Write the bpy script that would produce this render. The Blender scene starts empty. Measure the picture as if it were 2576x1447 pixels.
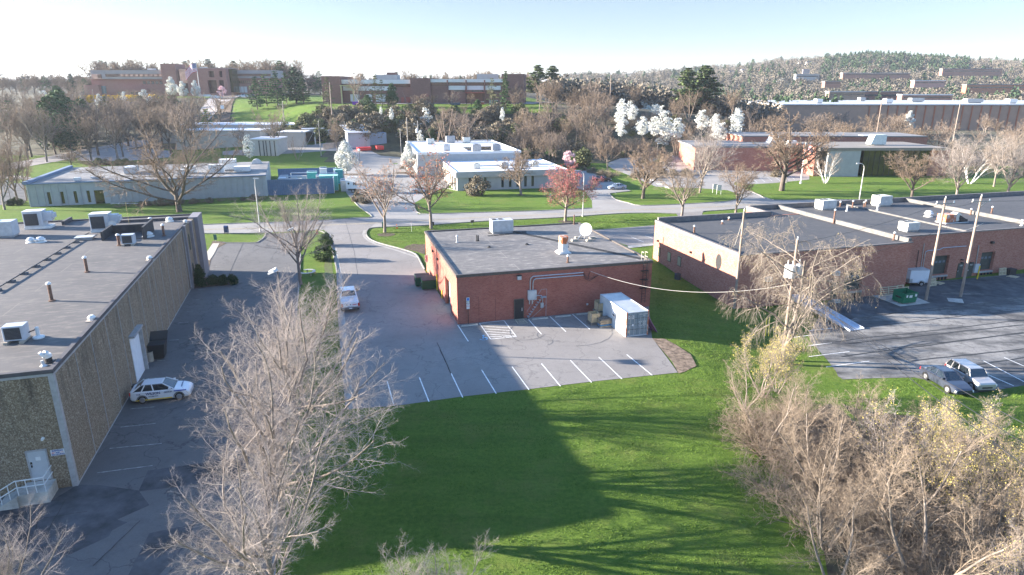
import bpy, bmesh, math, random
import numpy as np
from mathutils import Vector, Matrix
R=math.radians
S=bpy.context.scene; COL=S.collection
# ---------------------------------------------------------------- camera, sky, sun, exposure
F=1640.0; CX,CY=1288.0,723.5; TH=R(17.0); CH=23.8
sT,cT=math.sin(TH),math.cos(TH)
cd=bpy.data.cameras.new('camera'); cam=bpy.data.objects.new('camera',cd); COL.objects.link(cam)
cam.location=(0,0,CH); cam.rotation_euler=(R(90)-TH,0,0)
cd.sensor_width=36; cd.lens=F/2576*36; cd.clip_start=.5; cd.clip_end=12000
S.camera=cam
S.render.resolution_x=1024; S.render.resolution_y=575
SUN_EL=R(13.3); SUN_AZ=R(175.0)    # azimuth of the direction towards the sun, from +X counter-clockwise
W=bpy.data.worlds.new('World'); S.world=W; W.use_nodes=True
nt=W.node_tree; nt.nodes.clear()
wo=nt.nodes.new('ShaderNodeOutputWorld'); wb=nt.nodes.new('ShaderNodeBackground'); ws=nt.nodes.new('ShaderNodeTexSky')
ws.sky_type='NISHITA'; ws.sun_disc=False; ws.sun_elevation=SUN_EL; ws.sun_rotation=math.pi/2-SUN_AZ
ws.air_density=1.0; ws.dust_density=0.1; ws.ozone_density=2.0; ws.altitude=300
wb.inputs[1].default_value=0.092
hs=nt.nodes.new('ShaderNodeHueSaturation'); hs.inputs['Saturation'].default_value=1.05
mx=nt.nodes.new('ShaderNodeMix'); mx.data_type='RGBA'; mx.blend_type='MULTIPLY'; mx.inputs[0].default_value=1; tcs=nt.nodes.new('ShaderNodeTexCoord'); sps=nt.nodes.new('ShaderNodeSeparateXYZ'); crs=nt.nodes.new('ShaderNodeValToRGB'); nt.links.new(tcs.outputs['Generated'],sps.inputs[0]); nt.links.new(sps.outputs[2],crs.inputs[0])
_e=crs.color_ramp.elements
for _p in (.07,.13,.35): _e.new(_p)
for _i,(_p,_c) in enumerate(((0,(.34,.345,.50)),(.07,(.36,.35,.42)),(.13,(.42,.37,.39)),(.35,(.92,.98,1.08)),(1,(.95,1.02,1.18)))): _e[_i].position=_p; _e[_i].color=_c+(1,)
nt.links.new(crs.outputs[0],mx.inputs[7])
nt.links.new(ws.outputs[0],hs.inputs['Color']); nt.links.new(hs.outputs[0],mx.inputs[6]); nt.links.new(mx.outputs[2],wb.inputs[0]); nt.links.new(wb.outputs[0],wo.inputs[0])
sl=bpy.data.lights.new('sun','SUN'); sl.energy=5.0; sl.angle=R(.5); sl.color=(1.0,.90,.78)
so=bpy.data.objects.new('sun',sl); COL.objects.link(so)
sd=Vector((math.cos(SUN_AZ)*math.cos(SUN_EL),math.sin(SUN_AZ)*math.cos(SUN_EL),math.sin(SUN_EL)))
so.rotation_euler=sd.to_track_quat('Z','Y').to_euler()
S.view_settings.view_transform='Standard'; S.view_settings.look='None'
S.view_settings.exposure=2.56; S.view_settings.gamma=1
# ---------------------------------------------------------------- surveying helpers (photo measurements -> metres)
def P(x,y,z=0.0):
    X=(x-CX)/F; Yd=(y-CY)/F; t=(CH-z)/max(sT+Yd*cT,1e-4)
    return Vector((X*t,t*(cT-Yd*sT),z))
def Q(x,y,Y):
    X=(x-CX)/F; Yd=(y-CY)/F; t=Y/(cT-Yd*sT)
    return Vector((X*t,Y,CH-t*(sT+Yd*cT)))
A=R(15.9); VX=Vector((math.cos(A),math.sin(A),0)); UY=Vector((-math.sin(A),math.cos(A),0))
def sm(t):
    t=np.clip(t,0,1); return t*t*(3-2*t)
_cols=[(-.9,[(150,0),(200,2),(260,6),(330,14),(380,19),(500,22),(900,22),(2500,40),(6000,60)]),
 (-.5,[(165,0),(200,1.5),(240,4),(300,11),(345,19),(380,20),(500,22),(900,22),(2500,40),(6000,60)]),
 (-.38,[(165,0),(200,1.5),(225,4),(255,7.5),(285,14),(310,17.3),(350,19),(380,20),(900,22),(2500,40),(6000,60)]),
 (-.28,[(170,0),(205,1.4),(228,4.6),(264,15.5),(282,17.3),(340,19),(500,21),(1000,22),(2500,40),(6000,60)]),
 (0,[(170,0),(205,1),(228,2),(264,15.5),(282,17.3),(340,19),(500,20),(800,20),(1300,30),(2500,40),(6000,60)]),
 (.12,[(170,0),(205,1),(225,4),(262,15.5),(280,17),(330,15),(400,12),(600,10),(1000,30),(1300,42),(6000,60)]),
 (.3,[(175,0),(205,1),(225,3),(265,13.5),(285,13),(330,6),(500,4),(700,10),(1000,38),(1250,55),(6000,60)]),
 (.4,[(180,0),(250,2),(300,4),(500,4),(700,12),(1000,48),(1200,62),(6000,70)]),
 (.55,[(180,0),(250,2),(300,4),(500,5),(700,16),(1000,55),(1200,72),(6000,75)]),
 (.8,[(180,0),(250,2),(300,4),(500,5),(700,14),(1000,46),(1200,60),(6000,70)])]
def Tn(x,y):
    x=np.asarray(x,float); y=np.asarray(y,float)
    yy=np.maximum(y,1.0); a=x/yy
    av=[c[0] for c in _cols]
    zs=[np.interp(yy,[p[0] for p in c[1]],[p[1] for p in c[1]]) for c in _cols]
    z=np.where(a<=av[0],zs[0],zs[-1])
    for i in range(len(av)-1):
        t=sm((a-av[i])/(av[i+1]-av[i])); m=(a>av[i])&(a<=av[i+1])
        z=np.where(m,zs[i]*(1-t)+zs[i+1]*t,z)
    far=sm((yy-330)/500); z=z+far*3*np.sin(x*.013+1)*np.cos(y*.011)
    dep=sm((x-16.0)/12.0)*sm((97-y)/15.0)
    # low verge under the loading yard
    return z-1.2*dep
def T(x,y): return float(Tn(np.array([x]),np.array([y]))[0])
def G(x,y,n=12):
    # photo point -> point on the terrain
    z=0.0; p=P(x,y,0)
    for i in range(n):
        z=.5*z+.5*T(p.x,min(p.y,3000)); p=P(x,y,z)
    return p
def GY(px,Y):
    # point of the terrain seen in photo column px at distance Y
    z=T((px-CX)/F*Y,Y); d=cT*Y+sT*(CH-z)
    x=(px-CX)/F*d; return Vector((x,Y,T(x,Y)))
# ---------------------------------------------------------------- materials
MATS={}
def newmat(name):
    m=bpy.data.materials.new(name); m.use_nodes=True; MATS[name]=m
    n=m.node_tree; b=n.nodes['Principled BSDF']; return m,n,b
def nd(n,t,**k):
    o=n.nodes.new(t)
    for a,v in k.items():
        if a in o.inputs: o.inputs[a].default_value=v
        else: setattr(o,a,v)
    return o
def ramp(n,fac,stops,interp='LINEAR'):
    r=n.nodes.new('ShaderNodeValToRGB'); r.color_ramp.interpolation=interp
    e=r.color_ramp.elements
    while len(e)<len(stops): e.new(.5)
    for i,(p,c) in enumerate(stops):
        e[i].position=p; e[i].color=(c,c,c,1) if isinstance(c,(int,float)) else tuple(c)+(1,)
    n.links.new(fac,r.inputs[0]); return r.outputs[0]
def mix(n,fac,a,b,mode='MIX'):
    m=n.nodes.new('ShaderNodeMix'); m.data_type='RGBA'; m.blend_type=mode
    for i,s in ((0,fac),(6,a),(7,b)):
        if hasattr(s,'is_linked') or isinstance(s,bpy.types.NodeSocket): n.links.new(s,m.inputs[i])
        else: m.inputs[i].default_value=s if i==0 else (tuple(s)+(1,) if len(s)==3 else s)
    return m.outputs[2]
def noise(n,scale,detail=4,rough=.6,vec=None,dist=0):
    o=nd(n,'ShaderNodeTexNoise'); o.inputs['Scale'].default_value=scale; o.inputs['Detail'].default_value=detail
    o.inputs['Roughness'].default_value=rough; o.inputs['Distortion'].default_value=dist
    if vec is not None: n.links.new(vec,o.inputs['Vector'])
    return o.outputs[0]
def coord(n,kind='Object',scale=None,rot=None):
    tc=n.nodes.new('ShaderNodeTexCoord'); o=tc.outputs[kind]
    if scale or rot:
        mp=n.nodes.new('ShaderNodeMapping'); n.links.new(o,mp.inputs[0])
        if scale: mp.inputs['Scale'].default_value=scale
        if rot: mp.inputs['Rotation'].default_value=rot
        o=mp.outputs[0]
    return o
def world(n,scale=None,rot=None):
    g=n.nodes.new('ShaderNodeNewGeometry'); o=g.outputs['Position']
    if scale or rot:
        mp=n.nodes.new('ShaderNodeMapping'); n.links.new(o,mp.inputs[0])
        if scale: mp.inputs['Scale'].default_value=scale
        if rot: mp.inputs['Rotation'].default_value=rot
        o=mp.outputs[0]
    return o
def bump(n,b,h,strength=.3,dist=.05):
    bp=n.nodes.new('ShaderNodeBump'); bp.inputs['Strength'].default_value=strength; bp.inputs['Distance'].default_value=dist
    n.links.new(h,bp.inputs['Height']); n.links.new(bp.outputs[0],b.inputs['Normal'])
def M(name,col,var=.12,scale=2.0,rough=.75,metal=0.0,col2=None,bmp=0,spec=.4,stretch=None,amt=(.35,.65)):
    if name in MATS: return MATS[name]
    m,n,b=newmat(name)
    v=coord(n,'Object',scale=stretch)
    f=noise(n,scale,5,.65,v)
    lo=tuple(c*(1-var) for c in col); hi=col2 if col2 else tuple(min(1,c*(1+var)) for c in col)
    o=ramp(n,f,[(amt[0],lo),(amt[1],hi)])
    n.links.new(o,b.inputs['Base Color'])
    b.inputs['Roughness'].default_value=rough; b.inputs['Metallic'].default_value=metal
    b.inputs['Specular IOR Level'].default_value=spec
    if bmp: bump(n,b,f,bmp,.05)
    return m
def mat_asphalt(name,c0,c1,stain,crack=.0,tint=(1,1,1),seal=False):
    m,n,b=newmat(name); w=world(n)
    yd='yard' in name; f=noise(n,.30 if yd else .12,6,.62,world(n,scale=(.5,1.3,1)) if yd else w); g=noise(n,9,4,.7,w); k=noise(n,.9,5,.7,w)
    o=ramp(n,f,[(.42 if yd else .3,c0),(.58 if yd else .7,c1)])
    o=mix(n,.16,o,ramp(n,g,[(.3,(0.02,0.02,0.02)),(.7,(.5,.5,.5))]),'OVERLAY')
    o=mix(n,ramp(n,k,[(.50,0.0),(.72,stain)]),o,tuple(c*.45 for c in c0))
    if crack>0:
        d=noise(n,.35,3,.5,w)
        ad=n.nodes.new('ShaderNodeVectorMath'); ad.operation='ADD'
        cmb=n.nodes.new('ShaderNodeVectorMath'); cmb.operation='SCALE'; cmb.inputs[3].default_value=5.0
        nn=nd(n,'ShaderNodeTexNoise'); nn.inputs['Scale'].default_value=.4; nn.inputs['Detail'].default_value=5
        n.links.new(w,nn.inputs['Vector']); n.links.new(nn.outputs[1],cmb.inputs[0]); n.links.new(w,ad.inputs[0]); n.links.new(cmb.outputs[0],ad.inputs[1])
        vo=nd(n,'ShaderNodeTexVoronoi'); vo.feature='DISTANCE_TO_EDGE'; vo.inputs['Scale'].default_value=.16
        n.links.new(ad.outputs[0],vo.inputs['Vector'])
        cr=ramp(n,vo.outputs[0],[(.0,crack),(.012,0.0)])
        o=mix(n,cr,o,(.02,.02,.022))
        vo2=nd(n,'ShaderNodeTexVoronoi'); vo2.feature='DISTANCE_TO_EDGE'; vo2.inputs['Scale'].default_value=.9
        n.links.new(ad.outputs[0],vo2.inputs['Vector'])
        pm=ramp(n,f,[(.5,0.0),(.56,crack*.6)])
        mm=n.nodes.new('ShaderNodeMath'); mm.operation='MULTIPLY'; n.links.new(ramp(n,vo2.outputs[0],[(.0,1.0),(.035,0.0)]),mm.inputs[0]); n.links.new(pm,mm.inputs[1])
        o=mix(n,mm.outputs[0],o,(.03,.03,.032))
    n.links.new(o,b.inputs['Base Color']); b.inputs['Roughness'].default_value=.88; b.inputs['Specular IOR Level'].default_value=.3
    bump(n,b,g,.25,.02)
    return m
def mat_grass(name,a,b2,c,dry=.25):
    m,n,b=newmat(name); w=world(n)
    f=noise(n,.10,6,.6,w); g=noise(n,3.0,6,.75,w); h=noise(n,14,3,.7,w); st=noise(n,.35,4,.6,world(n,scale=(.35,2.2,1)))
    o=ramp(n,f,[(.3,a),(.7,b2)])
    o=mix(n,ramp(n,g,[(.38,0.0),(.66,.75)]),o,c)
    o=mix(n,ramp(n,st,[(.45,0.0),(.7,.35)]),o,tuple(x*.62 for x in a))
    o=mix(n,ramp(n,h,[(.55,0.0),(.8,dry)]),o,(.20,.19,.07))
    o=mix(n,ramp(n,noise(n,.22,5,.75,w),[(.5,0.0),(.68,.45)]),o,(.17,.17,.05))
    n.links.new(o,b.inputs['Base Color']); b.inputs['Roughness'].default_value=.95; b.inputs['Specular IOR Level'].default_value=.15
    ad=n.nodes.new('ShaderNodeMath'); ad.operation='ADD'; n.links.new(g,ad.inputs[0]); n.links.new(h,ad.inputs[1])
    bump(n,b,ad.outputs[0],.9,.16)
    return m
def mat_brick(name,a,b2,mortar,var=.5,scale=1.0,stain=.2):
    m,n,b=newmat(name); uv=coord(n,'UV')
    br=nd(n,'ShaderNodeTexBrick'); n.links.new(uv,br.inputs['Vector'])
    br.inputs['Color1'].default_value=a+(1,); br.inputs['Color2'].default_value=b2+(1,); br.inputs['Mortar'].default_value=mortar+(1,)
    br.inputs['Scale'].default_value=1.0; br.inputs['Brick Width'].default_value=.25*scale; br.inputs['Row Height'].default_value=.085*scale
    br.inputs['Mortar Size'].default_value=.010*scale; br.inputs['Bias'].default_value=0
    f=noise(n,.5,5,.6,uv); g=noise(n,2.2,4,.7,coord(n,'UV',scale=(1.2,4.5,1)))
    o=mix(n,ramp(n,f,[(.35,0.0),(.75,stain)]),br.outputs[0],tuple(x*.55 for x in a))
    o=mix(n,ramp(n,g,[(.45,0.0),(.75,var)]),o,b2)
    n.links.new(o,b.inputs['Base Color']); b.inputs['Roughness'].default_value=.9; b.inputs['Specular IOR Level'].default_value=.2
    bump(n,b,br.outputs[1],-.35,.01)
    return m
def mat_roof(name,a,b2,light,seam=.25,pond=.5):
    m,n,b=newmat(name); uv=coord(n,'UV')
    f=noise(n,.16,6,.65,uv); g=noise(n,1.4,6,.7,coord(n,'UV',scale=(.6,1.6,1))); h=noise(n,8,3,.7,uv)
    o=ramp(n,f,[(.3,a),(.7,b2)])
    o=mix(n,ramp(n,g,[(.50,0.0),(.64,pond)]),o,light)
    o=mix(n,.12,o,ramp(n,h,[(.3,(.05,.05,.05)),(.7,(.5,.5,.5))]),'OVERLAY')
    br=nd(n,'ShaderNodeTexBrick'); n.links.new(uv,br.inputs['Vector']); br.inputs['Scale'].default_value=1
    br.inputs['Brick Width'].default_value=14; br.inputs['Row Height'].default_value=3.1; br.inputs['Mortar Size'].default_value=.045; br.inputs['Mortar Smooth'].default_value=.2
    o=mix(n,ramp(n,br.outputs[1],[(0.0,0.0),(1.0,seam)]),o,light)
    n.links.new(o,b.inputs['Base Color']); b.inputs['Roughness'].default_value=.8; b.inputs['Specular IOR Level'].default_value=.3
    return m
def mat_aggregate():
    m,n,b=newmat('aggregate'); uv=coord(n,'UV')
    vo=nd(n,'ShaderNodeTexVoronoi'); vo.inputs['Scale'].default_value=17; n.links.new(uv,vo.inputs['Vector'])
    o=ramp(n,vo.outputs[1],[(.15,(.13,.09,.055)),(.45,(.19,.14,.09)),(.7,(.27,.21,.14)),(.95,(.37,.31,.23))])
    f=noise(n,.7,5,.7,coord(n,'UV',scale=(2.5,.35,1))); sep=n.nodes.new('ShaderNodeSeparateXYZ'); n.links.new(uv,sep.inputs[0])
    top=nd(n,'ShaderNodeMapRange'); n.links.new(sep.outputs[1],top.inputs[0]); top.inputs[1].default_value=2.5; top.inputs[2].default_value=8.0
    mm=n.nodes.new('ShaderNodeMath'); mm.operation='MULTIPLY'; n.links.new(ramp(n,f,[(.48,0.0),(.66,.85)]),mm.inputs[0]); n.links.new(top.outputs[0],mm.inputs[1])
    o=mix(n,mm.outputs[0],o,(.035,.028,.022))
    n.links.new(o,b.inputs['Base Color']); b.inputs['Roughness'].default_value=.9
    bump(n,b,vo.outputs[0],.5,.03)
    return m
def mat_bark(name,a,b2,sc=6):
    m,n,b=newmat(name); f=noise(n,sc,4,.7,coord(n,'Object',scale=(1,1,.3)))
    n.links.new(ramp(n,f,[(.35,a),(.65,b2)]),b.inputs['Base Color']); b.inputs['Roughness'].default_value=.9; b.inputs['Specular IOR Level'].default_value=.2
    return m
def mat_leaf(name,a,b2,trans=.15,sc=.8,isl=.35):
    m,n,b=newmat(name); f=noise(n,sc,3,.7,coord(n,'Object')); g=n.nodes.new('ShaderNodeNewGeometry')
    o=ramp(n,f,[(.35,a),(.65,b2)])
    o=mix(n,isl,o,ramp(n,g.outputs['Random Per Island'],[(0,tuple(x*.5 for x in a)),(1,tuple(min(1,x*1.4) for x in b2))]))
    n.links.new(o,b.inputs['Base Color']); b.inputs['Roughness'].default_value=.8; b.inputs['Specular IOR Level'].default_value=.2
    return m
def mat_glass(name,col=(.02,.025,.03),rough=.08):
    if name in MATS: return MATS[name]
    m,n,b=newmat(name); f=noise(n,.7,3,.5,coord(n,'Object'))
    n.links.new(ramp(n,f,[(.3,col),(.7,tuple(c*1.8 for c in col))]),b.inputs['Base Color'])
    b.inputs['Roughness'].default_value=rough; b.inputs['Specular IOR Level'].default_value=.8
    return m
# ---------------------------------------------------------------- mesh builder
class MB:
    def __init__(s): s.v=[]; s.f=[]
    def add(s,vs,fs):
        o=len(s.v); s.v.extend([tuple(v) for v in vs]); s.f.extend([tuple(i+o for i in f) for f in fs]); return s
    def box(s,x0,x1,y0,y1,z0,z1):
        return s.add([(x0,y0,z0),(x1,y0,z0),(x1,y1,z0),(x0,y1,z0),(x0,y0,z1),(x1,y0,z1),(x1,y1,z1),(x0,y1,z1)],
            [(0,3,2,1),(4,5,6,7),(0,1,5,4),(1,2,6,5),(2,3,7,6),(3,0,4,7)])
    def cb(s,c,d,rz=0,ry=0,rx=0):
        m=Matrix.Rotation(rz,3,'Z')@Matrix.Rotation(ry,3,'Y')@Matrix.Rotation(rx,3,'X'); c=Vector(c); hx,hy,hz=d[0]/2,d[1]/2,d[2]/2
        vs=[c+m@Vector(q) for q in ((-hx,-hy,-hz),(hx,-hy,-hz),(hx,hy,-hz),(-hx,hy,-hz),(-hx,-hy,hz),(hx,-hy,hz),(hx,hy,hz),(-hx,hy,hz))]
        return s.add(vs,[(0,3,2,1),(4,5,6,7),(0,1,5,4),(1,2,6,5),(2,3,7,6),(3,0,4,7)])
    def cyl(s,p0,p1,r0,r1=None,n=10,cap=True):
        r1=r0 if r1 is None else r1; p0=Vector(p0); p1=Vector(p1); d=(p1-p0).normalized()
        a=d.orthogonal().normalized(); b=d.cross(a); vs=[]
        for p,r in ((p0,r0),(p1,r1)):
            for i in range(n):
                t=2*math.pi*i/n; vs.append(p+a*(r*math.cos(t))+b*(r*math.sin(t)))
        fs=[(i,(i+1)%n,n+(i+1)%n,n+i) for i in range(n)]
        if cap: fs+=[tuple(range(n-1,-1,-1)),tuple(range(n,2*n))]
        return s.add(vs,fs)
    def tube(s,pts,r,n=6):
        for a,b in zip(pts[:-1],pts[1:]): s.cyl(a,b,r,r,n)
        return s
    def lathe(s,prof,c=(0,0,0),n=16):
        vs=[];c=Vector(c)
        for r,z in prof:
            for i in range(n):
                t=2*math.pi*i/n; vs.append((c.x+r*math.cos(t),c.y+r*math.sin(t),c.z+z))
        fs=[]
        for k in range(len(prof)-1):
            for i in range(n): fs.append((k*n+i,k*n+(i+1)%n,(k+1)*n+(i+1)%n,(k+1)*n+i))
        fs.append(tuple(range(n-1,-1,-1))); m=(len(prof)-1)*n; fs.append(tuple(range(m,m+n)))
        return s.add(vs,fs)
    def prism(s,poly,z0,z1):
        n=len(poly); vs=[(p[0],p[1],z0) for p in poly]+[(p[0],p[1],z1) for p in poly]
        ar=sum(poly[i][0]*poly[(i+1)%n][1]-poly[(i+1)%n][0]*poly[i][1] for i in range(n))
        fs=[tuple(range(n-1,-1,-1)),tuple(range(n,2*n))]+[(i,(i+1)%n,n+(i+1)%n,n+i) for i in range(n)]
        if ar<0: fs=[tuple(reversed(f)) for f in fs]
        return s.add(vs,fs)
    def xprism(s,poly,y0,y1):   # polygon in XZ extruded along Y
        n=len(poly); vs=[(p[0],y0,p[1]) for p in poly]+[(p[0],y1,p[1]) for p in poly]
        ar=sum(poly[i][0]*poly[(i+1)%n][1]-poly[(i+1)%n][0]*poly[i][1] for i in range(n))
        fs=[tuple(range(n)),tuple(range(2*n-1,n-1,-1))]+[((i+1)%n,i,n+i,n+(i+1)%n) for i in range(n)]
        if ar<0: fs=[tuple(reversed(f)) for f in fs]
        return s.add(vs,fs)
    def xf(s,m):
        s.v=[tuple(m@Vector(v)) for v in s.v]; return s
    def mesh(s,name,mat,smooth=False,bev=0):
        me=bpy.data.meshes.new(name); me.from_pydata(s.v,[],s.f); me.update()
        if bev:
            bm=bmesh.new(); bm.from_mesh(me); bmesh.ops.remove_doubles(bm,verts=bm.verts,dist=1e-4)
            bmesh.ops.bevel(bm,geom=[e for e in bm.edges if len(e.link_faces)==2 and e.calc_face_angle(0)>.6],offset=bev,segments=1,affect='EDGES',clamp_overlap=True)
            bm.to_mesh(me); bm.free()
        boxuv(me)
        if mat: me.materials.append(mat)
        if smooth:
            me.polygons.foreach_set('use_smooth',[True]*len(me.polygons))
        return me
def boxuv(me):
    n=len(me.loops)
    if not n: return
    uv=me.uv_layers.new(name='uv'); co=np.empty(len(me.vertices)*3); me.vertices.foreach_get('co',co); co=co.reshape(-1,3)
    vi=np.empty(n,int); me.loops.foreach_get('vertex_index',vi)
    nr=np.empty(len(me.polygons)*3); me.polygons.foreach_get('normal',nr); nr=np.abs(nr.reshape(-1,3))
    lt=np.empty(len(me.polygons),int); me.polygons.foreach_get('loop_total',lt); nr=np.repeat(nr,lt,0)
    c=co[vi]; ax=nr.argmax(1); u=np.where(ax==0,c[:,1],c[:,0]); v=np.where(ax==2,c[:,1],c[:,2])
    uv.data.foreach_set('uv',np.stack([u,v],1).ravel())
def obj_each(name,mb,mat,parent,**k):
    # every primitive box of the builder becomes a part of its own
    for i in range(0,len(mb.v),8):
        q=MB(); q.v=mb.v[i:i+8]; q.f=[(0,3,2,1),(4,5,6,7),(0,1,5,4),(1,2,6,5),(2,3,7,6),(3,0,4,7)]; obj(name,q,mat,parent,**k)
def obj(name,mb,mat,parent=None,smooth=False,bev=0,label=None):
    me=mb.mesh(name,mat,smooth,bev) if isinstance(mb,MB) else mb
    o=bpy.data.objects.new(name,me); COL.objects.link(o)
    if parent is not None: o.parent=parent
    if label: o['label']=label
    return o
def tag(o,label,cat,group=None):
    o['label']=label; o['category']=cat
    if group: o['group']=group
    return o
def thing(name,label,cat,loc=(0,0,0),rz=0,group=None,sc=1):
    o=bpy.data.objects.new(name,None); COL.objects.link(o); o.location=loc; o.rotation_euler=(0,0,rz); o.empty_display_size=.3
    o.scale=(sc,sc,sc) if isinstance(sc,(int,float)) else sc
    return tag(o,label,cat,group)
def struct(o): o['kind']='structure'; return o
def kids(o): return [c for c in COL.objects if c.parent==o]
KC={}
def dup(r,loc,rz=0,label=None,group=None,sc=None):
    def ch(o):
        if o.name not in KC: KC[o.name]=[c for c in COL.objects if c.parent==o]
        return KC[o.name]
    n=r.copy(); COL.objects.link(n); n.location=loc; n.rotation_euler=(0,0,rz)
    if sc: n.scale=(sc,sc,sc) if isinstance(sc,(int,float)) else sc
    if label: n['label']=label
    if group: n['group']=group; r['group']=group
    for c in ch(r):
        k=c.copy(); COL.objects.link(k); k.parent=n
        for g in ch(c):
            d=g.copy(); COL.objects.link(d); d.parent=k
    return n
def text_mesh(txt,size,mat,ext=.004,bold=0.0,align='CENTER'):
    c=bpy.data.curves.new('writing','FONT'); c.body=txt; c.size=size; c.extrude=ext; c.align_x=align; c.align_y='CENTER'; c.offset=bold; c.resolution_u=2
    o=bpy.data.objects.new('writing',c); COL.objects.link(o)
    dg=bpy.context.evaluated_depsgraph_get(); dg.update()
    me=bpy.data.meshes.new_from_object(o.evaluated_get(dg)); COL.objects.unlink(o); bpy.data.objects.remove(o)
    me.materials.clear(); me.materials.append(mat); return me
def writing(txt,size,mat,parent,loc,rot=(R(90),0,0),bold=0.0,name='writing',align='CENTER'):
    me=text_mesh(txt,size,mat,bold=bold,align=align); o=bpy.data.objects.new(name,me); COL.objects.link(o)
    o.parent=parent; o.location=loc; o.rotation_euler=rot; return o
def bmobj(name,verts,faces,mat): 
    m=MB(); m.v=[tuple(v) for v in verts]; m.f=faces; return obj(name,m,mat)
def sheet(name,poly,mat,off=.02,step=0,world_pts=False,zf=None):
    pts=[Vector(p) for p in poly] if world_pts else [G(x,y) for x,y in poly]
    bm=bmesh.new(); vs=[bm.verts.new((p.x,p.y,0)) for p in pts]; f=bm.faces.new(vs)
    bm.normal_update()
    if f.normal.z<0: f.normal_flip()
    bmesh.ops.triangulate(bm,faces=bm.faces[:],quad_method='BEAUTY',ngon_method='EAR_CLIP')
    if step:
        for ax in (0,1):
            lo=min(p[ax] for p in pts); hi=max(p[ax] for p in pts); k=math.floor(lo/step)*step+step
            while k<hi:
                co=[0,0,0]; no=[0,0,0]; co[ax]=k; no[ax]=1
                bmesh.ops.bisect_plane(bm,geom=bm.verts[:]+bm.edges[:]+bm.faces[:],plane_co=co,plane_no=no); k+=step
    for v in bm.verts: v.co.z=(T(v.co.x,v.co.y) if zf is None else zf)+off
    me=bpy.data.meshes.new(name); bm.normal_update(); bm.to_mesh(me); bm.free(); boxuv(me); me.materials.append(mat)
    for p in me.polygons: pass
    o=bpy.data.objects.new(name,me); COL.objects.link(o); return struct(o)
def kerb(name,pix,mat,w=.16,h=.13,world_pts=False,off=0.0):
    pts=[Vector(p) for p in pix] if world_pts else [G(x,y) for x,y in pix]
    m=MB(); n=len(pts); L=[]
    for i in range(n):
        d=(pts[min(i+1,n-1)]-pts[max(i-1,0)]); d.z=0; d.normalize(); s=Vector((-d.y,d.x,0))*(w/2); p=pts[i]; z=T(p.x,p.y)+off
        L+=[(p.x-s.x,p.y-s.y,z-.1),(p.x+s.x,p.y+s.y,z-.1),(p.x+s.x,p.y+s.y,z+h),(p.x-s.x,p.y-s.y,z+h)]
    fs=[]
    for i in range(n-1):
        a=i*4; b=a+4
        for j in range(4): fs.append((a+j,b+j,b+(j+1)%4,a+(j+1)%4))
    fs+=[(3,2,1,0),(4*n-4,4*n-3,4*n-2,4*n-1)]
    m.add(L,fs); o=obj(name,m,mat); return struct(o)
def smooth_pts(pix,n=6):
    # Catmull-Rom through photo points
    out=[]; P_=[pix[0]]+list(pix)+[pix[-1]]
    for i in range(1,len(P_)-2):
        p0,p1,p2,p3=P_[i-1:i+3]
        for k in range(n):
            t=k/n; out.append(tuple(.5*((2*p1[j])+(-p0[j]+p2[j])*t+(2*p0[j]-5*p1[j]+4*p2[j]-p3[j])*t*t+(-p0[j]+3*p1[j]-3*p2[j]+p3[j])*t**3) for j in (0,1)))
    out.append(tuple(pix[-1])); return out
# ================================================================ SETTING
def zc(x0,y0,s):
    k=.6289
    return lambda pts: [(x0*k+x*s,y0*k+y*s) for x,y in pts]
zA=zc(0,800,.3042); zB=zc(1000,800,.3042); zC=zc(2000,800,.3042); zD=zc(3000,700,.3042)
zE=zc(0,150,.3042); zF=zc(1000,150,.3042); zG=zc(2000,150,.3042); zH=zc(3000,150,.3042)
zI=zc(0,1400,.3916); zJ=zc(1000,1400,.3916); zK=zc(2000,1400,.3915); zL=zc(2896,1300,.435)
zM=zc(3300,950,.1943); zN=zc(2300,1150,.10867); zO=zc(0,500,.17387); zP=zc(700,400,.17387); zQ=zc(1300,400,.17387)
zR=zc(300,220,.1953); zS=zc(1050,800,.15216)
m_grass=mat_grass('lawn',(.058,.112,.014),(.088,.152,.02),(.145,.215,.035))
m_wood=M('forest_floor',(.065,.052,.036),var=.5,scale=.4,rough=1,col2=(.085,.085,.042),bmp=.5)
m_asph=mat_asphalt('asphalt_aged',(.195,.18,.168),(.26,.242,.225),.25,crack=.35)
m_asphL=mat_asphalt('asphalt_left',(.11,.107,.105),(.16,.152,.146),.35,crack=.5)
m_asphR=mat_asphalt('asphalt_loading_yard',(.085,.083,.082),(.24,.23,.215),.75,crack=.4)
m_road=mat_asphalt('road_surface',(.26,.243,.225),(.33,.31,.285),.2,crack=.15)
m_seal=M('sealed_asphalt',(.058,.059,.063),var=.4,scale=.5,rough=.85,col2=(.095,.096,.10))
m_conc=M('concrete',(.38,.36,.32),var=.25,scale=1.2,rough=.9,bmp=.1)
m_paint=M('road_paint',(.72,.71,.68),var=.25,scale=5,rough=.8)
m_yel=M('yellow_paint',(.70,.50,.10),var=.25,scale=5,rough=.8)
m_mulch=M('mulch',(.07,.045,.03),var=.5,scale=3,rough=1,bmp=.8,col2=(.13,.09,.06))
m_dirt=M('bare_soil',(.13,.09,.062),var=.5,scale=2,rough=1,bmp=.8,col2=(.24,.18,.13))
m_tar=M('tar',(.035,.034,.033),var=.3,scale=2,rough=.7)
def axis(lo,hi,step,far,g=1.12):
    a=list(np.arange(lo,hi+.01,step)); s=step
    while a[-1]<far: s*=g; a.append(a[-1]+s)
    return a
xs=axis(-260,260,3,2600); neg=[-v for v in axis(260,260,3,2600)][1:]; xs=sorted(set(neg+xs))
ys=[-400,-200,-100,-40]+axis(0,360,3,6200,1.10)
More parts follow.
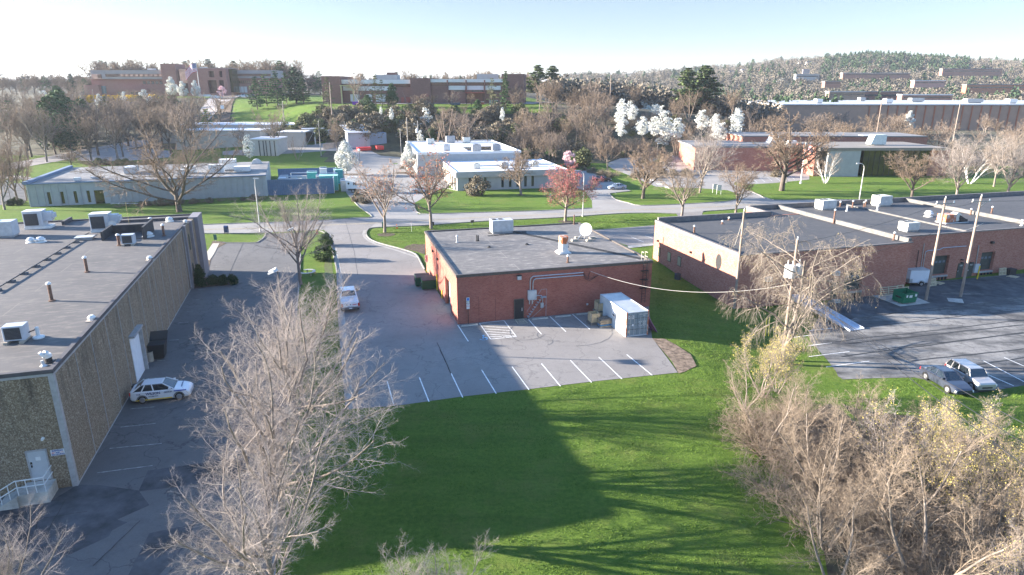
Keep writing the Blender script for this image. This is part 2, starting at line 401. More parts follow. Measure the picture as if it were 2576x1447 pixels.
XX,YY=np.meshgrid(xs,ys); ZZ=Tn(XX,YY); nx,ny=len(xs),len(ys)
V=np.stack([XX.ravel(),YY.ravel(),ZZ.ravel()],1)
ii=np.arange(nx-1); jj=np.arange(ny-1); I,J=np.meshgrid(ii,jj); b0=(J*nx+I).ravel()
Fq=np.stack([b0,b0+1,b0+nx+1,b0+nx],1)
me=bpy.data.meshes.new('ground'); me.from_pydata(V.tolist(),[],Fq.tolist()); me.update()
me.materials.append(m_grass); me.materials.append(m_wood)
cx_=V[Fq].mean(1); a_=cx_[:,0]/np.maximum(cx_[:,1],1); y_=cx_[:,1]
wood=((a_>-.285)&(a_<.37)&(y_>208)&(y_<262+25*(a_>.06)))|((a_>.08)&(y_>300))|((a_>.33)&(y_>205))|((a_<-.62)&(y_>215))|(y_>395)|((a_<-.415)&(y_>232)&(y_<345))
me.polygons.foreach_set('material_index',wood.astype(int)); me.polygons.foreach_set('use_smooth',[True]*len(me.polygons))
o=bpy.data.objects.new('ground',me); COL.objects.link(o); struct(o)
# --- asphalt and roads
left_lot=[(690,1640),(-900,1640),(-900,1250),(150,1000),(470,742),(500,700),(536,640)]+zA([(1760,420),(1880,358)])+[(648,611),(662,600),(672,588),(765,585),(756,640),(752,720),(726,1000),(690,1380)]
sheet('left_car_park',left_lot,m_asphL,.02)
mid_lot=[(872,1030),(993,1022),(1165,998),(1328,980),(1486,961),(1600,949),(1705,938),(1680,903),(1640,850),(1634,790),(1630,740),(1200,700),(1112,752),(1068,680),(1045,640),(1012,628),(978,619),(950,611),(933,603.5),(925,597),(921.5,589),(924,580),(930,573),(945,560),(890,549),(800,562),(795,570),(812,577),(826,590),(835,612),(838,640),(848,690),(851,777),(859,880)]
sheet('car_park',mid_lot,m_asph,.024)
far_edge=[(400,583),(508,566),(600,562.5),(665,560.5),(755,557.5),(842,553.3),(936,546),(1052,539.6),(1190,535.5),(1320,532),(1440,527),(1530,521),(1611,517),(1700,515),(1770,511),(1836,506.5),(1950,503),(2100,503),(2300,504),(2500,505.6),(2900,507)]
near_edge=[(2900,527),(2300,523),(2050,520),(1950,522),(1886,524),(1820,529),(1768,532.5),(1711,536),(1640,536.5),(1562,537.5),(1480,543),(1395,548.7),(1257,555),(1160,561),(1066,567.8),(990,571),(936,574),(860,578),(785,579),(668,586),(508,588),(400,598)]
sheet('road',far_edge+near_edge,m_road,.012)
sheet('car_park_access',[(1489,579),(1560,574),(1645,567),(1700,553),(1706,545),(1700,536),(1780,531),(1768,534),(1760,560),(1680,600),(1642,614),(1580,619),(1500,590)],m_asph,.02)
sheet('side_pavement',[(1578,619.5),(1643,613),(1645,618),(1582,625)],m_conc,.05)
laneA=[(936,546),(905,522),(884,500),(868,478),(862,450),(861,420),(862,402),(872,393),(885,384),(880,380),(820,380),(640,392),(560,390),(560,381),(690,372),(820,366),(880,366),(930,378),(958,392),(1010,396),(1050,396),(1056,432),(1130,436),(1128,472),(1110,474),(1062,500),(1042,511),(1044,525),(1052,539.6)]
sheet('driveway',laneA,m_road,.02,step=6)
laneB=[(1490,526),(1489,505),(1470,480),(1430,468),(1425,440),(1470,425),(1500,437),(1538,456),(1560,468),(1588,481),(1560,484),(1536,487),(1534.6,490),(1550,503),(1580,511),(1611,517.5)]
sheet('driveway',laneB,m_road,.02)
laneC=[(1838,507),(1862,500),(1858,488),(1830,479),(1760,474),(1650,470),(1600,448),(1540,425),(1525,412),(1560,399),(1640,392),(1740,392),(1790,400),(1790,428),(1900,424),(2036,430),(2036,452),(1945,461),(1886,464),(1848,458),(1846,465),(1887,481),(1912,492),(1948,504)]
sheet('far_car_park',laneC,m_road,.02,step=6)
m_lane=M('faded_road',(.30,.27,.25),var=.15,scale=.5)
sheet('left_road',[(-60,463),(20,461),(52,461),(62,470),(70,500),(60,512),(-60,520)],m_seal,.02)
sheet('left_road',smooth_pts([(-60,455),(20,450),(70,453),(90,459)])+smooth_pts([(84,449),(60,444),(10,440),(-60,441)]),m_lane,.04,step=6)
sheet('left_road',smooth_pts([(-60,420),(40,408),(110,396),(190,380),(260,368),(330,356),(370,352)])+smooth_pts([(380,362),(340,372),(260,385),(170,402),(100,414),(40,425),(-60,440)]),m_lane,.06,step=4)
sheet('left_car_park',smooth_pts([(205,394),(300,378),(380,376),(430,380)])+smooth_pts([(430,396),(330,404),(240,406),(195,404)]),m_lane,.06,step=4)
sheet('hill_road',smooth_pts([(548,308),(556,301),(590,291),(625,281),(648,275)])+smooth_pts([(655,279),(640,286),(610,297),(575,306),(560,312)]),m_lane,.15,step=4)
sheet('hill_car_park',[(500,252),(560,249),(625,241),(640,247),(600,253),(520,262)],m_lane,.25,step=6)
sheet('hill_service_road',[(830,268),(1000,263),(1130,259),(1340,258),(1500,265),(1500,269),(1340,263),(1130,264),(1000,268),(830,273)],m_lane,.2,step=5)
# --- kerbs
m_kerb=M('kerb_concrete',(.25,.24,.22),var=.3,scale=2,rough=.9)
K=lambda pts,**k: kerb('kerb',smooth_pts(pts,3),m_kerb,**k)
K([(508,566),(600,562.5),(665,560.5),(755,557.5),(842,553.3),(890,549),(936,546),(905,522),(884,500),(868,478),(862,450),(861,420),(862,402)])
K([(1043,513),(1044,525),(1058,538),(1120,537.5),(1190,535.5),(1320,532),(1440,527),(1487,524)])
K([(1588,481),(1560,484),(1536,487),(1534.6,490),(1550,503),(1580,511),(1611,517.5),(1700,515),(1770,511),(1836,506.5),(1860,500)])
K([(1887,481),(1912,492),(1948,504),(2100,503),(2300,504),(2500,505.6),(2700,507)])
K([(508,588),(600,588),(650,587),(668,587),(664,598),(650,609),(635,612),(560,612)])
K([(758,620),(764,592),(775,582),(790,580),(805,582),(818,588),(830,605),(838,640),(848,690),(851,777),(859,880),(872,1030)])
K([(1068,679),(1058,660),(1045,640),(1012,628),(978,619),(950,611),(933,603.5),(925,597),(921.5,589),(924,580),(936,574),(990,571),(1066,567.8),(1160,561),(1257,555),(1395,548.7),(1480,543),(1562,537.5),(1640,536.5),(1700,538)])
K([(1768,534),(1772,532),(1820,529),(1886,524),(1950,522),(2050,520)])
K([(756,640),(752,720),(744,800),(726,1000),(708,1180),(693,1350),(688,1500)],h=.1)
K([(1062,500),(1110,475),(1150,480)])
# gutter strips beside the kerb of the driveway
def strip(name,pts,w,mat,off,world_pts=False):
    p=[Vector(q) for q in pts] if world_pts else [G(x,y) for x,y in pts]
    n=len(p); L=[];Rr=[]
    for i in range(n):
        d=p[min(i+1,n-1)]-p[max(i-1,0)]; d.z=0; d.normalize(); s=Vector((-d.y,d.x,0))*(w/2)
        L.append(p[i]-s); Rr.append(p[i]+s)
    m=MB(); vs=[]; 
    for a,b in zip(L,Rr): vs+=[(a.x,a.y,T(a.x,a.y)+off),(b.x,b.y,T(b.x,b.y)+off)]
    m.add(vs,[(2*i,2*i+2,2*i+3,2*i+1) for i in range(n-1)])
    return m
def sobj(name,mbs,mat):
    m=MB()
    for q in mbs: m.add(q.v,q.f)
    return struct(obj(name,m,mat))
m_gut=M('gutter_concrete',(.30,.28,.25),var=.25,scale=1.5)
sobj('gutter',[strip('g',[(843,625),(845,640),(855,692),(859,777),(868,880),(882,1030)],.55,m_gut,.03),
  strip('g',[(1050,648),(1003,632),(973,623),(945,615),(928,606),(918.5,598),(915,589),(918,580)],.5,m_gut,.03)],m_gut)
mk=[]
def ln(a,b,w=.11,off=.034): mk.append(strip('l',[a,b],w*.85,None,off))
for q in [((882,205),(925,360)),((1088,178),(1150,335)),((1292,152),(1367,308)),((1488,130),(1582,283))]: ln(*zJ(q))
for q in [((78,110),(186,258)),((267,90),(388,235)),((452,68),(588,211)),((635,48),(783,188)),((815,32),(978,165))]: ln(*zK(q))
for q in [((412,965),(545,1092)),((600,948),(743,1072)),((235,990),(343,1112))]: ln(*zC(q))
ln(*zB(((1718,1037),(1805,1172))))
h4=zB([(1897,1022),(1990,1153),(2203,1133),(2100,1000)])
for i in range(4): ln(h4[i],h4[(i+1)%4])
def lerp(a,b,t): return (a[0]+(b[0]-a[0])*t,a[1]+(b[1]-a[1])*t)
for i in range(6):
    t=(i+.1)/6.0; ln(lerp(h4[0],h4[1],t),lerp(h4[3],h4[2],min(1,t+.28)),.09)
s4=zC([(125,992),(152,1030),(228,1020),(190,984)])
sobj('parking_lines',mk,m_paint); mk=[]
for i in range(4): ln(s4[i],s4[(i+1)%4],.07)
for i in range(6): ln(lerp(s4[0],s4[1],i/8),lerp(s4[3],s4[2],min(1,i/8+.14)),.05)
for a,b in (((160,1020),(205,1014)),((158,1012),(200,1006))): ln(*zC((a,b)),.05)
q4=zB([(1402,676),(1408,690),(1450,692),(1446,676)])
for i in range(4): ln(q4[i],q4[(i+1)%4],.07)
for a,b in (((1412,681),(1440,680)),((1414,687),(1444,687))): ln(*zB((a,b)),.08)
sobj('yellow_marking_boxes',mk,M('faded_yellow',(.55,.50,.33),var=.2,scale=4)); mk=[]
# wheelchair symbol, blue faint
c=P(1216.5,853,0); m=MB()
for i in range(14):
    t0=R(-160+i*20); t1=R(-140+i*20)
    if i<12: m.add([(c.x+r_*math.cos(t),c.y+r_*.9*math.sin(t),.032) for r_,t in ((.33,t0),(.33,t1),(.42,t1),(.42,t0))],[(0,1,2,3)])
m.add([(c.x-.1+dx,c.y+dy,.032) for dx,dy in ((0,0),(.09,0),(.09,.75),(0,.75))],[(0,1,2,3)])
m.add([(c.x-.1+dx,c.y+dy,.033) for dx,dy in ((0,.35),(.5,.35),(.5,.43),(0,.43))],[(0,1,2,3)])
m.add([(c.x-.05+.12*math.cos(t),c.y+.88+.12*math.sin(t),.032) for t in [R(45*k) for k in range(8)]],[tuple(range(8))])
struct(obj('wheelchair_marking',m,M('blue_paint',(.20,.45,.65),var=.2,scale=5)))
for q in [((625,792),(980,745)),((705,635),(1040,603)),((775,498),(1000,474)),((838,381),(1000,367)),((940,187),(1030,181)),((1010,72),(1060,69))]: ln(*zI(q),.1,.03)
for q in [((1400,1163),(1480,1156)),((1475,1020),(1560,1012)),((1545,925),(1600,921)),((1590,832),(1650,826)),((1640,745),(1700,740)),((1755,592),(1830,587)),((1773,553),(1850,550)),((1735,632),(1800,630))]: ln(*zA(q),.09,.03)
sobj('parking_lines',mk,M('worn_paint',(.27,.27,.26),var=.5,scale=3)); mk=[]
for q in [((490,1412),(675,1390)),((480,1290),(690,1268))]: ln(*zD(q),.12)
for q in [((485,124),(622,105)),((490,185),(725,156)),((590,245),(840,211)),((1500,209),(1735,330)),((1620,190),(1735,240)),((1465,263),(1675,354)),((400,74),(520,58))]: ln(*zL(q),.12)
sobj('parking_lines',mk,m_paint); mk=[]
for q in [((1085,307),(1190,350)),((1200,297),(1262,318))]: ln(*zC(q),.12,.03)
for a in range(6): ln(*zH(((20+a*62,1165-a*4),(60+a*62,1200-a*5))),.12,.03)
for a in range(5): ln((1560+a*34,414+a*11),(1590+a*34,410+a*10),.12,.03)
for q in [((0,1165),(150,1205)),]: pass
sobj('parking_lines',mk,m_paint); mk=[]
for q in [((15,880),(260,893)),((50,945),(330,950)),((0,1000),(220,1003)),((90,915),(300,918))]: ln(*zO(q),.14,.04)
sobj('parking_lines',mk,m_paint); mk=[]
# road centre line
fa=smooth_pts([(508,577),(665,573),(842,565),(1000,558),(1190,547.5),(1320,542),(1480,533.5),(1611,527),(1770,521.5),(1950,512.5),(2300,513)],4)
mk=[strip('c',fa,.12,None,.03)]; fb=[(x,y+1.6) for x,y in fa]; mk.append(strip('c',fb,.12,None,.03))
sobj('centre_line',mk,M('faded_centre_line',(.50,.40,.22),var=.3,scale=3)); mk=[]
# tar crack seams in the loading yard and in the lots
rng=random.Random(3)
def wig(a,b,n,w):
    return [(a[0]+(b[0]-a[0])*i/n+rng.uniform(-w,w),a[1]+(b[1]-a[1])*i/n+rng.uniform(-w,w)*.5) for i in range(n+1)]
for q in [((890,1187),(1600,1092)),((1600,1092),(2400,1022)),((930,1262),(1780,1165)),((1780,1165),(2400,1105)),((700,1380),(1500,1290)),((1500,1290),(2400,1185)),((1050,1447),(2400,1295)),((1500,1022),(1950,1132)),((1950,1132),(2400,1262)),((1150,1150),(1640,1112)),((1640,1112),(1580,1095))]:
    a,b=zD(q); mk.append(strip('t',wig(a,b,9,1.3),.16,None,.031))
for q in [((700,110),(1735,0)),((680,185),(1735,45)),((1080,210),(1735,140)),((1330,250),(1735,190))]:
    a,b=zL(q); mk.append(strip('t',wig(a,b,9,1.3),.2,None,.032))
mk.append(strip('t',wig(*zJ([(1220,0),(1290,150)]),6,.6),.07,None,.031))
mk.append(strip('t',wig(*zB([(1545,1180),(1665,1447)]),6,.8),.07,None,.031))
mk.append(strip('t',wig(*zB([(790,180),(860,420)]),6,.5),.05,None,.031)); mk.append(strip('t',wig(*zB([(860,420),(890,620)]),6,.5),.05,None,.031))
mk.append(strip('t',wig(*zA([(2010,360),(1880,650)]),6,.5),.06,None,.031))
for q in [((280,1005),(230,1150)),((420,965),(290,1200)),((330,970),(540,960)),((120,1112),(560,1040)),((600,1390),(900,1100))]:
    mk.append(strip('t',wig(*zI(q),8,1.5),.05,None,.045))
sobj('crack_seams',mk,m_tar); mk=[]
# tyre scrub arcs in the turning area
rr=random.Random(8); c0=P(1255,767,0)
for i in range(26):
    cx0=P(1218+rr.uniform(-60,60),765+rr.uniform(-30,45),0) if i<20 else P(1380+rr.uniform(-70,70),845+rr.uniform(-15,15),0)
    r0=rr.uniform(1.2,4.5); t0=rr.uniform(0,6.28); sp=rr.uniform(1.0,2.8)
    mk.append(strip('s',[Vector((cx0.x+r0*math.cos(t0+sp*k/9),cx0.y+r0*math.sin(t0+sp*k/9),0)) for k in range(10)],.07,None,.028+.0004*i,True))
sobj('tyre_marks',mk,M('tyre_marks',(.135,.13,.125),var=.35,scale=3,rough=.85)); mk=[]
# patches
sheet('asphalt_patch',zI([(500,868),(640,870),(890,905),(960,1000),(760,1090),(700,1200),(420,1330),(0,1447),(-400,1500),(-400,1010),(300,990)]),m_seal,.028)
sheet('asphalt_patch',zI([(950,778),(1400,715),(1760,665),(1770,800),(890,912)]),m_seal,.032)
sheet('asphalt_patch',zI([(960,1180),(1250,1120),(1200,1250),(980,1500),(800,1500)]),m_seal,.032)
sheet('asphalt_patch',zI([(740,1090),(820,1110),(715,1165)]),m_seal,.03)
yard=[(2120,955),(2108,947),(2103,935),(2080,905),(2040,860),(2035,840),(2085,757),(2290,728),(2290,714),(2400,704),(2700,676),(3100,650),(3100,940),(2700,962),(2576,970),(2500,983),(2440,990),(2380,968),(2300,950),(2200,952)]
sheet('loading_yard',yard,m_asphR,.02,step=6)
0 and K([(2040,860),(2080,905),(2103,935),(2110,949),(2122,956),(2200,953),(2300,951),(2380,969),(2440,991),(2500,984),(2576,971),(2700,963)],h=.1)
sheet('asphalt_apron',[(2094,757),(2285,730),(2288,716),(2400,705),(2700,680),(3000,660),(3000,690),(2576,745),(2400,770),(2150,800),(2060,840)],m_seal,.026)
sheet('concrete_pad',zM([(615,758),(975,897),(1365,852),(1190,780),(1040,700)]),m_conc,.034)
sheet('concrete_patch',zM([(1575,785),(1600,832),(1800,855),(1775,800)]),m_conc,.034)
sheet('concrete_patch',zM([(2020,535),(2080,565),(2235,545),(2160,515)]),m_conc,.034)
sheet('dirt_bank',[(1641,852),(1690,910),(1707,940),(1722,936),(1752,921),(1738,893),(1700,868),(1672,853)],m_dirt,.03,step=3)
sheet('dirt_bank',zJ([(0,0)])+[],m_dirt,.01) if False else None
sheet('mulch_bed',[(1068,640),(1045,633),(1015,626),(1022,619),(1040,614),(1072,615)],m_mulch,.022)
sheet('mulch_bed',zA([(1605,665),(1680,560),(1700,480),(1730,400),(1760,340),(1860,348),(1870,360),(1760,420),(1730,560),(1700,640),(1900,700),(1935,700),(1600,735)]),m_mulch,.04)
sheet('gravel_strip',zA([(1712,430),(1760,362),(1815,360),(1770,450),(1735,500),(1700,500)]),M('gravel',(.45,.40,.32),var=.4,scale=8,bmp=.8),.055)
for (x,y,r) in ((971,591,1.5),(1090,582,1.3),(1311,491,1.0),(1422,558,1.4)):
    c=P(x,y,0); q=[Vector((c.x+r*math.cos(t)*(1+.1*math.sin(3*t)),c.y+r*.9*math.sin(t),0)) for t in [i*6.283/16 for i in range(16)]]
    sheet('mulch_ring',q,m_mulch,.03,world_pts=True)
sheet('bark_bank',[(545,258),(600,254),(640,250),(650,254),(638,264),(600,272),(565,282),(550,284)],m_mulch,.25,step=6)
sheet('thicket_floor',[(2090,1500),(2050,1250),(2020,1120),(2030,1040),(2100,1010),(2160,1030),(2300,1050),(2520,1130),(2560,1300),(2500,1600)],m_wood,.03,step=3)
sheet('worn_verge',zS([(1060,830),(1130,900),(1160,1150),(1200,1447),(1050,1447),(1020,1100)]),M('worn_grass',(.13,.11,.05),var=.4,scale=2,bmp=.5,col2=(.10,.14,.03)),.012)
# planted islands that carry the white trees and shrubs
sheet('planting_island',zQ([(990,1060),(1040,1040),(1290,1040),(1310,1060),(1290,1075),(1000,1070)]),m_mulch,.06)
sheet('planting_island',zQ([(262,1075),(300,1068),(560,1068),(580,1076),(540,1088),(280,1088)]),m_mulch,.06)
# ================================================================ BUILDINGS
m_brickM=mat_brick('brick_red',(.26,.060,.040),(.38,.11,.075),(.34,.22,.18),var=.3,stain=.35)
m_brickR=mat_brick('brick_mottled',(.30,.085,.055),(.44,.195,.14),(.34,.23,.18),var=.45,stain=.25)
m_brickH=mat_brick('brick_hill',(.30,.13,.10),(.34,.16,.125),(.30,.2,.17),var=.4,scale=2)
m_brickD=mat_brick('brick_dark',(.20,.10,.08),(.25,.13,.105),(.19,.13,.11),var=.3,scale=2)
m_roofM=mat_roof('roof_membrane_mid',(.125,.117,.11),(.165,.153,.143),(.36,.325,.285),seam=.4,pond=.6)
m_roofL=mat_roof('roof_membrane_left',(.085,.08,.078),(.125,.116,.11),(.27,.23,.19),seam=.35,pond=.35)
m_roofR=mat_roof('roof_membrane_dark',(.06,.06,.063),(.085,.083,.083),(.16,.15,.14),seam=.12,pond=.3)
m_white=M('white_metal',(.62,.62,.60),var=.12,scale=2,rough=.5)
m_trimd=M('brown_trim',(.085,.07,.06),var=.2,scale=2,rough=.5)
m_black=M('black_paint',(.022,.022,.024),var=.2,scale=3,rough=.5)
m_grey=M('grey_metal',(.30,.31,.32),var=.15,scale=3,rough=.5,metal=.2)
m_lgrey=M('light_grey_metal',(.45,.46,.46),var=.12,scale=2,rough=.5,metal=.1)
m_trimL=M('grey_trim',(.33,.32,.31),var=.15,scale=2)
m_bay_shade=M('opening_shade',(.01,.01,.011),rough=.9)
m_galv=M('galvanised',(.5,.52,.54),var=.12,scale=5,rough=.35,metal=.7)
m_rust=M('rusty_steel',(.15,.085,.06),var=.5,scale=4,rough=.9)
m_rustw=M('rust_streaked_white',(.60,.56,.50),scale=2.5,col2=(.42,.13,.05),amt=(.40,.5),stretch=(1,1,.5))
m_wooddoor=M('green_grey_door',(.055,.062,.055),var=.2,scale=2,rough=.5)
m_glass=mat_glass('window_glass')
def openwall(mb,x0,x1,z0,z1,ops,y0,y1):
    # a wall slab x0..x1 with rectangular holes (ox0,ox1,oz0,oz1)
    xs=sorted({x0,x1,*[o[0] for o in ops],*[o[1] for o in ops]})
    for a,b in zip(xs[:-1],xs[1:]):
        m=(a+b)/2; hs=sorted([(o[2],o[3]) for o in ops if o[0]<m<o[1]]); z=z0
        for l,h in hs:
            if l>z+.001: mb.box(a,b,y0,y1,z,l)
            z=h
        if z<z1-.001: mb.box(a,b,y0,y1,z,z1)
    return mb
class Frame:
    def __init__(s,o,ang,z0=0):
        s.o=Vector((o[0],o[1],z0)); s.a=ang; s.vx=Vector((math.cos(ang),math.sin(ang),0)); s.uy=Vector((-math.sin(ang),math.cos(ang),0))
    def loc(s,p): d=Vector(p)-s.o; return Vector((d.dot(s.vx),d.dot(s.uy),d.z))
    def hit(s,px,py,n,off):   # photo point on the plane local n==off ; n=0 -> x, 1 -> y
        X=(px-CX)/F; Yd=(py-CY)/F; d=Vector((X,cT-Yd*sT,-(sT+Yd*cT))); nn=(s.vx,s.uy)[n]
        t=(off-(Vector((0,0,CH))-s.o).dot(nn))/d.dot(nn); return s.loc(Vector((0,0,CH))+d*t)
    def front(s,px,py,off=0): p=s.hit(px,py,1,off); return p.x,p.z
    def side(s,px,py,off=0): p=s.hit(px,py,0,off); return p.y,p.z
    def roof(s,px,py,h): return s.loc(P(px,py,s.o.z+h))
    def world(s,p): return s.o+s.vx*p[0]+s.uy*p[1]+Vector((0,0,p[2]))
    def thing(s,name,label,cat,p,rz=0,group=None): return thing(name,label,cat,s.world(p),s.a+rz,group)
def rect_front(fr,z,pts,off=0):
    q=[fr.front(*p,off) for p in z(pts)]; return min(a[0] for a in q),max(a[0] for a in q),min(a[1] for a in q),max(a[1] for a in q)
def rect_side(fr,z,pts,off=0):
    q=[fr.side(*p,off) for p in z(pts)]; return min(a[0] for a in q),max(a[0] for a in q),min(a[1] for a in q),max(a[1] for a in q)
# ---- the middle brick building
FM=Frame((-5.7,64.5),R(15.6)); MW,MD,MH=22.2,22.5,5.42
bm_=thing('brick_building','low square red brick building with flat grey roof in the middle of the photo','building',FM.o,FM.a)
gx=rect_side(FM,zB,[(1540,490),(1587,815)])   # tall recess on the left side
m=MB(); m.box(0,MW,0,.3,-.6,MH-.3); 
GO=(gx[0],gx[0]+3.0)
for a,b,z0,z1 in ((.3,4.0,-.6,MH-.3),(4.0,7.2,3.4,MH-.3),(7.2,MD-.3,-.6,MH-.3)): m.box(0,.3,a,b,z0,z1)
m.box(.3,MW,MD-.3,MD,-.6,MH-.3); m.box(MW-.3,MW,.3,MD-.3,-.6,MH-.3)
obj('wall',m,m_brickM,bm_)
obj('roof',MB().box(.2,MW-.2,.2,MD-.2,MH-.5,MH-.14),m_roofM,bm_)
m=MB(); m.box(-.06,MW+.06,-.06,.22,MH-.3,MH); m.box(-.06,.22,.22,MD-.22,MH-.3,MH); m.box(MW-.22,MW+.06,.22,MD-.22,MH-.3,MH); m.box(-.06,MW+.06,MD-.22,MD+.06,MH-.3,MH)
obj('roof_edge',m,m_trimd,bm_)
d=obj('garage_door',MB().box(.42,.5,4.0,7.2,0,3.4),m_lgrey,bm_)
m=MB()
for i in range(1,8): m.box(.40,.42,4.0,7.2,i*.42,i*.42+.03)
obj('panel_ribs',m,m_grey,d)
r=rect_front(FM,zC,[(121,827),(190,985)])
d=obj('door',MB().box(r[0],r[1],-.06,-.005,0,r[3]),m_black,bm_); obj('door_frame',openwall(MB(),r[0]-.08,r[1]+.08,0,r[3]+.08,[(r[0],r[1],-1,r[3])],-.09,-.004),m_trimd,d)
obj('handle',MB().box(r[1]-.18,r[1]-.1,-.12,-.06,.9,1.25),m_galv,d)
for pts in (((2208,627),(2240,655)),):
    r=rect_front(FM,zB,pts); q=obj('wall_lamp',MB().box(r[0],r[1],-.25,-.004,r[2],r[3]),m_lgrey,bm_); obj('lamp_shade',MB().box(r[0]-.03,r[1]+.03,-.3,-.004,r[3]+.003,r[3]+.08),m_black,q)
for pts in (((1508,418),(1518,432)),((1545,482),(1556,492)),):
    r=rect_side(FM,zB,pts); obj('wall_lamp',MB().box(-.2,-.004,r[0],r[0]+.3,r[2],r[2]+.25),m_black,bm_)
sc=M('brick_dark_joint',(.10,.03,.02))
m=MB()
for x in (1890,2028):
    s,z=FM.front(*zB([(x,800)])[0]); m.box(s,s+.03,-.006,-.001,0,z)
obj_each('expansion_joint',m,sc,bm_)
# conduit run
def fp(z,x,y,off=-.08): s,h=FM.front(*z([(x,y)])[0],off); return (s,off,h)
for k,(a,b) in enumerate((((248,748),(248,680)),((272,748),(272,690)))):
    o1=(7 if k else 0)
pts=[fp(zC,249,748),fp(zC,249,672),fp(zC,256,648),fp(zC,275,632),fp(zC,690,600)]
obj('conduit',MB().tube(pts,.055,8),m_galv,bm_)
pts=[fp(zC,272,748),fp(zC,272,690),fp(zC,278,664),fp(zC,296,652),fp(zC,690,622)]
obj('conduit',MB().tube(pts,.055,8),m_galv,bm_)
r=rect_front(FM,zC,[(228,747),(296,818)])
eb=obj('electrical_box',MB().box(r[0],r[1],-.3,-.004,r[2],r[3]),m_lgrey,bm_)
obj('conduit_stub',MB().cyl(((r[0]+.2),-.12,r[2]),(r[0]+.2,-.12,r[2]-.5),.07).cyl(((r[0]+.5),-.12,r[2]),(r[0]+.5,-.12,r[2]-.5),.07),m_galv,eb)
pts=[(r[1],-.1,r[2]+.4),(r[1]+.6,-.1,r[2]+.35),(r[1]+.75,-.1,r[2]+.1),(r[1]+.75,-.1,r[2]-.5)]
obj('conduit',MB().tube(pts,.04),m_galv,bm_)
r2=rect_front(FM,zC,[(333,850),(356,886)]); obj('meter',MB().box(r2[0],r2[1],-.2,-.004,r2[2],r2[3]).cyl(((r2[0]+r2[1])/2,-.2,r2[3]-.2),((r2[0]+r2[1])/2,-.28,r2[3]-.2),.1),m_lgrey,bm_)
r2=rect_front(FM,zC,[(714,855),(727,868)]); obj('outlet_box',MB().box(r2[0],r2[1],-.1,-.004,r2[2],r2[3]),m_lgrey,bm_)
# black service cables
m=MB()
for k in range(3):
    a=Vector(fp(zC,690,600+k*8,-.12)); b=Vector(fp(zC,820-k*14,622+k*3,-.15)); mid=(a+b)/2+Vector((0,-.1,-.35-.12*k))
    m.tube([a,a*.6+mid*.4+Vector((0,0,-.3)),mid,b*.5+mid*.5+Vector((0,0,-.1)),b],.02,5)
m.tube([fp(zC,748,590,-.1),fp(zC,735,620,-.12),fp(zC,728,655,-.12)],.025,5)
obj('service_cable',m,m_black,bm_)
# caged roof ladder
s0=FM.front(*zC([(1183,600)])[0],-.25)[0]; s1=s0+.45; zb=FM.front(*zC([(1190,850)])[0],-.25)[1]
m=MB().cyl((s0,-.25,zb),(s0,-.25,MH+1.0),.03,n=6).cyl((s1,-.25,zb),(s1,-.25,MH+1.0),.03,n=6)
z=zb+.2
while z<MH: m.cyl((s0,-.25,z),(s1,-.25,z),.018,n=5); z+=.3
la=obj('roof_ladder',m,m_black,bm_)
m=MB()
for z in (2.3,3.3,4.3): m.box(s0-.22,s1+.22,-.3,-.004,z,z+.05)
for z in (2.6,3.4,4.3,5.2):
    cxm=(s0+s1)/2
    pt=[(cxm+.36*math.cos(t),-.25+.62*math.sin(t),z) for t in [R(180+i*22.5) for i in range(9)]]; m.tube(pt,.016,4)
for i in (1,3,4,5,7):
    t=R(180+i*22.5); m.cyl((cxm+.36*math.cos(t),-.25+.62*math.sin(t),2.6),(cxm+.36*math.cos(t),-.25+.62*math.sin(t),5.2),.012,n=4)
obj('ladder_brackets',m,m_black,la)
m=MB()
for s in (s0,s1): m.tube([(s,-.25,MH+1.0),(s,.3,MH+1.0),(s,.35,MH)],.03)
m.box(s0-.04,s0+.04,-.3,.35,MH+.5,MH+.54); m.box(s1-.04,s1+.04,-.3,.35,MH+.5,MH+.54)
for t in (-.25,.3): m.box(s0,s1,t-.02,t+.02,MH+.98,MH+1.02) if t>0 else None
obj('ladder_rail',m,M('tan_metal',(.45,.42,.33)),la)
# roof things
def onroof(fr,z,x,y,h): p=fr.roof(*z([(x,y)])[0],h); return p
RH=MH-.14
def vent_pipe(fr,p,h,r,name='vent_pipe',label='',cap=True,mat=None,g=None):
    t=fr.thing(name,label,'vent pipe',p,group=g)
    obj('pipe',MB().cyl((0,0,0),(0,0,h),r,n=10).cyl((0,0,0),(0,0,.08),r*1.9),mat or m_rust,t)
    if cap: obj('cap',MB().cyl((0,0,h),(0,0,h+.12),r*1.5,r*1.5).cyl((0,0,h+.12),(0,0,h+.2),r*1.1,r*.7),m_white,t)
    return t
p=onroof(FM,zC,522,437,RH); t=FM.thing('exhaust_stack','wide white exhaust stack streaked with rust on the middle brick building roof','exhaust stack',p)
obj('base',MB().box(-.75,.75,-.75,.75,0,.12).box(-.6,.6,-.6,.6,.12,.25),m_white,t); 
obj('stack',MB().cyl((0,0,.25),(0,0,1.15),.55,n=20).cyl((0,0,1.1),(0,0,1.16),.58,n=20),m_white,t)
obj('hood',MB().cyl((0,0,1.16),(0,0,1.95),.56,n=20).cyl((0,0,1.95),(0,0,2.0),.6,n=20).cb((0,0,2.02),(.9,.3,.04)),m_rustw,t)
obj('wheel_handle',MB().lathe([(.16,0),(.18,.02),(.16,.04)],(0,0,0),10).xf(Matrix.Translation((.62,0,.7))@Matrix.Rotation(R(90),4,'Y')),m_lgrey,t)
for (x,y,h,r,l,cap) in ((560,518,.7,.1,'short vent pipe with white cap near the front roof edge of the middle building',True),(612,203,1.4,.09,'tall thin rusty pipe at the back of the middle building roof',False)):
    vent_pipe(FM,onroof(FM,zC,x,y,RH),h,r,'vent_pipe',l,cap)
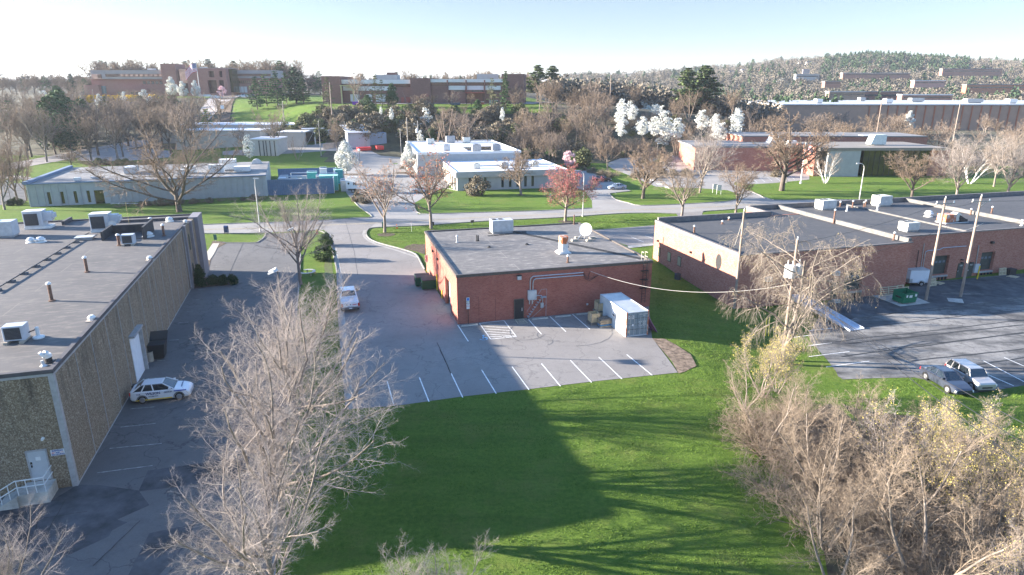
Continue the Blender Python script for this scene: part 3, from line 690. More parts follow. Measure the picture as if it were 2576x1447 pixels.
for (x,y,h,r,l,cap) in ((1712,352,.75,.1,'white capped pipe on the left part of the middle building roof',True),(1875,340,.8,.08,'dark bent pipe left of its twin on the middle building roof',False),(1888,340,.75,.08,'dark bent pipe right of its twin on the middle building roof',False),(1978,392,.18,.14,'small black roof drain stub on the middle building roof',False)):
    vent_pipe(FM,onroof(FM,zB,x,y,RH),h,r,'vent_pipe',l,cap,mat=m_lgrey if cap else m_black)
vent_pipe(FM,onroof(FM,zC,222,370,RH),.18,.14,'vent_pipe','small black stub near the walkway pads on the middle building roof',False,m_black)
def rooftop_unit(fr,p,L,W_,H,label,group=None,mat=None,fans=1,grille='front',rz=0,hood=False):
    t=fr.thing('rooftop_unit',label,'rooftop unit',p,rz,group); mt=mat or m_white
    obj('curb',MB().box(-L/2+.1,L/2-.1,-W_/2+.1,W_/2-.1,0,.22),m_grey,t)
    c=obj('casing',MB().box(-L/2,L/2,-W_/2,W_/2,.22,H),mt,t,bev=.02)
    m=MB()
    for i in range(3): m.box(-L/2+.06+i*(L-.12)/3,-L/2+.03+(i+1)*(L-.12)/3,-W_/2-.012,-W_/2-.001,.3,H-.08)
    obj('access_panel',m,m_lgrey,c)
    m=MB()
    for i in range(fans): m.cyl((-L/2+.45+i*.9,W_*.1,H+.001),(-L/2+.45+i*.9,W_*.1,H+.06),.34,n=14)
    obj('fan_grille',m,m_black,t)
    m=MB()
    for i in range(9): m.box(-L/2-.02,-L/2-.002,-W_/2+.1,W_/2-.1,.34+i*(H-.5)/9,.34+i*(H-.5)/9+.05)
    obj('coil_grille',m,m_grey,t)
    if hood: obj('intake_hood',MB().add([(L/2,-W_*.35,.5),(L/2,W_*.35,.5),(L/2+.55,W_*.35,.4),(L/2+.55,-W_*.35,.4),(L/2,-W_*.35,H-.15),(L/2,W_*.35,H-.15)],[(0,1,2,3),(4,5,1,0),(4,0,3),(1,5,2),(5,4,3,2)]),mt,t)
    return t
p=onroof(FM,zB,2095,280,RH); rooftop_unit(FM,p+Vector((0,1.0,0)),2.9,1.7,1.75,'boxy grey rooftop air unit near the back edge of the middle brick building','',m_lgrey,2)
# satellite dish on sleds
p=onroof(FM,zC,700,330,RH); t=FM.thing('satellite_dish','big white satellite dish on the middle building roof','satellite dish',p)
m=MB(); prof=[(r_*.72,.30*(r_/1.15)**2*.5) for r_ in (0.02,.3,.6,.9,1.15)]+[(.83,.175),(.65,.115),(.43,.06),(.22,.03)]
m.lathe(prof,(0,0,0),28); M1=Matrix.Translation((.0,0,1.75))@Matrix.Rotation(R(-52),4,'Y')@Matrix.Rotation(R(0),4,'Z')
M1=Matrix.Translation((.1,-.05,1.35))@Vector((-.62,-.74,.28)).to_track_quat('Z','Y').to_matrix().to_4x4()
dish=obj('reflector',m.xf(M1),M('dish_white',(.75,.75,.74),var=.04,rough=.4),t,smooth=False)
q=Vector((-.62,-.74,.28)).normalized(); fo=Vector((.1,-.05,1.35))+q*.65
obj('feed_arm',MB().tube([M1@Vector((.62,-.35,.13)),fo],.02,5).tube([M1@Vector((-.62,-.35,.13)),fo],.02,5).cyl(fo,fo-q*.15,.06),m_grey,t)
obj('mount',MB().tube([(0,0,1.35),(0,.1,.15)],.06).tube([(.0,.1,1.2),(.9,.1,.12)],.04).tube([(0,.1,1.2),(-.9,.1,.12)],.04).tube([(0,.1,1.0),(0,1.0,.12)],.04),m_galv,t)
m=MB()
for x,y in ((-1.5,-.3),(1.2,.4),(0.3,-.8),(-.6,.9)): m.box(x-.4,x+.4,y-.28,y+.28,0,.14); m.box(x-.35,x+.35,y-.2,y+.2,.14,.26)
obj_each('ballast',m,M('ballast_block',(.35,.31,.25),var=.3,scale=4),t)
# walkway pads: one strip of pads laid on the roof
m=MB(); a=onroof(FM,zC,108,262,RH); b=onroof(FM,zC,1180,490,RH); n_=26
for i in range(n_):
    q=a.lerp(b,(i+.5)/n_); m.cb((q.x,q.y,RH+.012),(.75,.72,.02),math.atan2(b.y-a.y,b.x-a.x))
for i in range(7):
    for j in (0,1):
        q=onroof(FM,zB,1985+i*46,272+j*22-(4*i if j else 2*i),RH); m.cb((q.x,q.y-.2,RH+.012),(.66,.62,.02))
wp=obj('walkway_pads',m,M('black_rubber_pad',(.022,.021,.021),var=.25,scale=2,rough=.8),bm_)
# ---- left exposed-aggregate building
FL=Frame((-27.2,35.4),R(16.75)); LH=7.95; LL=52.0; LWD=75
m_agg=mat_aggregate()
bl=thing('warehouse','long exposed aggregate warehouse with flat dark roof filling the left of the photo','building',FL.o,FL.a)
dr=rect_side(FL,zA,[(1068,1110),(1120,1447),(1185,1350),(1140,1045)])
do=FL.side(*zA([(1120,1447)])[0]),FL.side(*zA([(1183,1352)])[0]),FL.side(*zA([(1068,1110)])[0]),FL.side(*zA([(1137,1047)])[0])
print('garage door local',do)
m=MB(); m.box(-LWD,0,0,.3,-1.2,LH-.25); m.box(-.3,0,.3,LL,-1.2,LH-.25); m.box(-LWD,-.3,LL-.3,LL,-1,LH-.25)
obj('wall',m,m_agg,bl)
obj('roof',MB().box(-LWD,-.25,.25,LL-.25,LH-.6,LH-.16),m_roofL,bl)
m=MB(); m.box(-LWD,.08,-.08,.2,LH-.25,LH); m.box(-.2,.08,.2,LL-6,LH-.25,LH); m.box(-LWD,.08,LL-.2,LL+.08,LH-.25,LH)
obj('roof_edge',m,M('dark_flashing',(.07,.065,.07),var=.2),bl)
obj('roof_fascia',MB().box(-LWD,.05,-.05,-.001,LH-.42,LH-.252).box(.001,.05,0,LL-6,LH-.42,LH-.252),m_trimL,bl)
obj('corner_pilaster',MB().box(-.25,.06,-.06,.25,-1,LH-.43),m_trimL,bl)
m=MB()
for y in [FL.side(*zA([q])[0])[0] for q in ((612,1243),(740,1097),(858,967),(963,860),(1055,762),(1140,672),(1220,590))]+[27.0,30.1,33.2,36.3,39.4,42.5]: m.box(.002,.03,y-.03,y+.03,-.6,LH-.43)
for x in (-5.2,-11.,-17): m.box(x-.07,x+.07,-.05,-.002,-.6,LH-.43)
m.box(.002,.045,.26,44,-.15,.08); m.box(-40,-.26,-.045,-.002,-.3,-.06)
obj('panel_joint',m,m_trimL,bl)
y0,y1=do[0][0],do[1][0]; zt=do[3][1]
d=obj('garage_door',MB().box(.005,.06,y0,y1,0,zt),M('white_door',(.72,.72,.72),var=.05,rough=.6),bl)
m=MB(); m.box(.0,.45,y0-.1,y1+.25,zt+.02,zt+.2); m.box(.0,.35,y1+.02,y1+.2,0,zt+.019)
obj('door_surround',m,m_trimL,d)
r=rect_front(FL,zI,[(180,655),(300,640),(215,832),(335,830)])
dx0=FL.front(*zI([(215,832)])[0])[0]; dx1=FL.front(*zI([(335,830)])[0])[0]; dz0=FL.front(*zI([(270,833)])[0])[1]; dz1=FL.front(*zI([(240,648)])[0])[1]
print('door',dx0,dx1,dz0,dz1)
d=obj('door',MB().box(dx0,dx1,-.05,-.004,dz0,dz1),M('grey_door',(.42,.43,.44),var=.06,rough=.5),bl)
obj('door_frame',openwall(MB(),dx0-.08,dx1+.08,dz0,dz1+.08,[(dx0,dx1,-9,dz1)],-.08,-.003),m_trimL,d)
obj('handle',MB().box(dx0+.08,dx0+.14,-.1,-.05,dz0+.95,dz0+1.1).box(dx0+.06,dx0+.16,-.07,-.05,dz0+1.15,dz0+1.3),m_black,d)
obj('notice',MB().box(dx0+.38,dx0+.65,-.06,-.051,dz0+1.35,dz0+1.6),m_white,d)
r=rect_front(FL,zI,[(345,643),(400,670)]); cxs=(r[0]+r[1])/2; czs=(r[2]+r[3])/2
sg=FL.thing('wall_sign','white shipping and receiving sign on the warehouse wall beside the grey door','sign',(cxs,-.004,czs)); 
obj('panel',MB().box(-.38,.38,-.03,0,-.2,.2),m_white,sg)
m_blue=M('sign_blue',(.02,.05,.25)); m_red=M('sign_red',(.6,.03,.03))
writing('SHIPPING',.14,m_blue,sg,(0,-.035,.13),bold=.004); writing('AND',.11,m_blue,sg,(0,-.035,0),bold=.004); writing('RECEIVING',.14,m_blue,sg,(0,-.035,-.13),bold=.004)
obj('arrow',MB().xprism([(-.34,0),(-.24,.05),(-.24,.015),(-.14,.015),(-.14,-.015),(-.24,-.015),(-.24,-.05)],-.036,-.031),m_red,sg); obj('dash',MB().xprism([(.14,-.012),(.3,-.012),(.3,.012),(.14,.012)],-.036,-.031),m_red,sg)
x,z=FL.front(*zI([(277,567)])[0]); obj('security_camera',MB().cyl((x,0,z),(x,-.12,z),.09).cyl((x,-.1,z-.02),(x,-.2,z-.04),.06),m_white,bl)
# fins and slit windows at the far end
y=FL.side(*zA([(1560,235)])[0])[0]; print('fin y',y)
for (a,b,xo,h) in ((43.6,44.1,.35,LH-.02),(46.6,47.1,.6,LH+.02),(48.6,52.3,1.05,LH+.12)):
    obj('fin',MB().box(-.02,xo,a,b,-.3,h),M('mauve_grey_fin',(.20,.185,.195),var=.08),bl)
obj('wall_bay',MB().box(-.1,.3,44.1,46.6,-.3,LH-.1).box(-.1,.6,47.1,48.6,-.3,LH-.05),m_agg,bl)
for y,z0,z1 in ((45.3,4.6,6.6),(45.3,.8,2.9)):
    q=obj('window',MB().box(.302,.34,y-.25,y+.25,z0,z1),m_black,bl); obj('pane',MB().box(.341,.36,y-.19,y+.19,z0+.06,z1-.06),mat_glass('green_glass',(.03,.06,.03)),q)
obj('downpipe',MB().cyl((.1,43.4,.3),(.1,43.4,LH-.5),.06),m_trimL,bl)
# parapet stubs at the back edge
m=MB()
for x,y in ((-33,LL-3),(-14,LL-3),(-25,LL-2)): m.box(x-.15,x+.15,y,y+3,LH-.16,LH+.35)
m.box(-9,.0,LL-3.2,LL-2.95,LH-.16,LH+.15)
obj_each('parapet_stub',m,M('dark_flashing',(0,0,0)),bl)
RL=LH-.16
def big_unit(p,label):
    t=FL.thing('rooftop_unit',label,'rooftop unit',p,group='big rooftop units of the warehouse'); t.scale=(.72,.8,.8)
    obj('curb',MB().box(-1.5,2.3,-1.0,1.0,0,.35),m_white,t)
    obj('casing',MB().box(-1.4,1.3,-1.0,1.0,.36,2.6),M('grey_casing',(.42,.44,.47),var=.1,scale=1.5,rough=.5),t,bev=.02)
    c=obj('coil',MB().box(-1.25,.7,-1.03,-1.001,.55,2.3),m_black,t)
    m=MB()
    for i in range(12): m.box(-1.25,.7,-1.05,-1.031,.6+i*.14,.63+i*.14)
    obj('coil_fins',m,M('coil_fin',(.10,.11,.12)),c)
    obj('duct',MB().box(1.3,2.5,-.6,.6,1.1,2.4).box(2.5,2.9,-.5,.5,1.5,2.2),M('grey_casing',(0,0,0)),t)
    obj('lid',MB().box(-1.45,1.35,-1.05,1.05,2.6,2.68),m_white,t)
    obj('brace',MB().cb((.95,-1.04,1.3),(.1,.05,1.5),0,.3),m_lgrey,t)
    return t
big_unit(onroof(FL,zA,285,245,RL)+Vector((0,1,0)),'big square rooftop unit with side duct at the left edge side of the warehouse roof')
big_unit(onroof(FL,zA,835,270,RL)+Vector((0,1,0)),'big square rooftop unit with side duct beside the black roof well')
def small_unit(p,label,rz=0):
    t=FL.thing('condenser_unit',label,'condenser unit',p,rz)
    obj('casing',MB().box(-.62,.62,-.45,.45,.16,1.15),M('grey_casing',(0,0,0)),t,bev=.02)
    m=MB().box(-.5,.42,-.47,-.451,.26,1.05); obj('coil',m,m_black,t)
    m=MB()
    for i in range(9): m.box(-.5,.42,-.485,-.471,.3+i*.09,.32+i*.09)
    obj('grille',m,M('coil_fin',(0,0,0)),t)
    obj('skid',MB().box(-.6,-.35,-.7,.7,0,.16).box(.3,.55,-.7,.7,0,.16),M('timber_grey',(.35,.30,.24)),t)
    return t
small_unit(onroof(FL,zA,150,1165,RL),'grey condenser unit on timber skids near the front of the warehouse roof')
t=small_unit(onroof(FL,zA,1070,370,RL),'small condenser unit in front of the black roof well on the warehouse')
rooftop_unit(FL,onroof(FL,zA,35,310,RL)+Vector((0,.5,0)),2.2,1.8,1.8,'low square rooftop unit cut off by the left photo edge','',M('grey_casing',(0,0,0)),1)
for x,y,s,l in ((258,352,1,'left one of a pair of mushroom roof vents'),(338,348,1.15,'right one of a pair of mushroom roof vents'),(1403,178,1,'mushroom vent near the back corner of the warehouse roof'),(1227,303,1.25,'mushroom vent right of the black roof well')):
    t=FL.thing('mushroom_vent',l,'roof vent',onroof(FL,zA,x,y,RL),group='mushroom vents of the warehouse roof')
    obj('cap',MB().lathe([(.34*s,.22),(.42*s,.25),(.42*s,.34),(.3*s,.42),(.3*s,.5),(.12*s,.58)],n=16),m_white,t)
    obj('base',MB().lathe([(.5*s,0),(.48*s,.1),(.28*s,.12),(.28*s,.22)],n=16),m_white,t)
for x,y,h,l in ((430,835,1.35,'lone vent pipe in the middle of the warehouse roof'),(722,597,1.3,'vent pipe farther back in the middle of the warehouse roof'),(1357,298,1.2,'vent pipe right of the mushroom vent near the warehouse corner'),(987,378,1.1,'vent pipe left of the small condenser unit')):
    vent_pipe(FL,onroof(FL,zA,x,y,RL),h,.13,'vent_pipe',l)
for x,y,l in ((1240,498,'squat vent by the warehouse roof edge opposite the cone shrub'),(762,998,'squat vent by the warehouse roof edge above the white door'),(1535,192,'squat vent at the far warehouse roof corner'),(1243,172,'squat vent in front of the roof parapet step')):
    t=FL.thing('squat_vent',l,'roof vent',onroof(FL,zA,x,y,RL)); obj('body',MB().lathe([(.2,0),(.2,.2),(.28,.25),(.14,.42)],n=12),m_white,t); obj('base',MB().box(-.35,.35,-.35,.35,0,.05),M('flash_tan',(.35,.30,.25)),t)
p=onroof(FL,zA,405,1340,RL); t=FL.thing('gooseneck_vent','round hooded vent at the front corner of the warehouse roof','roof vent',p)
obj('neck',MB().cyl((0,0,0),(0,0,.35),.2,n=14).box(-.3,.3,-.3,.3,0,.06),m_black,t); obj('hood',MB().tube([(0,0,.33),(-.02,-.02,.5),(-.15,-.12,.58),(-.28,-.2,.5)],.23,14),m_white,t)
p=onroof(FL,zA,362,1372,RL); t=FL.thing('vent_stub','short tilted pipe stub beside the round hooded vent','vent pipe',p); obj('pipe',MB().cyl((0,0,0),(-.05,0,.35),.08).cyl((0,0,0),(0,0,.1),.2,.1),m_lgrey,t)
# roof well
p=onroof(FL,zA,1050,310,RL); t=FL.thing('roof_well','black walled square roof well on the warehouse','roof well',p)
obj('wall',MB().box(-2.2,-2.0,-1.2,3.0,0,1.0).box(2.0,2.2,-1.8,3.0,0,1.4).box(-2.0,2.0,2.8,3.0,0,.9).box(-2.0,2.0,-1.2,2.8,0,.06),M('black_membrane',(.035,.035,.038),var=.3,scale=2),t)
p=onroof(FL,zA,940,262,RL); t=FL.thing('small_dish','small pale satellite dish on the left wall of the roof well','satellite dish',p)
obj('reflector',MB().lathe([(.02,0),(.25,.02),(.42,.08),(.42,.1),(.25,.05)],n=16).xf(Matrix.Translation((0,-.1,.9))@Vector((.5,-.8,.3)).to_track_quat('Z','Y').to_matrix().to_4x4()),M('dish_tan',(.55,.50,.45)),t); obj('mast',MB().cyl((0,0,0),(0,0,.9),.03),m_black,t)
p=onroof(FL,zA,1076,240,RL); t=FL.thing('tv_antenna','thin rooftop aerial mast behind the roof well','antenna',p)
obj('mast',MB().cyl((0,0,0),(0,0,3.2),.025),M('brass',(.35,.28,.12)),t); obj('boom',MB().cyl((-1.6,0,3.1),(1.3,0,3.0),.02).cyl((-1.4,-.5,3.1),(-1.4,.5,3.1),.012).cyl((-.7,-.4,3.1),(-.7,.4,3.1),.012).cyl((.2,-.35,3.05),(.2,.35,3.05),.012).cyl((1.0,-.3,3.05),(1.0,.3,3.05),.012),m_lgrey,t)
# gas line on blocks
a=onroof(FL,zA,-60,775,RL); b=onroof(FL,zA,740,285,RL); t=FL.thing('gas_pipe','long black gas pipe on small blocks running across the warehouse roof','pipe',(0,0,RL))
obj('pipe',MB().cyl((a.x,a.y,.2),(b.x,b.y,.2),.05,n=8),m_black,t); m=MB()
for i in range(9):
    q=a.lerp(b,(i+.3)/9); m.cb((q.x,q.y,.08),(.7,.25,.16),R(20))
obj('block',m,M('block_grey',(.13,.12,.12)),t)
p=onroof(FL,zA,705,325,RL); t=FL.thing('roof_hatch','low flat grey roof hatch at the end of the gas pipe','hatch',p); obj('curb',MB().box(-.8,.8,-.5,.5,0,.25),m_grey,t); obj('lid',MB().box(-.9,.9,-.6,.6,.25,.33),m_lgrey,t)
p=onroof(FL,zA,322,1140,RL); t=FL.thing('pipe_curb','white pipe portal with black hoses beside the condenser unit','pipe',p)
obj('curb',MB().lathe([(.35,0),(.35,.1),(.25,.14),(.12,.2),(.12,.75),(.02,.8)],n=12),m_white,t); obj('hose',MB().tube([(-.1,0,.6),(-.4,-.05,.5),(-.8,0,.3),(-1.3,0,.4)],.04,6),m_black,t)
# concrete stairs with rail
FS=FL; lx=FL.front(*zI([(350,870)])[0],-1.5)[0]
x1=dx1+.25; zt=dz0-.02; zg=-.35
st=FL.thing('concrete_stairs','pale concrete steps with white pipe railing below the grey warehouse door','stairs',(0,0,0))
m=MB(); n_=6; xa=dx0-.35
m.box(xa,x1,-1.5,-.09,zg-.3,zt)
for i in range(n_):
    m.box(xa-.3*(i+1),xa-.3*i,-1.5,-.09,zg-.3,zt-(zt-zg)*(i+1)/(n_+1))
m.xprism([(xa,zt+.002),(xa-.3*n_-.3,zg),(xa-.3*n_-.3,zg-.3),(xa,zg-.3)],-1.65,-1.5)
obj('steps',m,m_conc,st)
m=MB(); 
for z in (.95,.5):
    m.tube([(x1-.1,-.1,zt+z),(x1-.1,-1.45,zt+z),(xa,-1.45,zt+z),(xa-.3*n_,-1.45,zg+z+.1)],.035,6)
for i in range(8):
    t_=i/7; x=x1-.1+(xa-.3*n_-x1+.1)*t_; zz=zt if x>xa else zt+(zg-zt)*(xa-x)/(.3*n_)
    m.cyl((x,-1.45,zz-.1),(x,-1.45,zz+.95),.025,n=6)
obj('railing',m,m_white,st)
# ---- right brick building (three blocks behind one loading yard)
FR=Frame((26.2,72.9),R(15.6),-1.2); HR=6.85
br_=thing('brick_building','long low brick building with dark flat roofs and loading doors on the right','building',FR.o,FR.a)
x2=FR.roof(2300.4,604.5,HR).x; print('block1 w',x2)
B1W=24.8; B1D=20.6; x3=None
pr=FR.roof(1964.3,520.8,HR); pq=FR.roof(2282,502.5,HR); pw=FR.roof(2576,566.4,HR); pz=FR.roof(2394.7,520.8,HR); print('b2',pr,pq,pw,pz)
B2=(B1W-6.2,pq.x+.0); YB=3.0
dsets=[]
dk1=rect_front(FR,zM,[(245,430),(470,420),(455,680),(235,690)]); 
f2=lambda pts: [FR.front(*q,YB) for q in zM(pts)]
dk2=f2([(1420,240),(1610,232),(1580,475),(1400,485)]); dk3=f2([(2030,195),(2200,185),(2170,415),(1990,432)])
D1=(dk1[0],dk1[1],1.15,1.15+3.0)
print('docks',dk1,dk2,dk3)
def avg(q): return (min(q[0][0],q[3][0]),max(q[1][0],q[2][0]),(q[2][1]+q[3][1])/2,(q[0][1]+q[1][1])/2)
a1=f1=[FR.front(*q,0) for q in zM([(265,435),(490,420),(475,675),(235,695)])]; D1=((a1[0][0]+a1[3][0])/2,(a1[1][0]+a1[2][0])/2,(a1[2][1]+a1[3][1])/2,(a1[0][1]+a1[1][1])/2)
D2=((dk2[0][0]+dk2[3][0])/2,(dk2[1][0]+dk2[2][0])/2,(dk2[2][1]+dk2[3][1])/2,(dk2[0][1]+dk2[1][1])/2)
D3=((dk3[0][0]+dk3[3][0])/2,(dk3[1][0]+dk3[2][0])/2,(dk3[2][1]+dk3[3][1])/2,(dk3[0][1]+dk3[1][1])/2)
EX=90
m=MB(); openwall(m,0,B1W,-.5,HR-.3,[D1],0,.5); m.box(0,.4,.5,B1D,-.5,HR-.3); m.box(.4,B1W,B1D-.3,B1D,-.5,HR-.3); m.box(B1W-.4,B1W,.5,B1D-.3,-.5,HR-.3)
openwall(m,B1W+.002,EX,-.5,HR-.3,[D2,D3],YB,YB+.5)
m.box(B1W-6,B1W-5.6,B1D,26.0,-.5,HR-.3); m.box(B1W-5.6,EX,25.7,26,-.5,HR-.3)
obj('wall',m,m_brickR,br_)
m=MB(); m.box(.3,B1W-.3,.3,B1D-.3,HR-.75,HR-.35); m.box(B1W-.29,EX,YB+.3,25.8,HR-.75,HR-.36); m.box(B1W-5.8,B1W-.3,B1D+.02,25.8,HR-.75,HR-.362)
obj('roof',m,m_roofR,br_)
m_par=M('parapet_membrane',(.115,.11,.105),var=.2,scale=1.2); m_edge=M('roof_edge_metal',(.17,.15,.14),var=.2)
m=MB(); m.box(-.06,B1W+.06,-.06,.2,HR-.35,HR-.2); m.box(-.06,.35,.2,B1D,HR-.35,HR); m.box(B1W-.3,EX,YB-.06,YB+.2,HR-.35,HR-.2)
m.box(.35,B1W-6.1,B1D-.35,B1D+.05,HR-.35,HR+.35); m.box(B1W-6.05,B1W-5.6,B1D-.3,26,HR-.35,HR+.25); m.box(B1W-5.6,EX,25.65,26.05,HR-.35,HR+.3)
obj('roof_edge',m,m_edge,br_)
m=MB(); m.box(B1W-.5,B1W+.02,.21,B1D+5.2,HR-.35,HR+.22); m.box(pq.x-.0,pq.x+.5,YB+.21,25.6,HR-.35,HR+.2); mx=(B1W+pq.x)/2; m.box(mx-.2,mx+.2,YB+.21,25.6,HR-.35,HR-.15)
obj('dividing_parapet',m,m_par,br_)
for (D,yb) in ((D1,0),(D2,YB),(D3,YB)):
    d=obj('dock_door',MB().box(D[0],D[1],yb+.38,yb+.45,D[2],D[3]),m_wooddoor,br_)
    m=MB()
    for i in range(3):
        w=(D[1]-D[0]); xx=D[0]+w*(.2+.27*i); m.box(xx,xx+w*.17,yb+.36,yb+.379,D[2]+1.55,D[2]+1.85)
    obj('window',m,M('pale_pane',(.16,.19,.22),rough=.2),d)
    m=MB()
    for i in range(1,5): m.box(D[0],D[1],yb+.37,yb+.379,D[2]+i*.58,D[2]+i*.58+.03)
    obj('panel_ribs',m,m_black,d)
    obj('dock_sill',MB().box(D[0]-.2,D[1]+.05,yb-.18,yb-.003,D[2]-.3,D[2]-.08),m_galv,br_)
    m=MB()
    for i in range(5): xx=D[0]-.1+(D[1]-D[0])*i/4.2; m.box(xx,xx+.16,yb-.2,yb-.004,D[2]-1.0,D[2]-.31)
    obj_each('dock_bumper',m,m_black,br_)
def mandoor(pts,yb,num=None):
    q=[FR.front(*s,yb) for s in zM(pts)]; x0=(q[0][0]+q[1][0])/2; h=q[0][1]; z0=.15
    d=obj('door',MB().box(x0,x0+.95,yb-.05,yb-.004,z0,z0+2.1),m_wooddoor,br_)
    obj('handle',MB().box(x0+.08,x0+.13,yb-.1,yb-.05,z0+.9,z0+1.1),m_galv,d)
    if num: writing(num,.32,m_white,d,(x0+.48,yb-.06,z0+1.75),bold=.006)
mandoor([(85,605),(60,810)],0,'117'); mandoor([(1715,360),(1690,545)],YB,'119'); mandoor([(1850,345),(1820,535)],YB,'121')
def wallac(z,x,y,yb,l=None):
    s,h=FR.front(*z([(x,y)])[0],yb); a=obj('air_conditioner',MB().box(s,s+.75,yb-.45,yb-.004,h-.5,h),m_white,br_)
    obj('grille',MB().box(s+.08,s+.6,yb-.47,yb-.451,h-.42,h-.08),m_grey,a); 
wallac(zD,683,795,0); wallac(zD,122,843,0)
s,h=FR.front(*zD([(5,875)])[0],0)
for (zz,x,y) in ((zM,1757,280),(zM,1755,318),(zM,1880,320)): 
    s,h=FR.front(*zz([(x,y)])[0],YB); obj('wall_lamp',MB().box(s,s+.3,YB-.25,YB-.004,h-.15,h),m_black,br_)
s,h=FR.front(*zM([(2145,50)])[0],YB); obj('wall_lamp',MB().box(s,s+.4,YB-.3,YB-.004,h-.3,h),m_black,br_)
def cpt(x,y,yb=YB): s,h=FR.front(*zM([(x,y)])[0],yb-.08); return (s,yb-.08,h)
obj('conduit',MB().tube([cpt(1235,440),cpt(1285,80)],.05),m_galv,br_)
obj('conduit',MB().tube([cpt(1260,440),cpt(1300,190),cpt(1330,172),cpt(1480,158),cpt(1530,135),cpt(1830,112)],.05),m_galv,br_)
obj('conduit',MB().tube([cpt(1950,370),cpt(1992,105)],.06),m_galv,br_)
obj('downpipe',MB().tube([cpt(1175,440),cpt(1215,165)],.04),m_black,br_)
q=cpt(1930,400); obj('meter_box',MB().box(q[0]-.1,q[0]+.75,YB-.3,YB-.004,q[2]-.6,q[2]+.6),m_lgrey,br_)
q=cpt(1225,445); obj('meter_box',MB().box(q[0]-.2,q[0]+.6,YB-.3,YB-.004,q[2]-.6,q[2]),m_lgrey,br_)
s,h=FR.front(*zM([(650,400)])[0],0)
m=MB()
for pts in (((1298,395),(1330,465)),((1385,432),(1415,510)),((1465,468),(1502,548))):
    q=[FR.side(*s,0) for s in zC(pts)]; y0=min(q[0][0],q[1][0]); y1=max(q[0][0],q[1][0])
    yc=(q[0][0]+q[1][0])/2; zc_=(q[0][1]+q[1][1])/2; w=obj('window',MB().box(-.04,-.003,yc-.45,yc+.45,zc_-.65,zc_+.65),m_black,br_)
    obj('pane',MB().box(-.06,-.041,yc-.38,yc+.38,zc_-.58,zc_+.58),M('tan_blind',(.30,.27,.18),var=.1,rough=.3),w)
for pts in ((1310,338),(1582,432)):
    y,z=FR.side(*zC([pts])[0],0); obj('wall_lamp',MB().box(-.25,-.003,y-.12,y+.12,z-.12,z+.12),m_black,br_)
y,z=FR.side(*zC([(1808,512)])[0],0); m=MB(); m.cyl((-.02,0,0),(-.004,0,0),.75,n=24); m.xf(Matrix.Translation((0,y,z))@Matrix.Diagonal((1,.8,1.3,1)))
obj('louvred_vent',m,m_black,br_)
# its roof units
RR=HR-.36
def ru(x,y,L,W_,H,l,**k): p=onroof(FR,zD,x,y,RR); return rooftop_unit(FR,p+Vector((0,W_/2,0)),L,W_,H,l,'rooftop units of the right brick building',**k)
m_cream=M('cream_casing',(.60,.58,.50),var=.08,scale=2,rough=.5)
ru(655,290,2.6,1.9,1.5,'cream rooftop unit nearest the road on the right brick building',mat=m_cream,fans=2); ru(1120,262,2.4,1.9,1.7,'cream rooftop unit with slanted hood by the back parapet',mat=m_cream,fans=1,hood=True)
ru(1348,472,2.0,1.6,1.25,'cream rooftop unit near the front roof edge of the right building',mat=m_cream,fans=2)
p=onroof(FR,zD,1690,395,RR); t=FR.thing('blower_unit','white rusty blower unit with round scroll housing on the right roof','rooftop unit',p)
obj('casing',MB().box(-2.0,-.2,-.3,1.2,.2,1.25),m_rustw,t); obj('scroll',MB().cyl((.25,-.2,.85),(.25,.7,.85),.62,n=18),m_cream,t); obj('intake',MB().box(.6,1.9,-.4,.8,.12,.5).add([(.5,-.3,.5),(1.7,-.3,.5),(1.7,.7,.5),(.5,.7,.5),(.5,-.3,1.1),(.5,.7,1.1)],[(0,1,4),(1,2,5,4),(2,3,5),(3,0,4,5)]),m_black,t); obj('curb',MB().box(-2.1,2.0,-.5,1.3,0,.12),m_lgrey,t)
p=onroof(FR,zD,1475,345,RR); t=FR.thing('mushroom_vent','white round mushroom vent on the right brick building','roof vent',p); obj('cap',MB().lathe([(.4,.35),(.62,.4),(.62,.55),(.45,.7),(.45,.85),(.1,.95)],n=16),m_white,t); obj('base',MB().lathe([(.6,0),(.6,.12),(.4,.14),(.4,.35)],n=16),m_white,t)
for x,y,h,l in ((690,402,1.9,'tall rusty vent pipe by the dividing parapet of the right roof'),(745,262,.7,'bent vent nearest the cream unit by the road'),(847,270,1.0,'rusty capped pipe between two cream rooftop units'),(938,272,.8,'rusty pipe left of its shorter neighbour on the right roof'),(953,262,.9,'rusty pipe right of its neighbour on the right roof'),(1187,540,.9,'rusty pipe at the front end of the dividing parapet'),(1823,330,.8,'rusty capped pipe behind the blower unit'),(1995,322,1.0,'bent grey pipe on the far right roof'),(2245,420,.7,'white capped vent at the front edge of the right roof'),(800,300,.7,'thin white pipe beside the back parapet of the right roof'),(1052,292,.7,'thin white pipe at the foot of the hooded cream unit')):
    vent_pipe(FR,onroof(FR,zD,x,y,RR),h,.11,'vent_pipe',l,mat=m_white if 'white' in l else None)
for x,y,h,l in ((1604,275,.9,'white capped pipe near the left edge of the right building roof'),(1838,200,.35,'low stub left of its twin on the right building roof'),(1893,168,.3,'low stub at the back of the right building roof')):
    vent_pipe(FR,onroof(FR,zC,x,y,RR),h,.11,'vent_pipe',l)
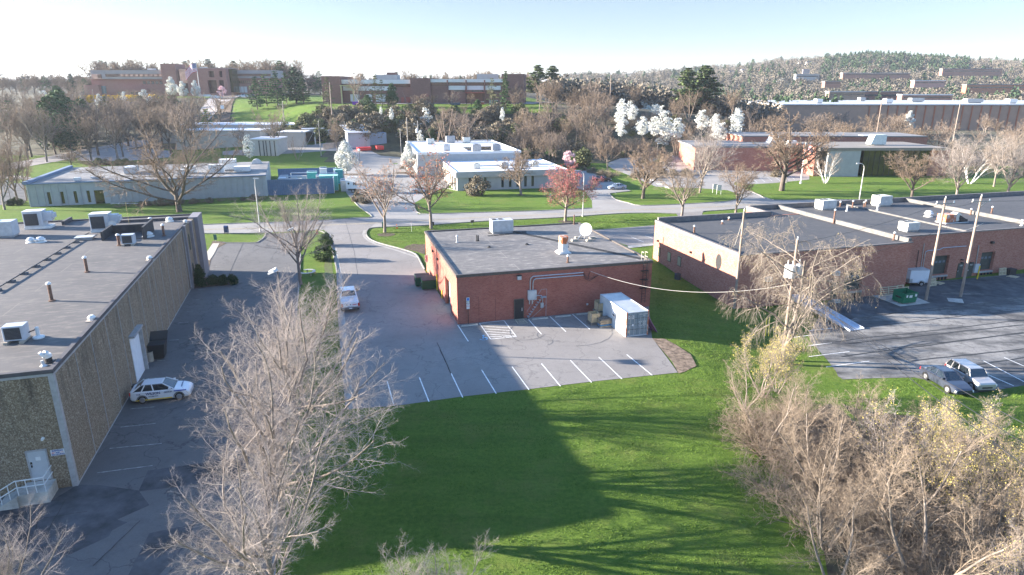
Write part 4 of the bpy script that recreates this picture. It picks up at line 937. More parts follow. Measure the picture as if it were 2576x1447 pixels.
# ================================================================ TREES
def seg_mesh(name,segs,k,mat):
    # segs: list of (p0,p1,r0,r1) -> open tapered prisms, one mesh
    a=np.array([(s[0][0],s[0][1],s[0][2],s[1][0],s[1][1],s[1][2],s[2],s[3]) for s in segs],float)
    p0=a[:,:3]; p1=a[:,3:6]; d=p1-p0; d/=np.maximum(np.linalg.norm(d,axis=1,keepdims=True),1e-6)
    h=np.where(np.abs(d[:,2:3])<.9,np.array([[0,0,1.0]]),np.array([[1.0,0,0]])); u=np.cross(d,h); u/=np.linalg.norm(u,axis=1,keepdims=True); v=np.cross(d,u)
    n=len(a); V=np.empty((n,2,k,3))
    for i in range(k):
        c,s=math.cos(2*math.pi*i/k),math.sin(2*math.pi*i/k); o=u*c+v*s
        V[:,0,i]=p0+o*a[:,6:7]; V[:,1,i]=p1+o*a[:,7:8]
    V=V.reshape(-1,3); base=(np.arange(n)*2*k)[:,None]; Fs=[]
    for i in range(k):
        j=(i+1)%k; Fs.append(np.concatenate([base+i,base+j,base+k+j,base+k+i],1))
    return fast_mesh(name,V,np.stack(Fs,1).reshape(-1,4),mat,smooth=k>3)
def fast_mesh(name,V,Fq,mat,smooth=False):
    me=bpy.data.meshes.new(name); nv,nf,k=len(V),len(Fq),Fq.shape[1]
    me.vertices.add(nv); me.vertices.foreach_set('co',np.ascontiguousarray(V,dtype=np.float32).ravel())
    me.loops.add(nf*k); me.loops.foreach_set('vertex_index',Fq.ravel().astype(np.int32))
    me.polygons.add(nf); me.polygons.foreach_set('loop_start',np.arange(0,nf*k,k,dtype=np.int32))
    if smooth: me.polygons.foreach_set('use_smooth',[True]*nf)
    me.update(calc_edges=True); me.validate(); me.materials.append(mat); return me
def leaf_mesh(name,pts,size,mat,rng,flat=0.0,aspect=1.0):
    pts=np.asarray(pts,float); n=len(pts)
    d=rng.normal(size=(n,3)); d[:,2]*=(1-flat); d/=np.linalg.norm(d,axis=1,keepdims=True)
    e=rng.normal(size=(n,3)); e-=d*(e*d).sum(1,keepdims=True); e/=np.linalg.norm(e,axis=1,keepdims=True)
    s=size*rng.uniform(.6,1.3,(n,1)); d=d*s*aspect; e=e*s
    V=np.stack([pts-d-e,pts+d-e,pts+d+e,pts-d+e],1).reshape(-1,3)
    return fast_mesh(name,V,(np.arange(n)*4)[:,None]+np.arange(4)[None],mat)
class Grow:
    def __init__(s,seed,spec): s.r=random.Random(seed); s.spec=spec; s.segs=[[] for _ in spec]; s.tips=[]
    def br(s,p,d,L,r,lv):
        sp=s.spec[lv]; rg=s.r; n=sp['n']; st=L/n; nodes=[]; w=sp.get('w',.15); up=sp.get('up',0.)/n; r0=r
        for i in range(n):
            d=Vector((d.x+rg.gauss(0,w),d.y+rg.gauss(0,w),d.z+rg.gauss(0,w*.7)+up)); d.normalize()
            q=p+d*st; r1=max(r*(1-sp.get('tap',.75)*(i+1)/n),.35*r) if lv==0 else r*(1-.8*(i+1)/n)+.15*r
            s.segs[lv].append((p,q,r0,r1)); nodes.append((p,q,d.copy(),r0,r1)); p=q; r0=r1
        if lv==len(s.spec)-1: s.tips.append(p); return
        k=sp['k']; k=int(k+rg.random()) ; t0=sp.get('t0',.25); az=rg.random()*6.28
        for j in range(k):
            t=t0+(1-t0)*((j+rg.random()*.8)/k); t=min(t,.999); x=t*n; i=int(x); a,b,dd,ra,rb=nodes[i]; pp=a.lerp(b,x-i)
            az+=2.4+rg.uniform(-.4,.4); ang=R(sp['a']+rg.gauss(0,sp.get('av',9)))
            o=dd.orthogonal().normalized(); o=Matrix.Rotation(az,3,dd)@o
            nd_=(dd*math.cos(ang)+o*math.sin(ang)).normalized()
            LL=L*sp['l']*(1-sp.get('f',.5)*(t-t0)/(1-t0+.01))*rg.uniform(.75,1.2)
            if 'L' in sp: LL=sp['L']*(1-sp.get('f',.5)*(t-t0)/(1-t0+.01))*rg.uniform(.75,1.2)
            rr=max(ra*sp.get('rr',.6),sp.get('rmin',.004))
            s.br(pp,nd_,LL,min(rr,ra*.95) if lv<2 else max(rr,sp.get('rmin',.004)),lv+1)
PROTO={}
def tree_meshes(kind,segs,bark,twig,ntr=2,kt=5,extra=None):
    a=[x for l in segs[:ntr] for x in l]; b=[x for l in segs[ntr:] for x in l]
    out=[('trunk',seg_mesh('trunk',a,kt,bark))]
    if b: out.append(('crown',seg_mesh('crown',b,3,twig)))
    return out+(extra or [])
bk_grey=mat_bark('bark_grey',(.14,.115,.095),(.26,.22,.185)); bk_dark=mat_bark('bark_dark',(.075,.06,.05),(.14,.115,.095))
tw_pale=mat_bark('twig_pale',(.255,.215,.19),(.385,.335,.30),3); tw_brown=mat_bark('twig_brown',(.17,.125,.09),(.27,.20,.145),3)
tw_pink=mat_bark('twig_pinkish',(.20,.155,.11),(.31,.245,.185),3); tw_olive=mat_bark('twig_olive',(.19,.155,.125),(.29,.245,.20),3)
tw_far=mat_bark('twig_far',(.18,.135,.105),(.26,.205,.16),.5); tw_far2=mat_bark('twig_far_warm',(.155,.115,.082),(.23,.175,.125),.5)
bk_white=mat_bark('bark_birch',(.55,.52,.48),(.75,.72,.68),5)
lf_yel=mat_leaf('leaf_yellow_green',(.38,.31,.07),(.55,.45,.13)); lf_red=mat_leaf('bud_red',(.36,.07,.08),(.50,.15,.15)); lf_or=mat_leaf('bud_orange',(.45,.16,.05),(.55,.25,.09))
lf_orr=mat_leaf('bud_orange_red',(.45,.11,.05),(.55,.18,.09)); lf_ol=mat_leaf('bud_olive',(.22,.19,.08),(.32,.27,.12))
lf_pear=mat_leaf('blossom_white',(.55,.56,.50),(.76,.76,.70)); lf_pink=mat_leaf('blossom_pink',(.62,.38,.40),(.78,.58,.60))
lf_pine=mat_leaf('needles',(.032,.072,.024),(.07,.125,.042)); lf_pineb=mat_leaf('needles_bright',(.06,.12,.025),(.11,.18,.05)); lf_fir=mat_leaf('needles_dark',(.02,.05,.026),(.04,.08,.042))
lf_pineo=mat_leaf('needles_olive',(.05,.085,.03),(.10,.13,.05)); lf_ever=mat_leaf('evergreen_leaf',(.03,.06,.018),(.06,.10,.03)); lf_brush=mat_leaf('brush_leaf',(.085,.095,.04),(.16,.17,.075)); lf_brown=mat_leaf('brush_brown',(.12,.10,.068),(.21,.175,.12))
lf_fors=mat_leaf('forsythia',(.60,.38,.02),(.75,.52,.05)); lf_box=mat_leaf('box_leaf',(.02,.04,.015),(.04,.07,.025))
def deciduous(kind,seed,H,spec,r,bark,twig,ntr=2,kt=5,bud=None,bsize=.05,bprob=1.0,bper=1,lean=0,stems=1,spread=.0,d0=None):
    g=Grow(seed,spec); rg=g.r
    for k in range(stems):
        t=2*math.pi*(k+rg.random()*.5)/stems; tl=spread*rg.uniform(.6,1.2)
        d=Vector((math.cos(t)*tl,math.sin(t)*tl,1)).normalized() if stems>1 else Vector(d0 or (lean,0,1)).normalized()
        g.br(Vector((math.cos(t)*.2*(stems>1),math.sin(t)*.2*(stems>1),-.15)),d,spec[0]['len']*rg.uniform(.85,1.1),r,0)
    ex=[]
    if bud:
        rn=np.random.default_rng(seed); pts=[]
        for p in g.tips:
            if rg.random()<bprob:
                for _ in range(bper): pts.append((p.x+rg.gauss(0,.10),p.y+rg.gauss(0,.10),p.z+rg.gauss(0,.10)))
        ex=[('buds',leaf_mesh('buds',pts,bsize,bud,rn))]
    top=max(p.z for p in g.tips)
    PROTO[kind]=(tree_meshes(kind,g.segs,bark,twig,ntr,kt,ex),top)
near=[dict(len=6.8,n=6,k=13,a=38,av=12,t0=.36,L=8.6,f=.2,rr=.55,w=.05,up=.25,l=1,tap=.6),dict(n=8,k=14,a=46,l=.40,f=.42,rr=.34,w=.10,up=.50,t0=.12),
      dict(n=5,k=10,a=42,l=.44,f=.45,rr=.42,w=.14,up=.35,t0=.12,rmin=.006),dict(n=4,k=9,a=46,l=.46,f=.4,rr=.6,w=.18,up=.15,t0=.1,rmin=.0036),dict(n=2,w=.2,up=.1)]
for i,sd_ in enumerate((5,11,23)): deciduous('near%d'%i,sd_,15,near,.24,bk_grey,tw_pale,2,6)
wide=[dict(len=4.2,n=5,k=10,a=48,av=10,t0=.30,L=13.5,f=.18,rr=.5,w=.05,up=.1,l=1,tap=.55),dict(n=10,k=12,a=42,l=.34,f=.5,rr=.42,w=.09,up=.45,t0=.2),
      dict(n=5,k=11,a=42,l=.42,f=.45,rr=.5,w=.14,up=.25,t0=.15,rmin=.016),dict(n=3,k=7,a=44,l=.45,f=.4,rr=.6,w=.18,up=.1,t0=.15,rmin=.014),dict(n=2,w=.2,up=.05)]
deciduous('spread',7,19,wide,.36,bk_dark,tw_brown,2,7)
weep=[dict(len=8.5,n=7,k=13,a=58,av=18,t0=.2,L=7.4,f=.3,rr=.5,w=.09,up=.1,l=1,tap=.6),dict(n=7,k=11,a=52,l=.42,f=.4,rr=.42,w=.16,up=.25,t0=.15),
      dict(n=6,k=12,a=50,l=.6,f=.4,rr=.5,w=.16,up=-1.1,t0=.2,rmin=.007),dict(n=3,k=6,a=38,l=.42,f=.3,rr=.6,w=.14,up=-1.2,t0=.15,rmin=.0045),dict(n=2,w=.15,up=-.7)]
deciduous('weep',14,13,weep,.20,bk_grey,tw_olive,2,6,bud=lf_ol,bsize=.02,bprob=.2)
mid=[dict(len=5.0,n=5,k=9,a=36,av=9,t0=.35,L=7.0,f=.30,rr=.6,w=.04,up=.2,l=1,tap=.6),dict(n=6,k=9,a=42,l=.36,f=.45,rr=.45,w=.10,up=.5,t0=.15),
      dict(n=4,k=10,a=44,l=.46,f=.45,rr=.5,w=.14,up=.3,t0=.15,rmin=.016),dict(n=3,k=6,a=44,l=.45,f=.4,rr=.6,w=.2,up=.1,t0=.2,rmin=.013),dict(n=1,w=.2,up=.1)]
for i in range(3): deciduous('mid%d'%i,31+i*7,13,mid,.20,(bk_grey,bk_grey,bk_dark)[i],(tw_brown,tw_pink,tw_brown)[i],2,6)
rnd=[dict(len=4.4,n=5,k=11,a=52,av=12,t0=.36,L=5.2,f=.25,rr=.5,w=.04,up=.1,l=1,tap=.5),dict(n=6,k=10,a=44,l=.38,f=.4,rr=.45,w=.10,up=.55,t0=.15),
      dict(n=4,k=11,a=46,l=.46,f=.4,rr=.5,w=.14,up=.3,t0=.15,rmin=.017),dict(n=3,k=6,a=44,l=.45,f=.4,rr=.6,w=.2,up=.1,t0=.2,rmin=.014),dict(n=1,w=.2,up=.1)]
deciduous('round',51,10,rnd,.24,bk_dark,tw_brown,2,6); deciduous('round1',52,10,rnd,.24,bk_grey,tw_brown,2,6)
deciduous('redbud',61,10,rnd,.20,bk_grey,tw_pink,2,6,bud=lf_red,bsize=.036,bprob=.95,bper=1)
deciduous('orange',62,11,mid,.19,bk_grey,tw_pale,2,6,bud=lf_or,bsize=.04,bprob=.14)
deciduous('orangered',63,12,mid,.2,bk_grey,tw_brown,2,6,bud=lf_orr,bsize=.045,bprob=.22)
clump=[dict(len=6.5,n=7,k=7,a=30,av=8,t0=.25,L=3.2,f=.3,rr=.4,w=.07,up=.3,l=1,tap=.75),dict(n=5,k=8,a=40,l=.42,f=.4,rr=.5,w=.14,up=.2,t0=.15),
      dict(n=4,k=7,a=44,l=.5,f=.4,rr=.5,w=.16,up=.1,t0=.15,rmin=.007),dict(n=2,k=4,a=44,l=.55,f=.4,rr=.6,w=.2,up=0,t0=.2,rmin=.0045),dict(n=2,w=.2)]
deciduous('birch',71,9,clump,.13,bk_white,tw_brown,2,5,stems=5,spread=.55)
deciduous('thick0',72,9,clump,.11,bk_grey,tw_pink,1,5,stems=4,spread=.45); deciduous('thick1',73,9,clump,.12,bk_grey,tw_pink,1,5,stems=3,spread=.6)
deciduous('thick2',74,9,clump,.11,bk_grey,tw_pale,1,5,stems=3,spread=.4,bud=lf_yel,bsize=.026,bprob=.15)
deciduous('thickY',75,8,clump,.10,bk_grey,tw_olive,1,5,stems=5,spread=.6,bud=lf_yel,bsize=.026,bprob=.5,bper=1)
brush=[dict(len=2.6,n=5,k=7,a=35,av=14,t0=.1,L=1.6,f=.3,rr=.5,w=.16,up=-.2,l=1,tap=.75),dict(n=4,k=5,a=42,l=.55,f=.4,rr=.6,w=.2,up=-.1,t0=.1,rmin=.008),dict(n=3,k=3,a=44,l=.5,f=.4,rr=.6,w=.2,up=0,t0=.1,rmin=.006),dict(n=2,w=.2)]
deciduous('brush0',81,3,brush,.035,tw_brown,tw_pink,1,4,stems=16,spread=1.0); deciduous('brush1',82,3,brush,.035,tw_brown,tw_brown,1,4,stems=14,spread=1.1)
far=[dict(len=5.5,n=4,k=8,a=34,av=9,t0=.35,L=6.4,f=.35,rr=.6,w=.05,up=.2,l=1,tap=.6),dict(n=4,k=9,a=42,l=.42,f=.4,rr=.5,w=.12,up=.5,t0=.15,rmin=.04),dict(n=3,k=9,a=46,l=.46,f=.4,rr=.55,w=.16,up=.3,t0=.15,rmin=.026),dict(n=2,w=.2,up=.1)]
for i in range(4): deciduous('far%d'%i,91+i,12,far,.19,(bk_grey,bk_dark)[i%2],(tw_far,tw_far2,tw_far,tw_far2)[i],2,4)
skyl=[dict(len=5.5,n=4,k=10,a=36,av=9,t0=.3,L=6.4,f=.3,rr=.6,w=.05,up=.2,l=1,tap=.6),dict(n=4,k=11,a=42,l=.42,f=.4,rr=.5,w=.12,up=.5,t0=.15,rmin=.06),dict(n=3,k=9,a=46,l=.46,f=.4,rr=.55,w=.16,up=.3,t0=.15,rmin=.045),dict(n=2,w=.2,up=.1)]
for i in range(2): deciduous('sky%d'%i,191+i,12,skyl,.24,bk_dark,tw_far2,2,4)
pole_=[dict(len=9,n=6,k=12,a=34,av=9,t0=.3,L=2.6,f=.5,rr=.35,w=.04,up=.2,l=1,tap=.8),dict(n=3,k=5,a=42,l=.45,f=.4,rr=.5,w=.14,up=.3,t0=.15,rmin=.02),dict(n=2,w=.2,up=.1)]
for i in range(2): deciduous('slim%d'%i,101+i,10,pole_,.11,tw_far,(tw_far,tw_far2)[i],1,4,stems=3,spread=.22)
def blobcrown(kind,seed,H,shape,mat,n,size,bark=bk_dark,trunk=(1.2,.09),clumps=40,cr=.45,flat=0.):
    rn=np.random.default_rng(seed); rg=random.Random(seed); pts=[]
    if not isinstance(shape,list): shape=[shape]
    for c in range(clumps):
        h0,h1,w,pw=shape[c%len(shape)]; t=rn.uniform(0,1)
        rad=w*(math.sin(math.pi*min(1,max(.02,t**pw)))**.8); az=rn.uniform(0,6.28); rr=rad*math.sqrt(rn.uniform(.15,1))
        cx0,cy0,cz0=rr*math.cos(az),rr*math.sin(az),h0+(h1-h0)*t; k=n//clumps; s=cr*rn.uniform(.7,1.35)
        q=rn.normal(size=(k,3)); q/=np.linalg.norm(q,axis=1,keepdims=True); q*=(rn.uniform(.3,1,(k,1))**.5)*s; q[:,2]*=(1-flat); pts.append(q+[cx0,cy0,cz0])
    pts=np.concatenate(pts)
    g=Grow(seed,[dict(n=3,k=7,a=35,t0=.3,L=H*.38,f=.5,rr=.5,w=.05,up=.2,l=1),dict(n=3,w=.15,up=.4)]); g.br(Vector((0,0,-.15)),Vector((0,0,1)),H*.6,trunk[1],0)
    out=[('trunk',seg_mesh('trunk',g.segs[0]+g.segs[1],5,bark)),('crown',leaf_mesh('crown',pts,size,mat,rn))]
    PROTO[kind]=(out,H)
blobcrown('pear',1,7.5,(1.3,7.5,2.3,.75),lf_pear,9000,.075,clumps=130,cr=.5); blobcrown('pear1',2,7.5,(1.2,7.5,2.0,.7),lf_pear,5000,.095,clumps=70,cr=.5)
blobcrown('pearslim',3,9,(1.0,9,1.9,.75),lf_pear,1700,.11,clumps=40,cr=.7); blobcrown('pinkb',4,5,(1,5,2.2,1),lf_pink,3000,.07,clumps=40,cr=.5)
blobcrown('hedge',5,1.6,(0,1.5,.9,1),lf_box,2600,.055,clumps=30,cr=.38,trunk=(.4,.03)); blobcrown('cone',6,3.0,(-.1,2.9,.85,.45),lf_box,5000,.05,clumps=90,cr=.28,trunk=(.4,.05))
blobcrown('brushg',7,3.2,(0,3,2.0,1),lf_brush,2600,.10,clumps=36,cr=.7,trunk=(.5,.04)); blobcrown('brushb',8,3.2,(0,3,2.0,1),lf_brown,2600,.09,clumps=36,cr=.7,trunk=(.5,.04))
blobcrown('evg',9,8,(1,8,2.6,.8),lf_pine,5000,.11,clumps=60,cr=.8); blobcrown('fors',10,1.8,(0,1.7,1.6,1),lf_fors,1500,.10,clumps=24,cr=.5,trunk=(.3,.03))
blobcrown('shrubd',11,2.4,(0,2.4,1.7,1),lf_ever,4200,.06,clumps=50,cr=.5,trunk=(.3,.05)); blobcrown('spruce',12,5,(.2,4.9,1.5,.4),lf_ever,4500,.07,clumps=90,cr=.4)
def conifer(kind,seed,H,wb,mat,rows=16,per=6,n=26,size=.13,t0=.1,droop=-.15,open_=.0,bark=bk_dark):
    rg=random.Random(seed); rn=np.random.default_rng(seed); segs=[]; pts=[]
    segs.append((Vector((0,0,-.2)),Vector((0,0,H*.55)),H*.018,H*.011)); segs.append((Vector((0,0,H*.55)),Vector((0,0,H)),H*.011,.02))
    for i in range(rows):
        t=t0+(1-t0)*(i+.3)/rows; z=H*t; L=wb*(1-t)**.75*rg.uniform(.75,1.2)*(1.0 if t>t0+.1 else .8)
        for j in range(per):
            if rg.random()<open_: continue
            az=rg.random()*6.28; l=L*rg.uniform(.65,1.15)+.25; d=Vector((math.cos(az),math.sin(az),droop+t*.5)); a=Vector((0,0,z)); b=a+d*l; b.z+=l*l*.02
            segs.append((a,b,.045*H/12,.012)); m=max(6,int(n*(.4+l/wb)))
            s=rn.uniform(.25,1,(m,1))**.7; q=np.array(a)+(np.array(b)-np.array(a))*s; w=(.18+.20*l)*(1.15-s*.7)
            q=q+rn.normal(size=(m,3))*w*np.array([.8,.8,.28]); pts.append(q)
    PROTO[kind]=([('trunk',seg_mesh('trunk',segs,5,bark)),('crown',leaf_mesh('crown',np.concatenate(pts),size,mat,rn,flat=.3))],H)
conifer('pine0',1,13,4.3,lf_pine,15,6,34,.15); conifer('pine1',2,13,4.6,lf_pine,13,6,34,.16,open_=.15); conifer('fir',3,13,2.6,lf_fir,20,6,22,.16); conifer('pineb',4,11,3.6,lf_pineb,14,6,40,.13)
conifer('tallpine',5,20,6.5,lf_pineo,16,8,60,.24,t0=.25,open_=.1); conifer('slimfir',6,16,2.9,lf_pine,20,6,26,.16,t0=.05); conifer('cedar',7,9,5.5,lf_fir,8,6,44,.15,t0=.15,droop=.02)
conifer('sparse',8,11,3.2,lf_brush,13,6,16,.13,open_=.3)
NAMES={}
def put(kind,loc,h,rz=None,name='tree',label='',cat='tree',group=None,wide=1.0,parts=True):
    ms,H=PROTO[kind]; s=h/H; rg=random.Random(hash((round(loc[0],1),round(loc[1],1))) if False else int(abs(loc[0]*91+loc[1]*53)*10))
    t=thing(name,label,cat,loc,rg.random()*6.28 if rz is None else rz,group,(s*wide,s*wide,s))
    for n_,me in ms:
        o=bpy.data.objects.new(n_,me); COL.objects.link(o); o.parent=t
    return t
def hgt(p,topy): return (CH-p.z)-p.y*((sT+(topy-CY)/F*cT)/(cT-(topy-CY)/F*sT))
def tpx(kind,x,y,topy,label,name='bare_tree',rz=None,wide=1.,cat='tree',group=None,Y=None):
    p=GY(x,Y) if Y else G(x,y)
    return put(kind,p,max(.6,hgt(p,topy)),rz,name,label,cat,group,wide)
# --- foreground row in the grass strip
tpx('near0',707,1345,745,'second nearest bare maple in the grass strip, right of the dark asphalt patches',rz=.6,wide=1.2,name='maple_tree')
tpx('near1',748,1185,715,'middle bare maple of the three in the grass strip between the car parks',rz=2.0,wide=1.25,name='maple_tree')
tpx('near2',765,1020,668,'farthest bare maple of the three in the grass strip, beside the car park corner',rz=4.0,name='maple_tree',wide=1.25)
tpx('near1',757,716,452,'dark trunked bare tree with the curved bench around its foot',rz=1.0,name='maple_tree',wide=1.0)
p=Vector((-10.6,24.0,0)); put('near1',p,10.2,5.0,'maple_tree','nearest bare maple filling the bottom of the grass strip at the photo edge','tree',wide=1.15)
p=Vector((-2.6,20.8,0)); put('near2',p,7.5,1.0,'young_tree','bare young tree whose top pokes up at the bottom centre of the photo','tree')
p=Vector((-4.6,20.4,0)); put('near0',p,6.9,2.2,'young_tree','bare young tree top just left of its neighbour at the bottom centre','tree')
p=Vector((-22.6,24.4,0)); put('near2',p,6.6,3.0,'young_tree','bare twigs of a tree cut by the bottom left photo edge','tree')
# --- the tree tangled with the utility pole
p=G(1968,915); put('weep',p,hgt(p,555),.8,'willow_tree','tall drooping bare tree with olive buds standing round the transformer pole','tree',wide=.92)
# --- thicket on the right
rt=random.Random(17)
TH0=[(18.6,34.5,10,'thick0'),(21.5,31.5,9.5,'thick1'),(17.4,39.5,8.6,'thick1'),(24.0,36.2,10.5,'thick2'),(21.0,42.5,9.5,'thick0'),(27.5,33.5,9.0,'thick1'),(29.5,38.0,9.5,'thick2'),(26.0,43.5,8.8,'thick0'),(17.0,29.6,8.0,'thick0'),(20.5,27.0,8.4,'thick1'),(25.0,28.6,8.2,'thick0'),(32.0,36.0,8.2,'thick1'),(31.0,42.5,7.2,'thick0'),(15.8,26.2,6.2,'thick1'),(23.5,24.5,7.0,'thick2'),(29.0,30.0,7.4,'thick0'),(18.0,45.5,8.2,'thick1')]
TH_=[(x,y,h*(.92-.022*max(0,y-28)),k) for x,y,h,k in TH0]
for i,(x,y,h,k) in enumerate(TH_):
    put(k,(x,y,T(x,y)),h,rt.random()*6.28,'thicket_tree','bare many stemmed tree in the pinkish brown thicket at the lower right','tree','trees of the lower right thicket',1.0)
for i,(x,y,h) in enumerate(((26.2,33.5,6.8),(29.6,32.5,6.6),(28.0,36.5,6.4))): put('thickY',(x,y,T(x,y)),h,i*2.,'budding_tree',('yellow budding tree in the heart of the lower right thicket','yellow budding tree on the right side of the lower right thicket','yellow budding tree towards the far side of the lower right thicket')[i],'tree')
x,y=20.6,48.5; put('thickY',(x,y,T(x,y)),6.2,1.,'budding_tree','yellow budding shrubby tree at the foot of the transformer pole','tree',wide=1.1)
x,y=22.3,49.8; put('thickY',(x,y,T(x,y)),5.0,3.,'budding_tree','smaller yellow budding tree right of the transformer pole foot','tree')
for i in range(80):
    x=rt.uniform(15.6,33); y=rt.uniform(23,43.5)
    if x<17 and y>42: continue
    put(('brush0','brush1','brush0')[i%3],(x,y,T(x,y)),rt.uniform(1.8,3.4),rt.random()*6.28,'bramble_bush','tangled bare bush on the floor of the lower right thicket','bush','bushes of the lower right thicket',1.15)
# ================================================================ VEHICLES AND PROPS
m_tyre=M('tyre',(.02,.02,.02),rough=.9); m_rim=M('rim',(.42,.42,.43),rough=.3,metal=.7,var=.1); m_cglass=mat_glass('car_glass',(.015,.02,.025),.05)
m_lamp=M('lamp_clear',(.75,.75,.72),rough=.2,var=.05); m_tail=M('lamp_red',(.45,.02,.02),rough=.25,var=.05); m_amb=M('amber',(.7,.3,.05),rough=.3)
def paintm(name,c,metal=.0,rough=.28):
    if name in MATS: return MATS[name]
    m=M(name,c,var=.03,scale=1,rough=rough,metal=metal); b=m.node_tree.nodes['Principled BSDF']; b.inputs['Coat Weight'].default_value=.5; b.inputs['Coat Roughness'].default_value=.08; return m
def loft(rings):
    m=MB(); n=len(rings[0]); m.v=[tuple(p) for r in rings for p in r]
    for k in range(len(rings)-1):
        for i in range(n): m.f.append((k*n+i,(k+1)*n+i,(k+1)*n+(i+1)%n,k*n+(i+1)%n))
    m.f.append(tuple(range(n))); m.f.append(tuple((len(rings)-1)*n+i for i in range(n-1,-1,-1))); return m
def car(name,label,cat,loc,rz,paint,st,cab,wb,wr=.33,group=None,lower=None):
    # st: (x, zbottom, ztop, halfwidth); cab: (x front base, x roof front, x roof rear, x rear base, z belt, z roof, half belt, half roof)
    t=thing(name,label,cat,loc,rz,group)
    rings=[]
    for x,zb,zt,w in st:
        r=[(x,w*.88,zb),(x,w,zb+.12),(x,w*1.0,(zb+zt)/2),(x,w*.97,zt-.08),(x,w*.86,zt)]
        rings.append(r+[(a,-b,c) for a,b,c in reversed(r)])
    body=obj('body',loft(rings),paint,t)
    for p in body.data.polygons: p.use_smooth=False
    xf,xrf,xrr,xr,zb,zr,hb,hr=cab
    g=MB().add([(xf,-hb,zb),(xr,-hb,zb),(xr,hb,zb),(xf,hb,zb),(xrf,-hr,zr-.03),(xrr,-hr,zr-.03),(xrr,hr,zr-.03),(xrf,hr,zr-.03)],[(0,1,2,3),(7,6,5,4),(0,4,5,1),(2,6,7,3),(1,5,6,2),(3,7,4,0)])
    obj('windows',g,m_cglass,t)
    rf=MB().add([(xrf+.02,-hr-.02,zr-.06),(xrr-.02,-hr-.02,zr-.06),(xrr-.02,hr+.02,zr-.06),(xrf+.02,hr+.02,zr-.06),(xrf-.08,-hr+.08,zr),(xrr+.12,-hr+.08,zr),(xrr+.12,hr-.08,zr),(xrf-.08,hr-.08,zr)],[(3,2,1,0),(4,5,6,7),(0,1,5,4),(1,2,6,5),(2,3,7,6),(3,0,4,7)])
    if xrr<xrf: rf.f=[tuple(reversed(f)) for f in rf.f]
    obj('roof',rf,paint,t)
    for s in (1,-1):
        for (xa,xb,r_) in ((xf,xrf,.045),((xf+xr)/2+.05,(xrf+xrr)/2,.05),(xr,xrr,.06),(xr*.62+xf*.38-.45,xrr*.8+xrf*.2,.045)): obj('pillar',MB().cyl((xa,s*(hb+.005),zb),(xb,s*(hr+.005),zr-.03),r_,n=5),paint,t)
    for xw in (wb/2,-wb/2):
        xw+=.05
        for s in (1,-1):
            w=max(q[3] for q in st)
            tw=obj('wheel',MB().cyl((xw,s*(w-.20),wr),(xw,s*(w+.015),wr),wr,n=20),m_tyre,t)
            obj('rim',MB().cyl((xw,s*(w+.016),wr),(xw,s*(w+.03),wr),wr*.66,wr*.6,n=10),m_rim,tw)
            m=MB()
            pts=[(xw+(wr+.05)*math.cos(R(a)),s*(w+.008),wr+(wr+.05)*math.sin(R(a))) for a in range(0,181,20)]; m.tube(pts,.03,4); obj('wheel_arch',m,m_black,t)
    x0=st[-1]; x1=st[0]; front=max(x0[0],x1[0]); rear=min(x0[0],x1[0]); wf=min(x0[3],x1[3])
    zf=[q for q in st if q[0]==front][0]; zrr=[q for q in st if q[0]==rear][0]
    for s in (1,-1):
        obj('headlight',MB().box(front-.28,front-.02,s*wf*.98-.12,s*wf*.98+.12,zf[2]-.18,zf[2]-.02),m_lamp,t)
        obj('taillight',MB().box(rear-.02,rear+.22,s*wf*.95-.12,s*wf*.95+.12,zrr[2]-.28,zrr[2]-.02),m_tail,t)
        obj('mirror',MB().box(xf-.35,xf-.2,s*(hb+.02),s*(hb+.22),zb+.02,zb+.18) if s>0 else MB().box(xf-.35,xf-.2,-hb-.22,-hb-.02,zb+.02,zb+.18),paint,t)
    obj('grille',MB().box(front-.01,front+.015,-wf*.6,wf*.6,zf[1]+.12,zf[2]-.22),m_black,t)
    obj('bumper',MB().box(rear-.03,rear+.02,-wf*.9,wf*.9,zrr[1]+.05,zrr[1]+.25),lower or m_black,t)
    obj('number_plate',MB().box(rear-.045,rear-.031,-.2,.2,zrr[1]+.3,zrr[1]+.42),m_white,t)
    return t
ST_H=[(2.15,.28,.62,.72),(2.05,.22,.74,.82),(1.6,.2,.88,.90),(.9,.2,.98,.91),(-.6,.2,1.0,.91),(-1.7,.2,1.02,.90),(-2.05,.25,1.04,.84),(-2.15,.32,.98,.76)]
CAB_H=(1.05,.25,-1.35,-2.0,.98,1.47,.80,.60)
ST_S=[(2.3,.28,.60,.70),(2.15,.22,.72,.82),(1.6,.2,.86,.89),(.9,.2,.95,.90),(-.9,.2,.98,.90),(-1.7,.2,1.0,.89),(-2.15,.24,.98,.82),(-2.28,.3,.9,.75)]
CAB_S=(1.0,.25,-.95,-1.75,.95,1.45,.78,.58)
ST_U=[(2.4,.35,.85,.80),(2.3,.28,1.0,.90),(1.6,.26,1.08,.96),(.9,.26,1.12,.97),(-1.9,.26,1.14,.97),(-2.3,.3,1.12,.92),(-2.4,.36,1.05,.86)]
CAB_U=(1.15,.55,-1.9,-2.3,1.1,1.76,.88,.70)
ST_B=[(2.0,.28,.75,.78),(1.92,.22,.88,.86),(1.4,.2,.98,.90),(.8,.2,1.04,.91),(-1.6,.2,1.06,.91),(-1.95,.22,1.06,.88),(-2.05,.28,1.0,.82)]
CAB_B=(.95,.55,-1.7,-1.98,1.03,1.62,.83,.70)
def place_side(a,b,W_,toward_cam=True):
    # a: rear wheel contact, b: front wheel contact on the visible side
    d=(b-a); d.z=0; ang=math.atan2(d.y,d.x); n=Vector((-math.sin(ang),math.cos(ang),0)); mid=(a+b)/2
    if n.y<0: n=-n
    return mid+n*W_/2,ang
wh=paintm('white_car_paint',(.70,.70,.71))
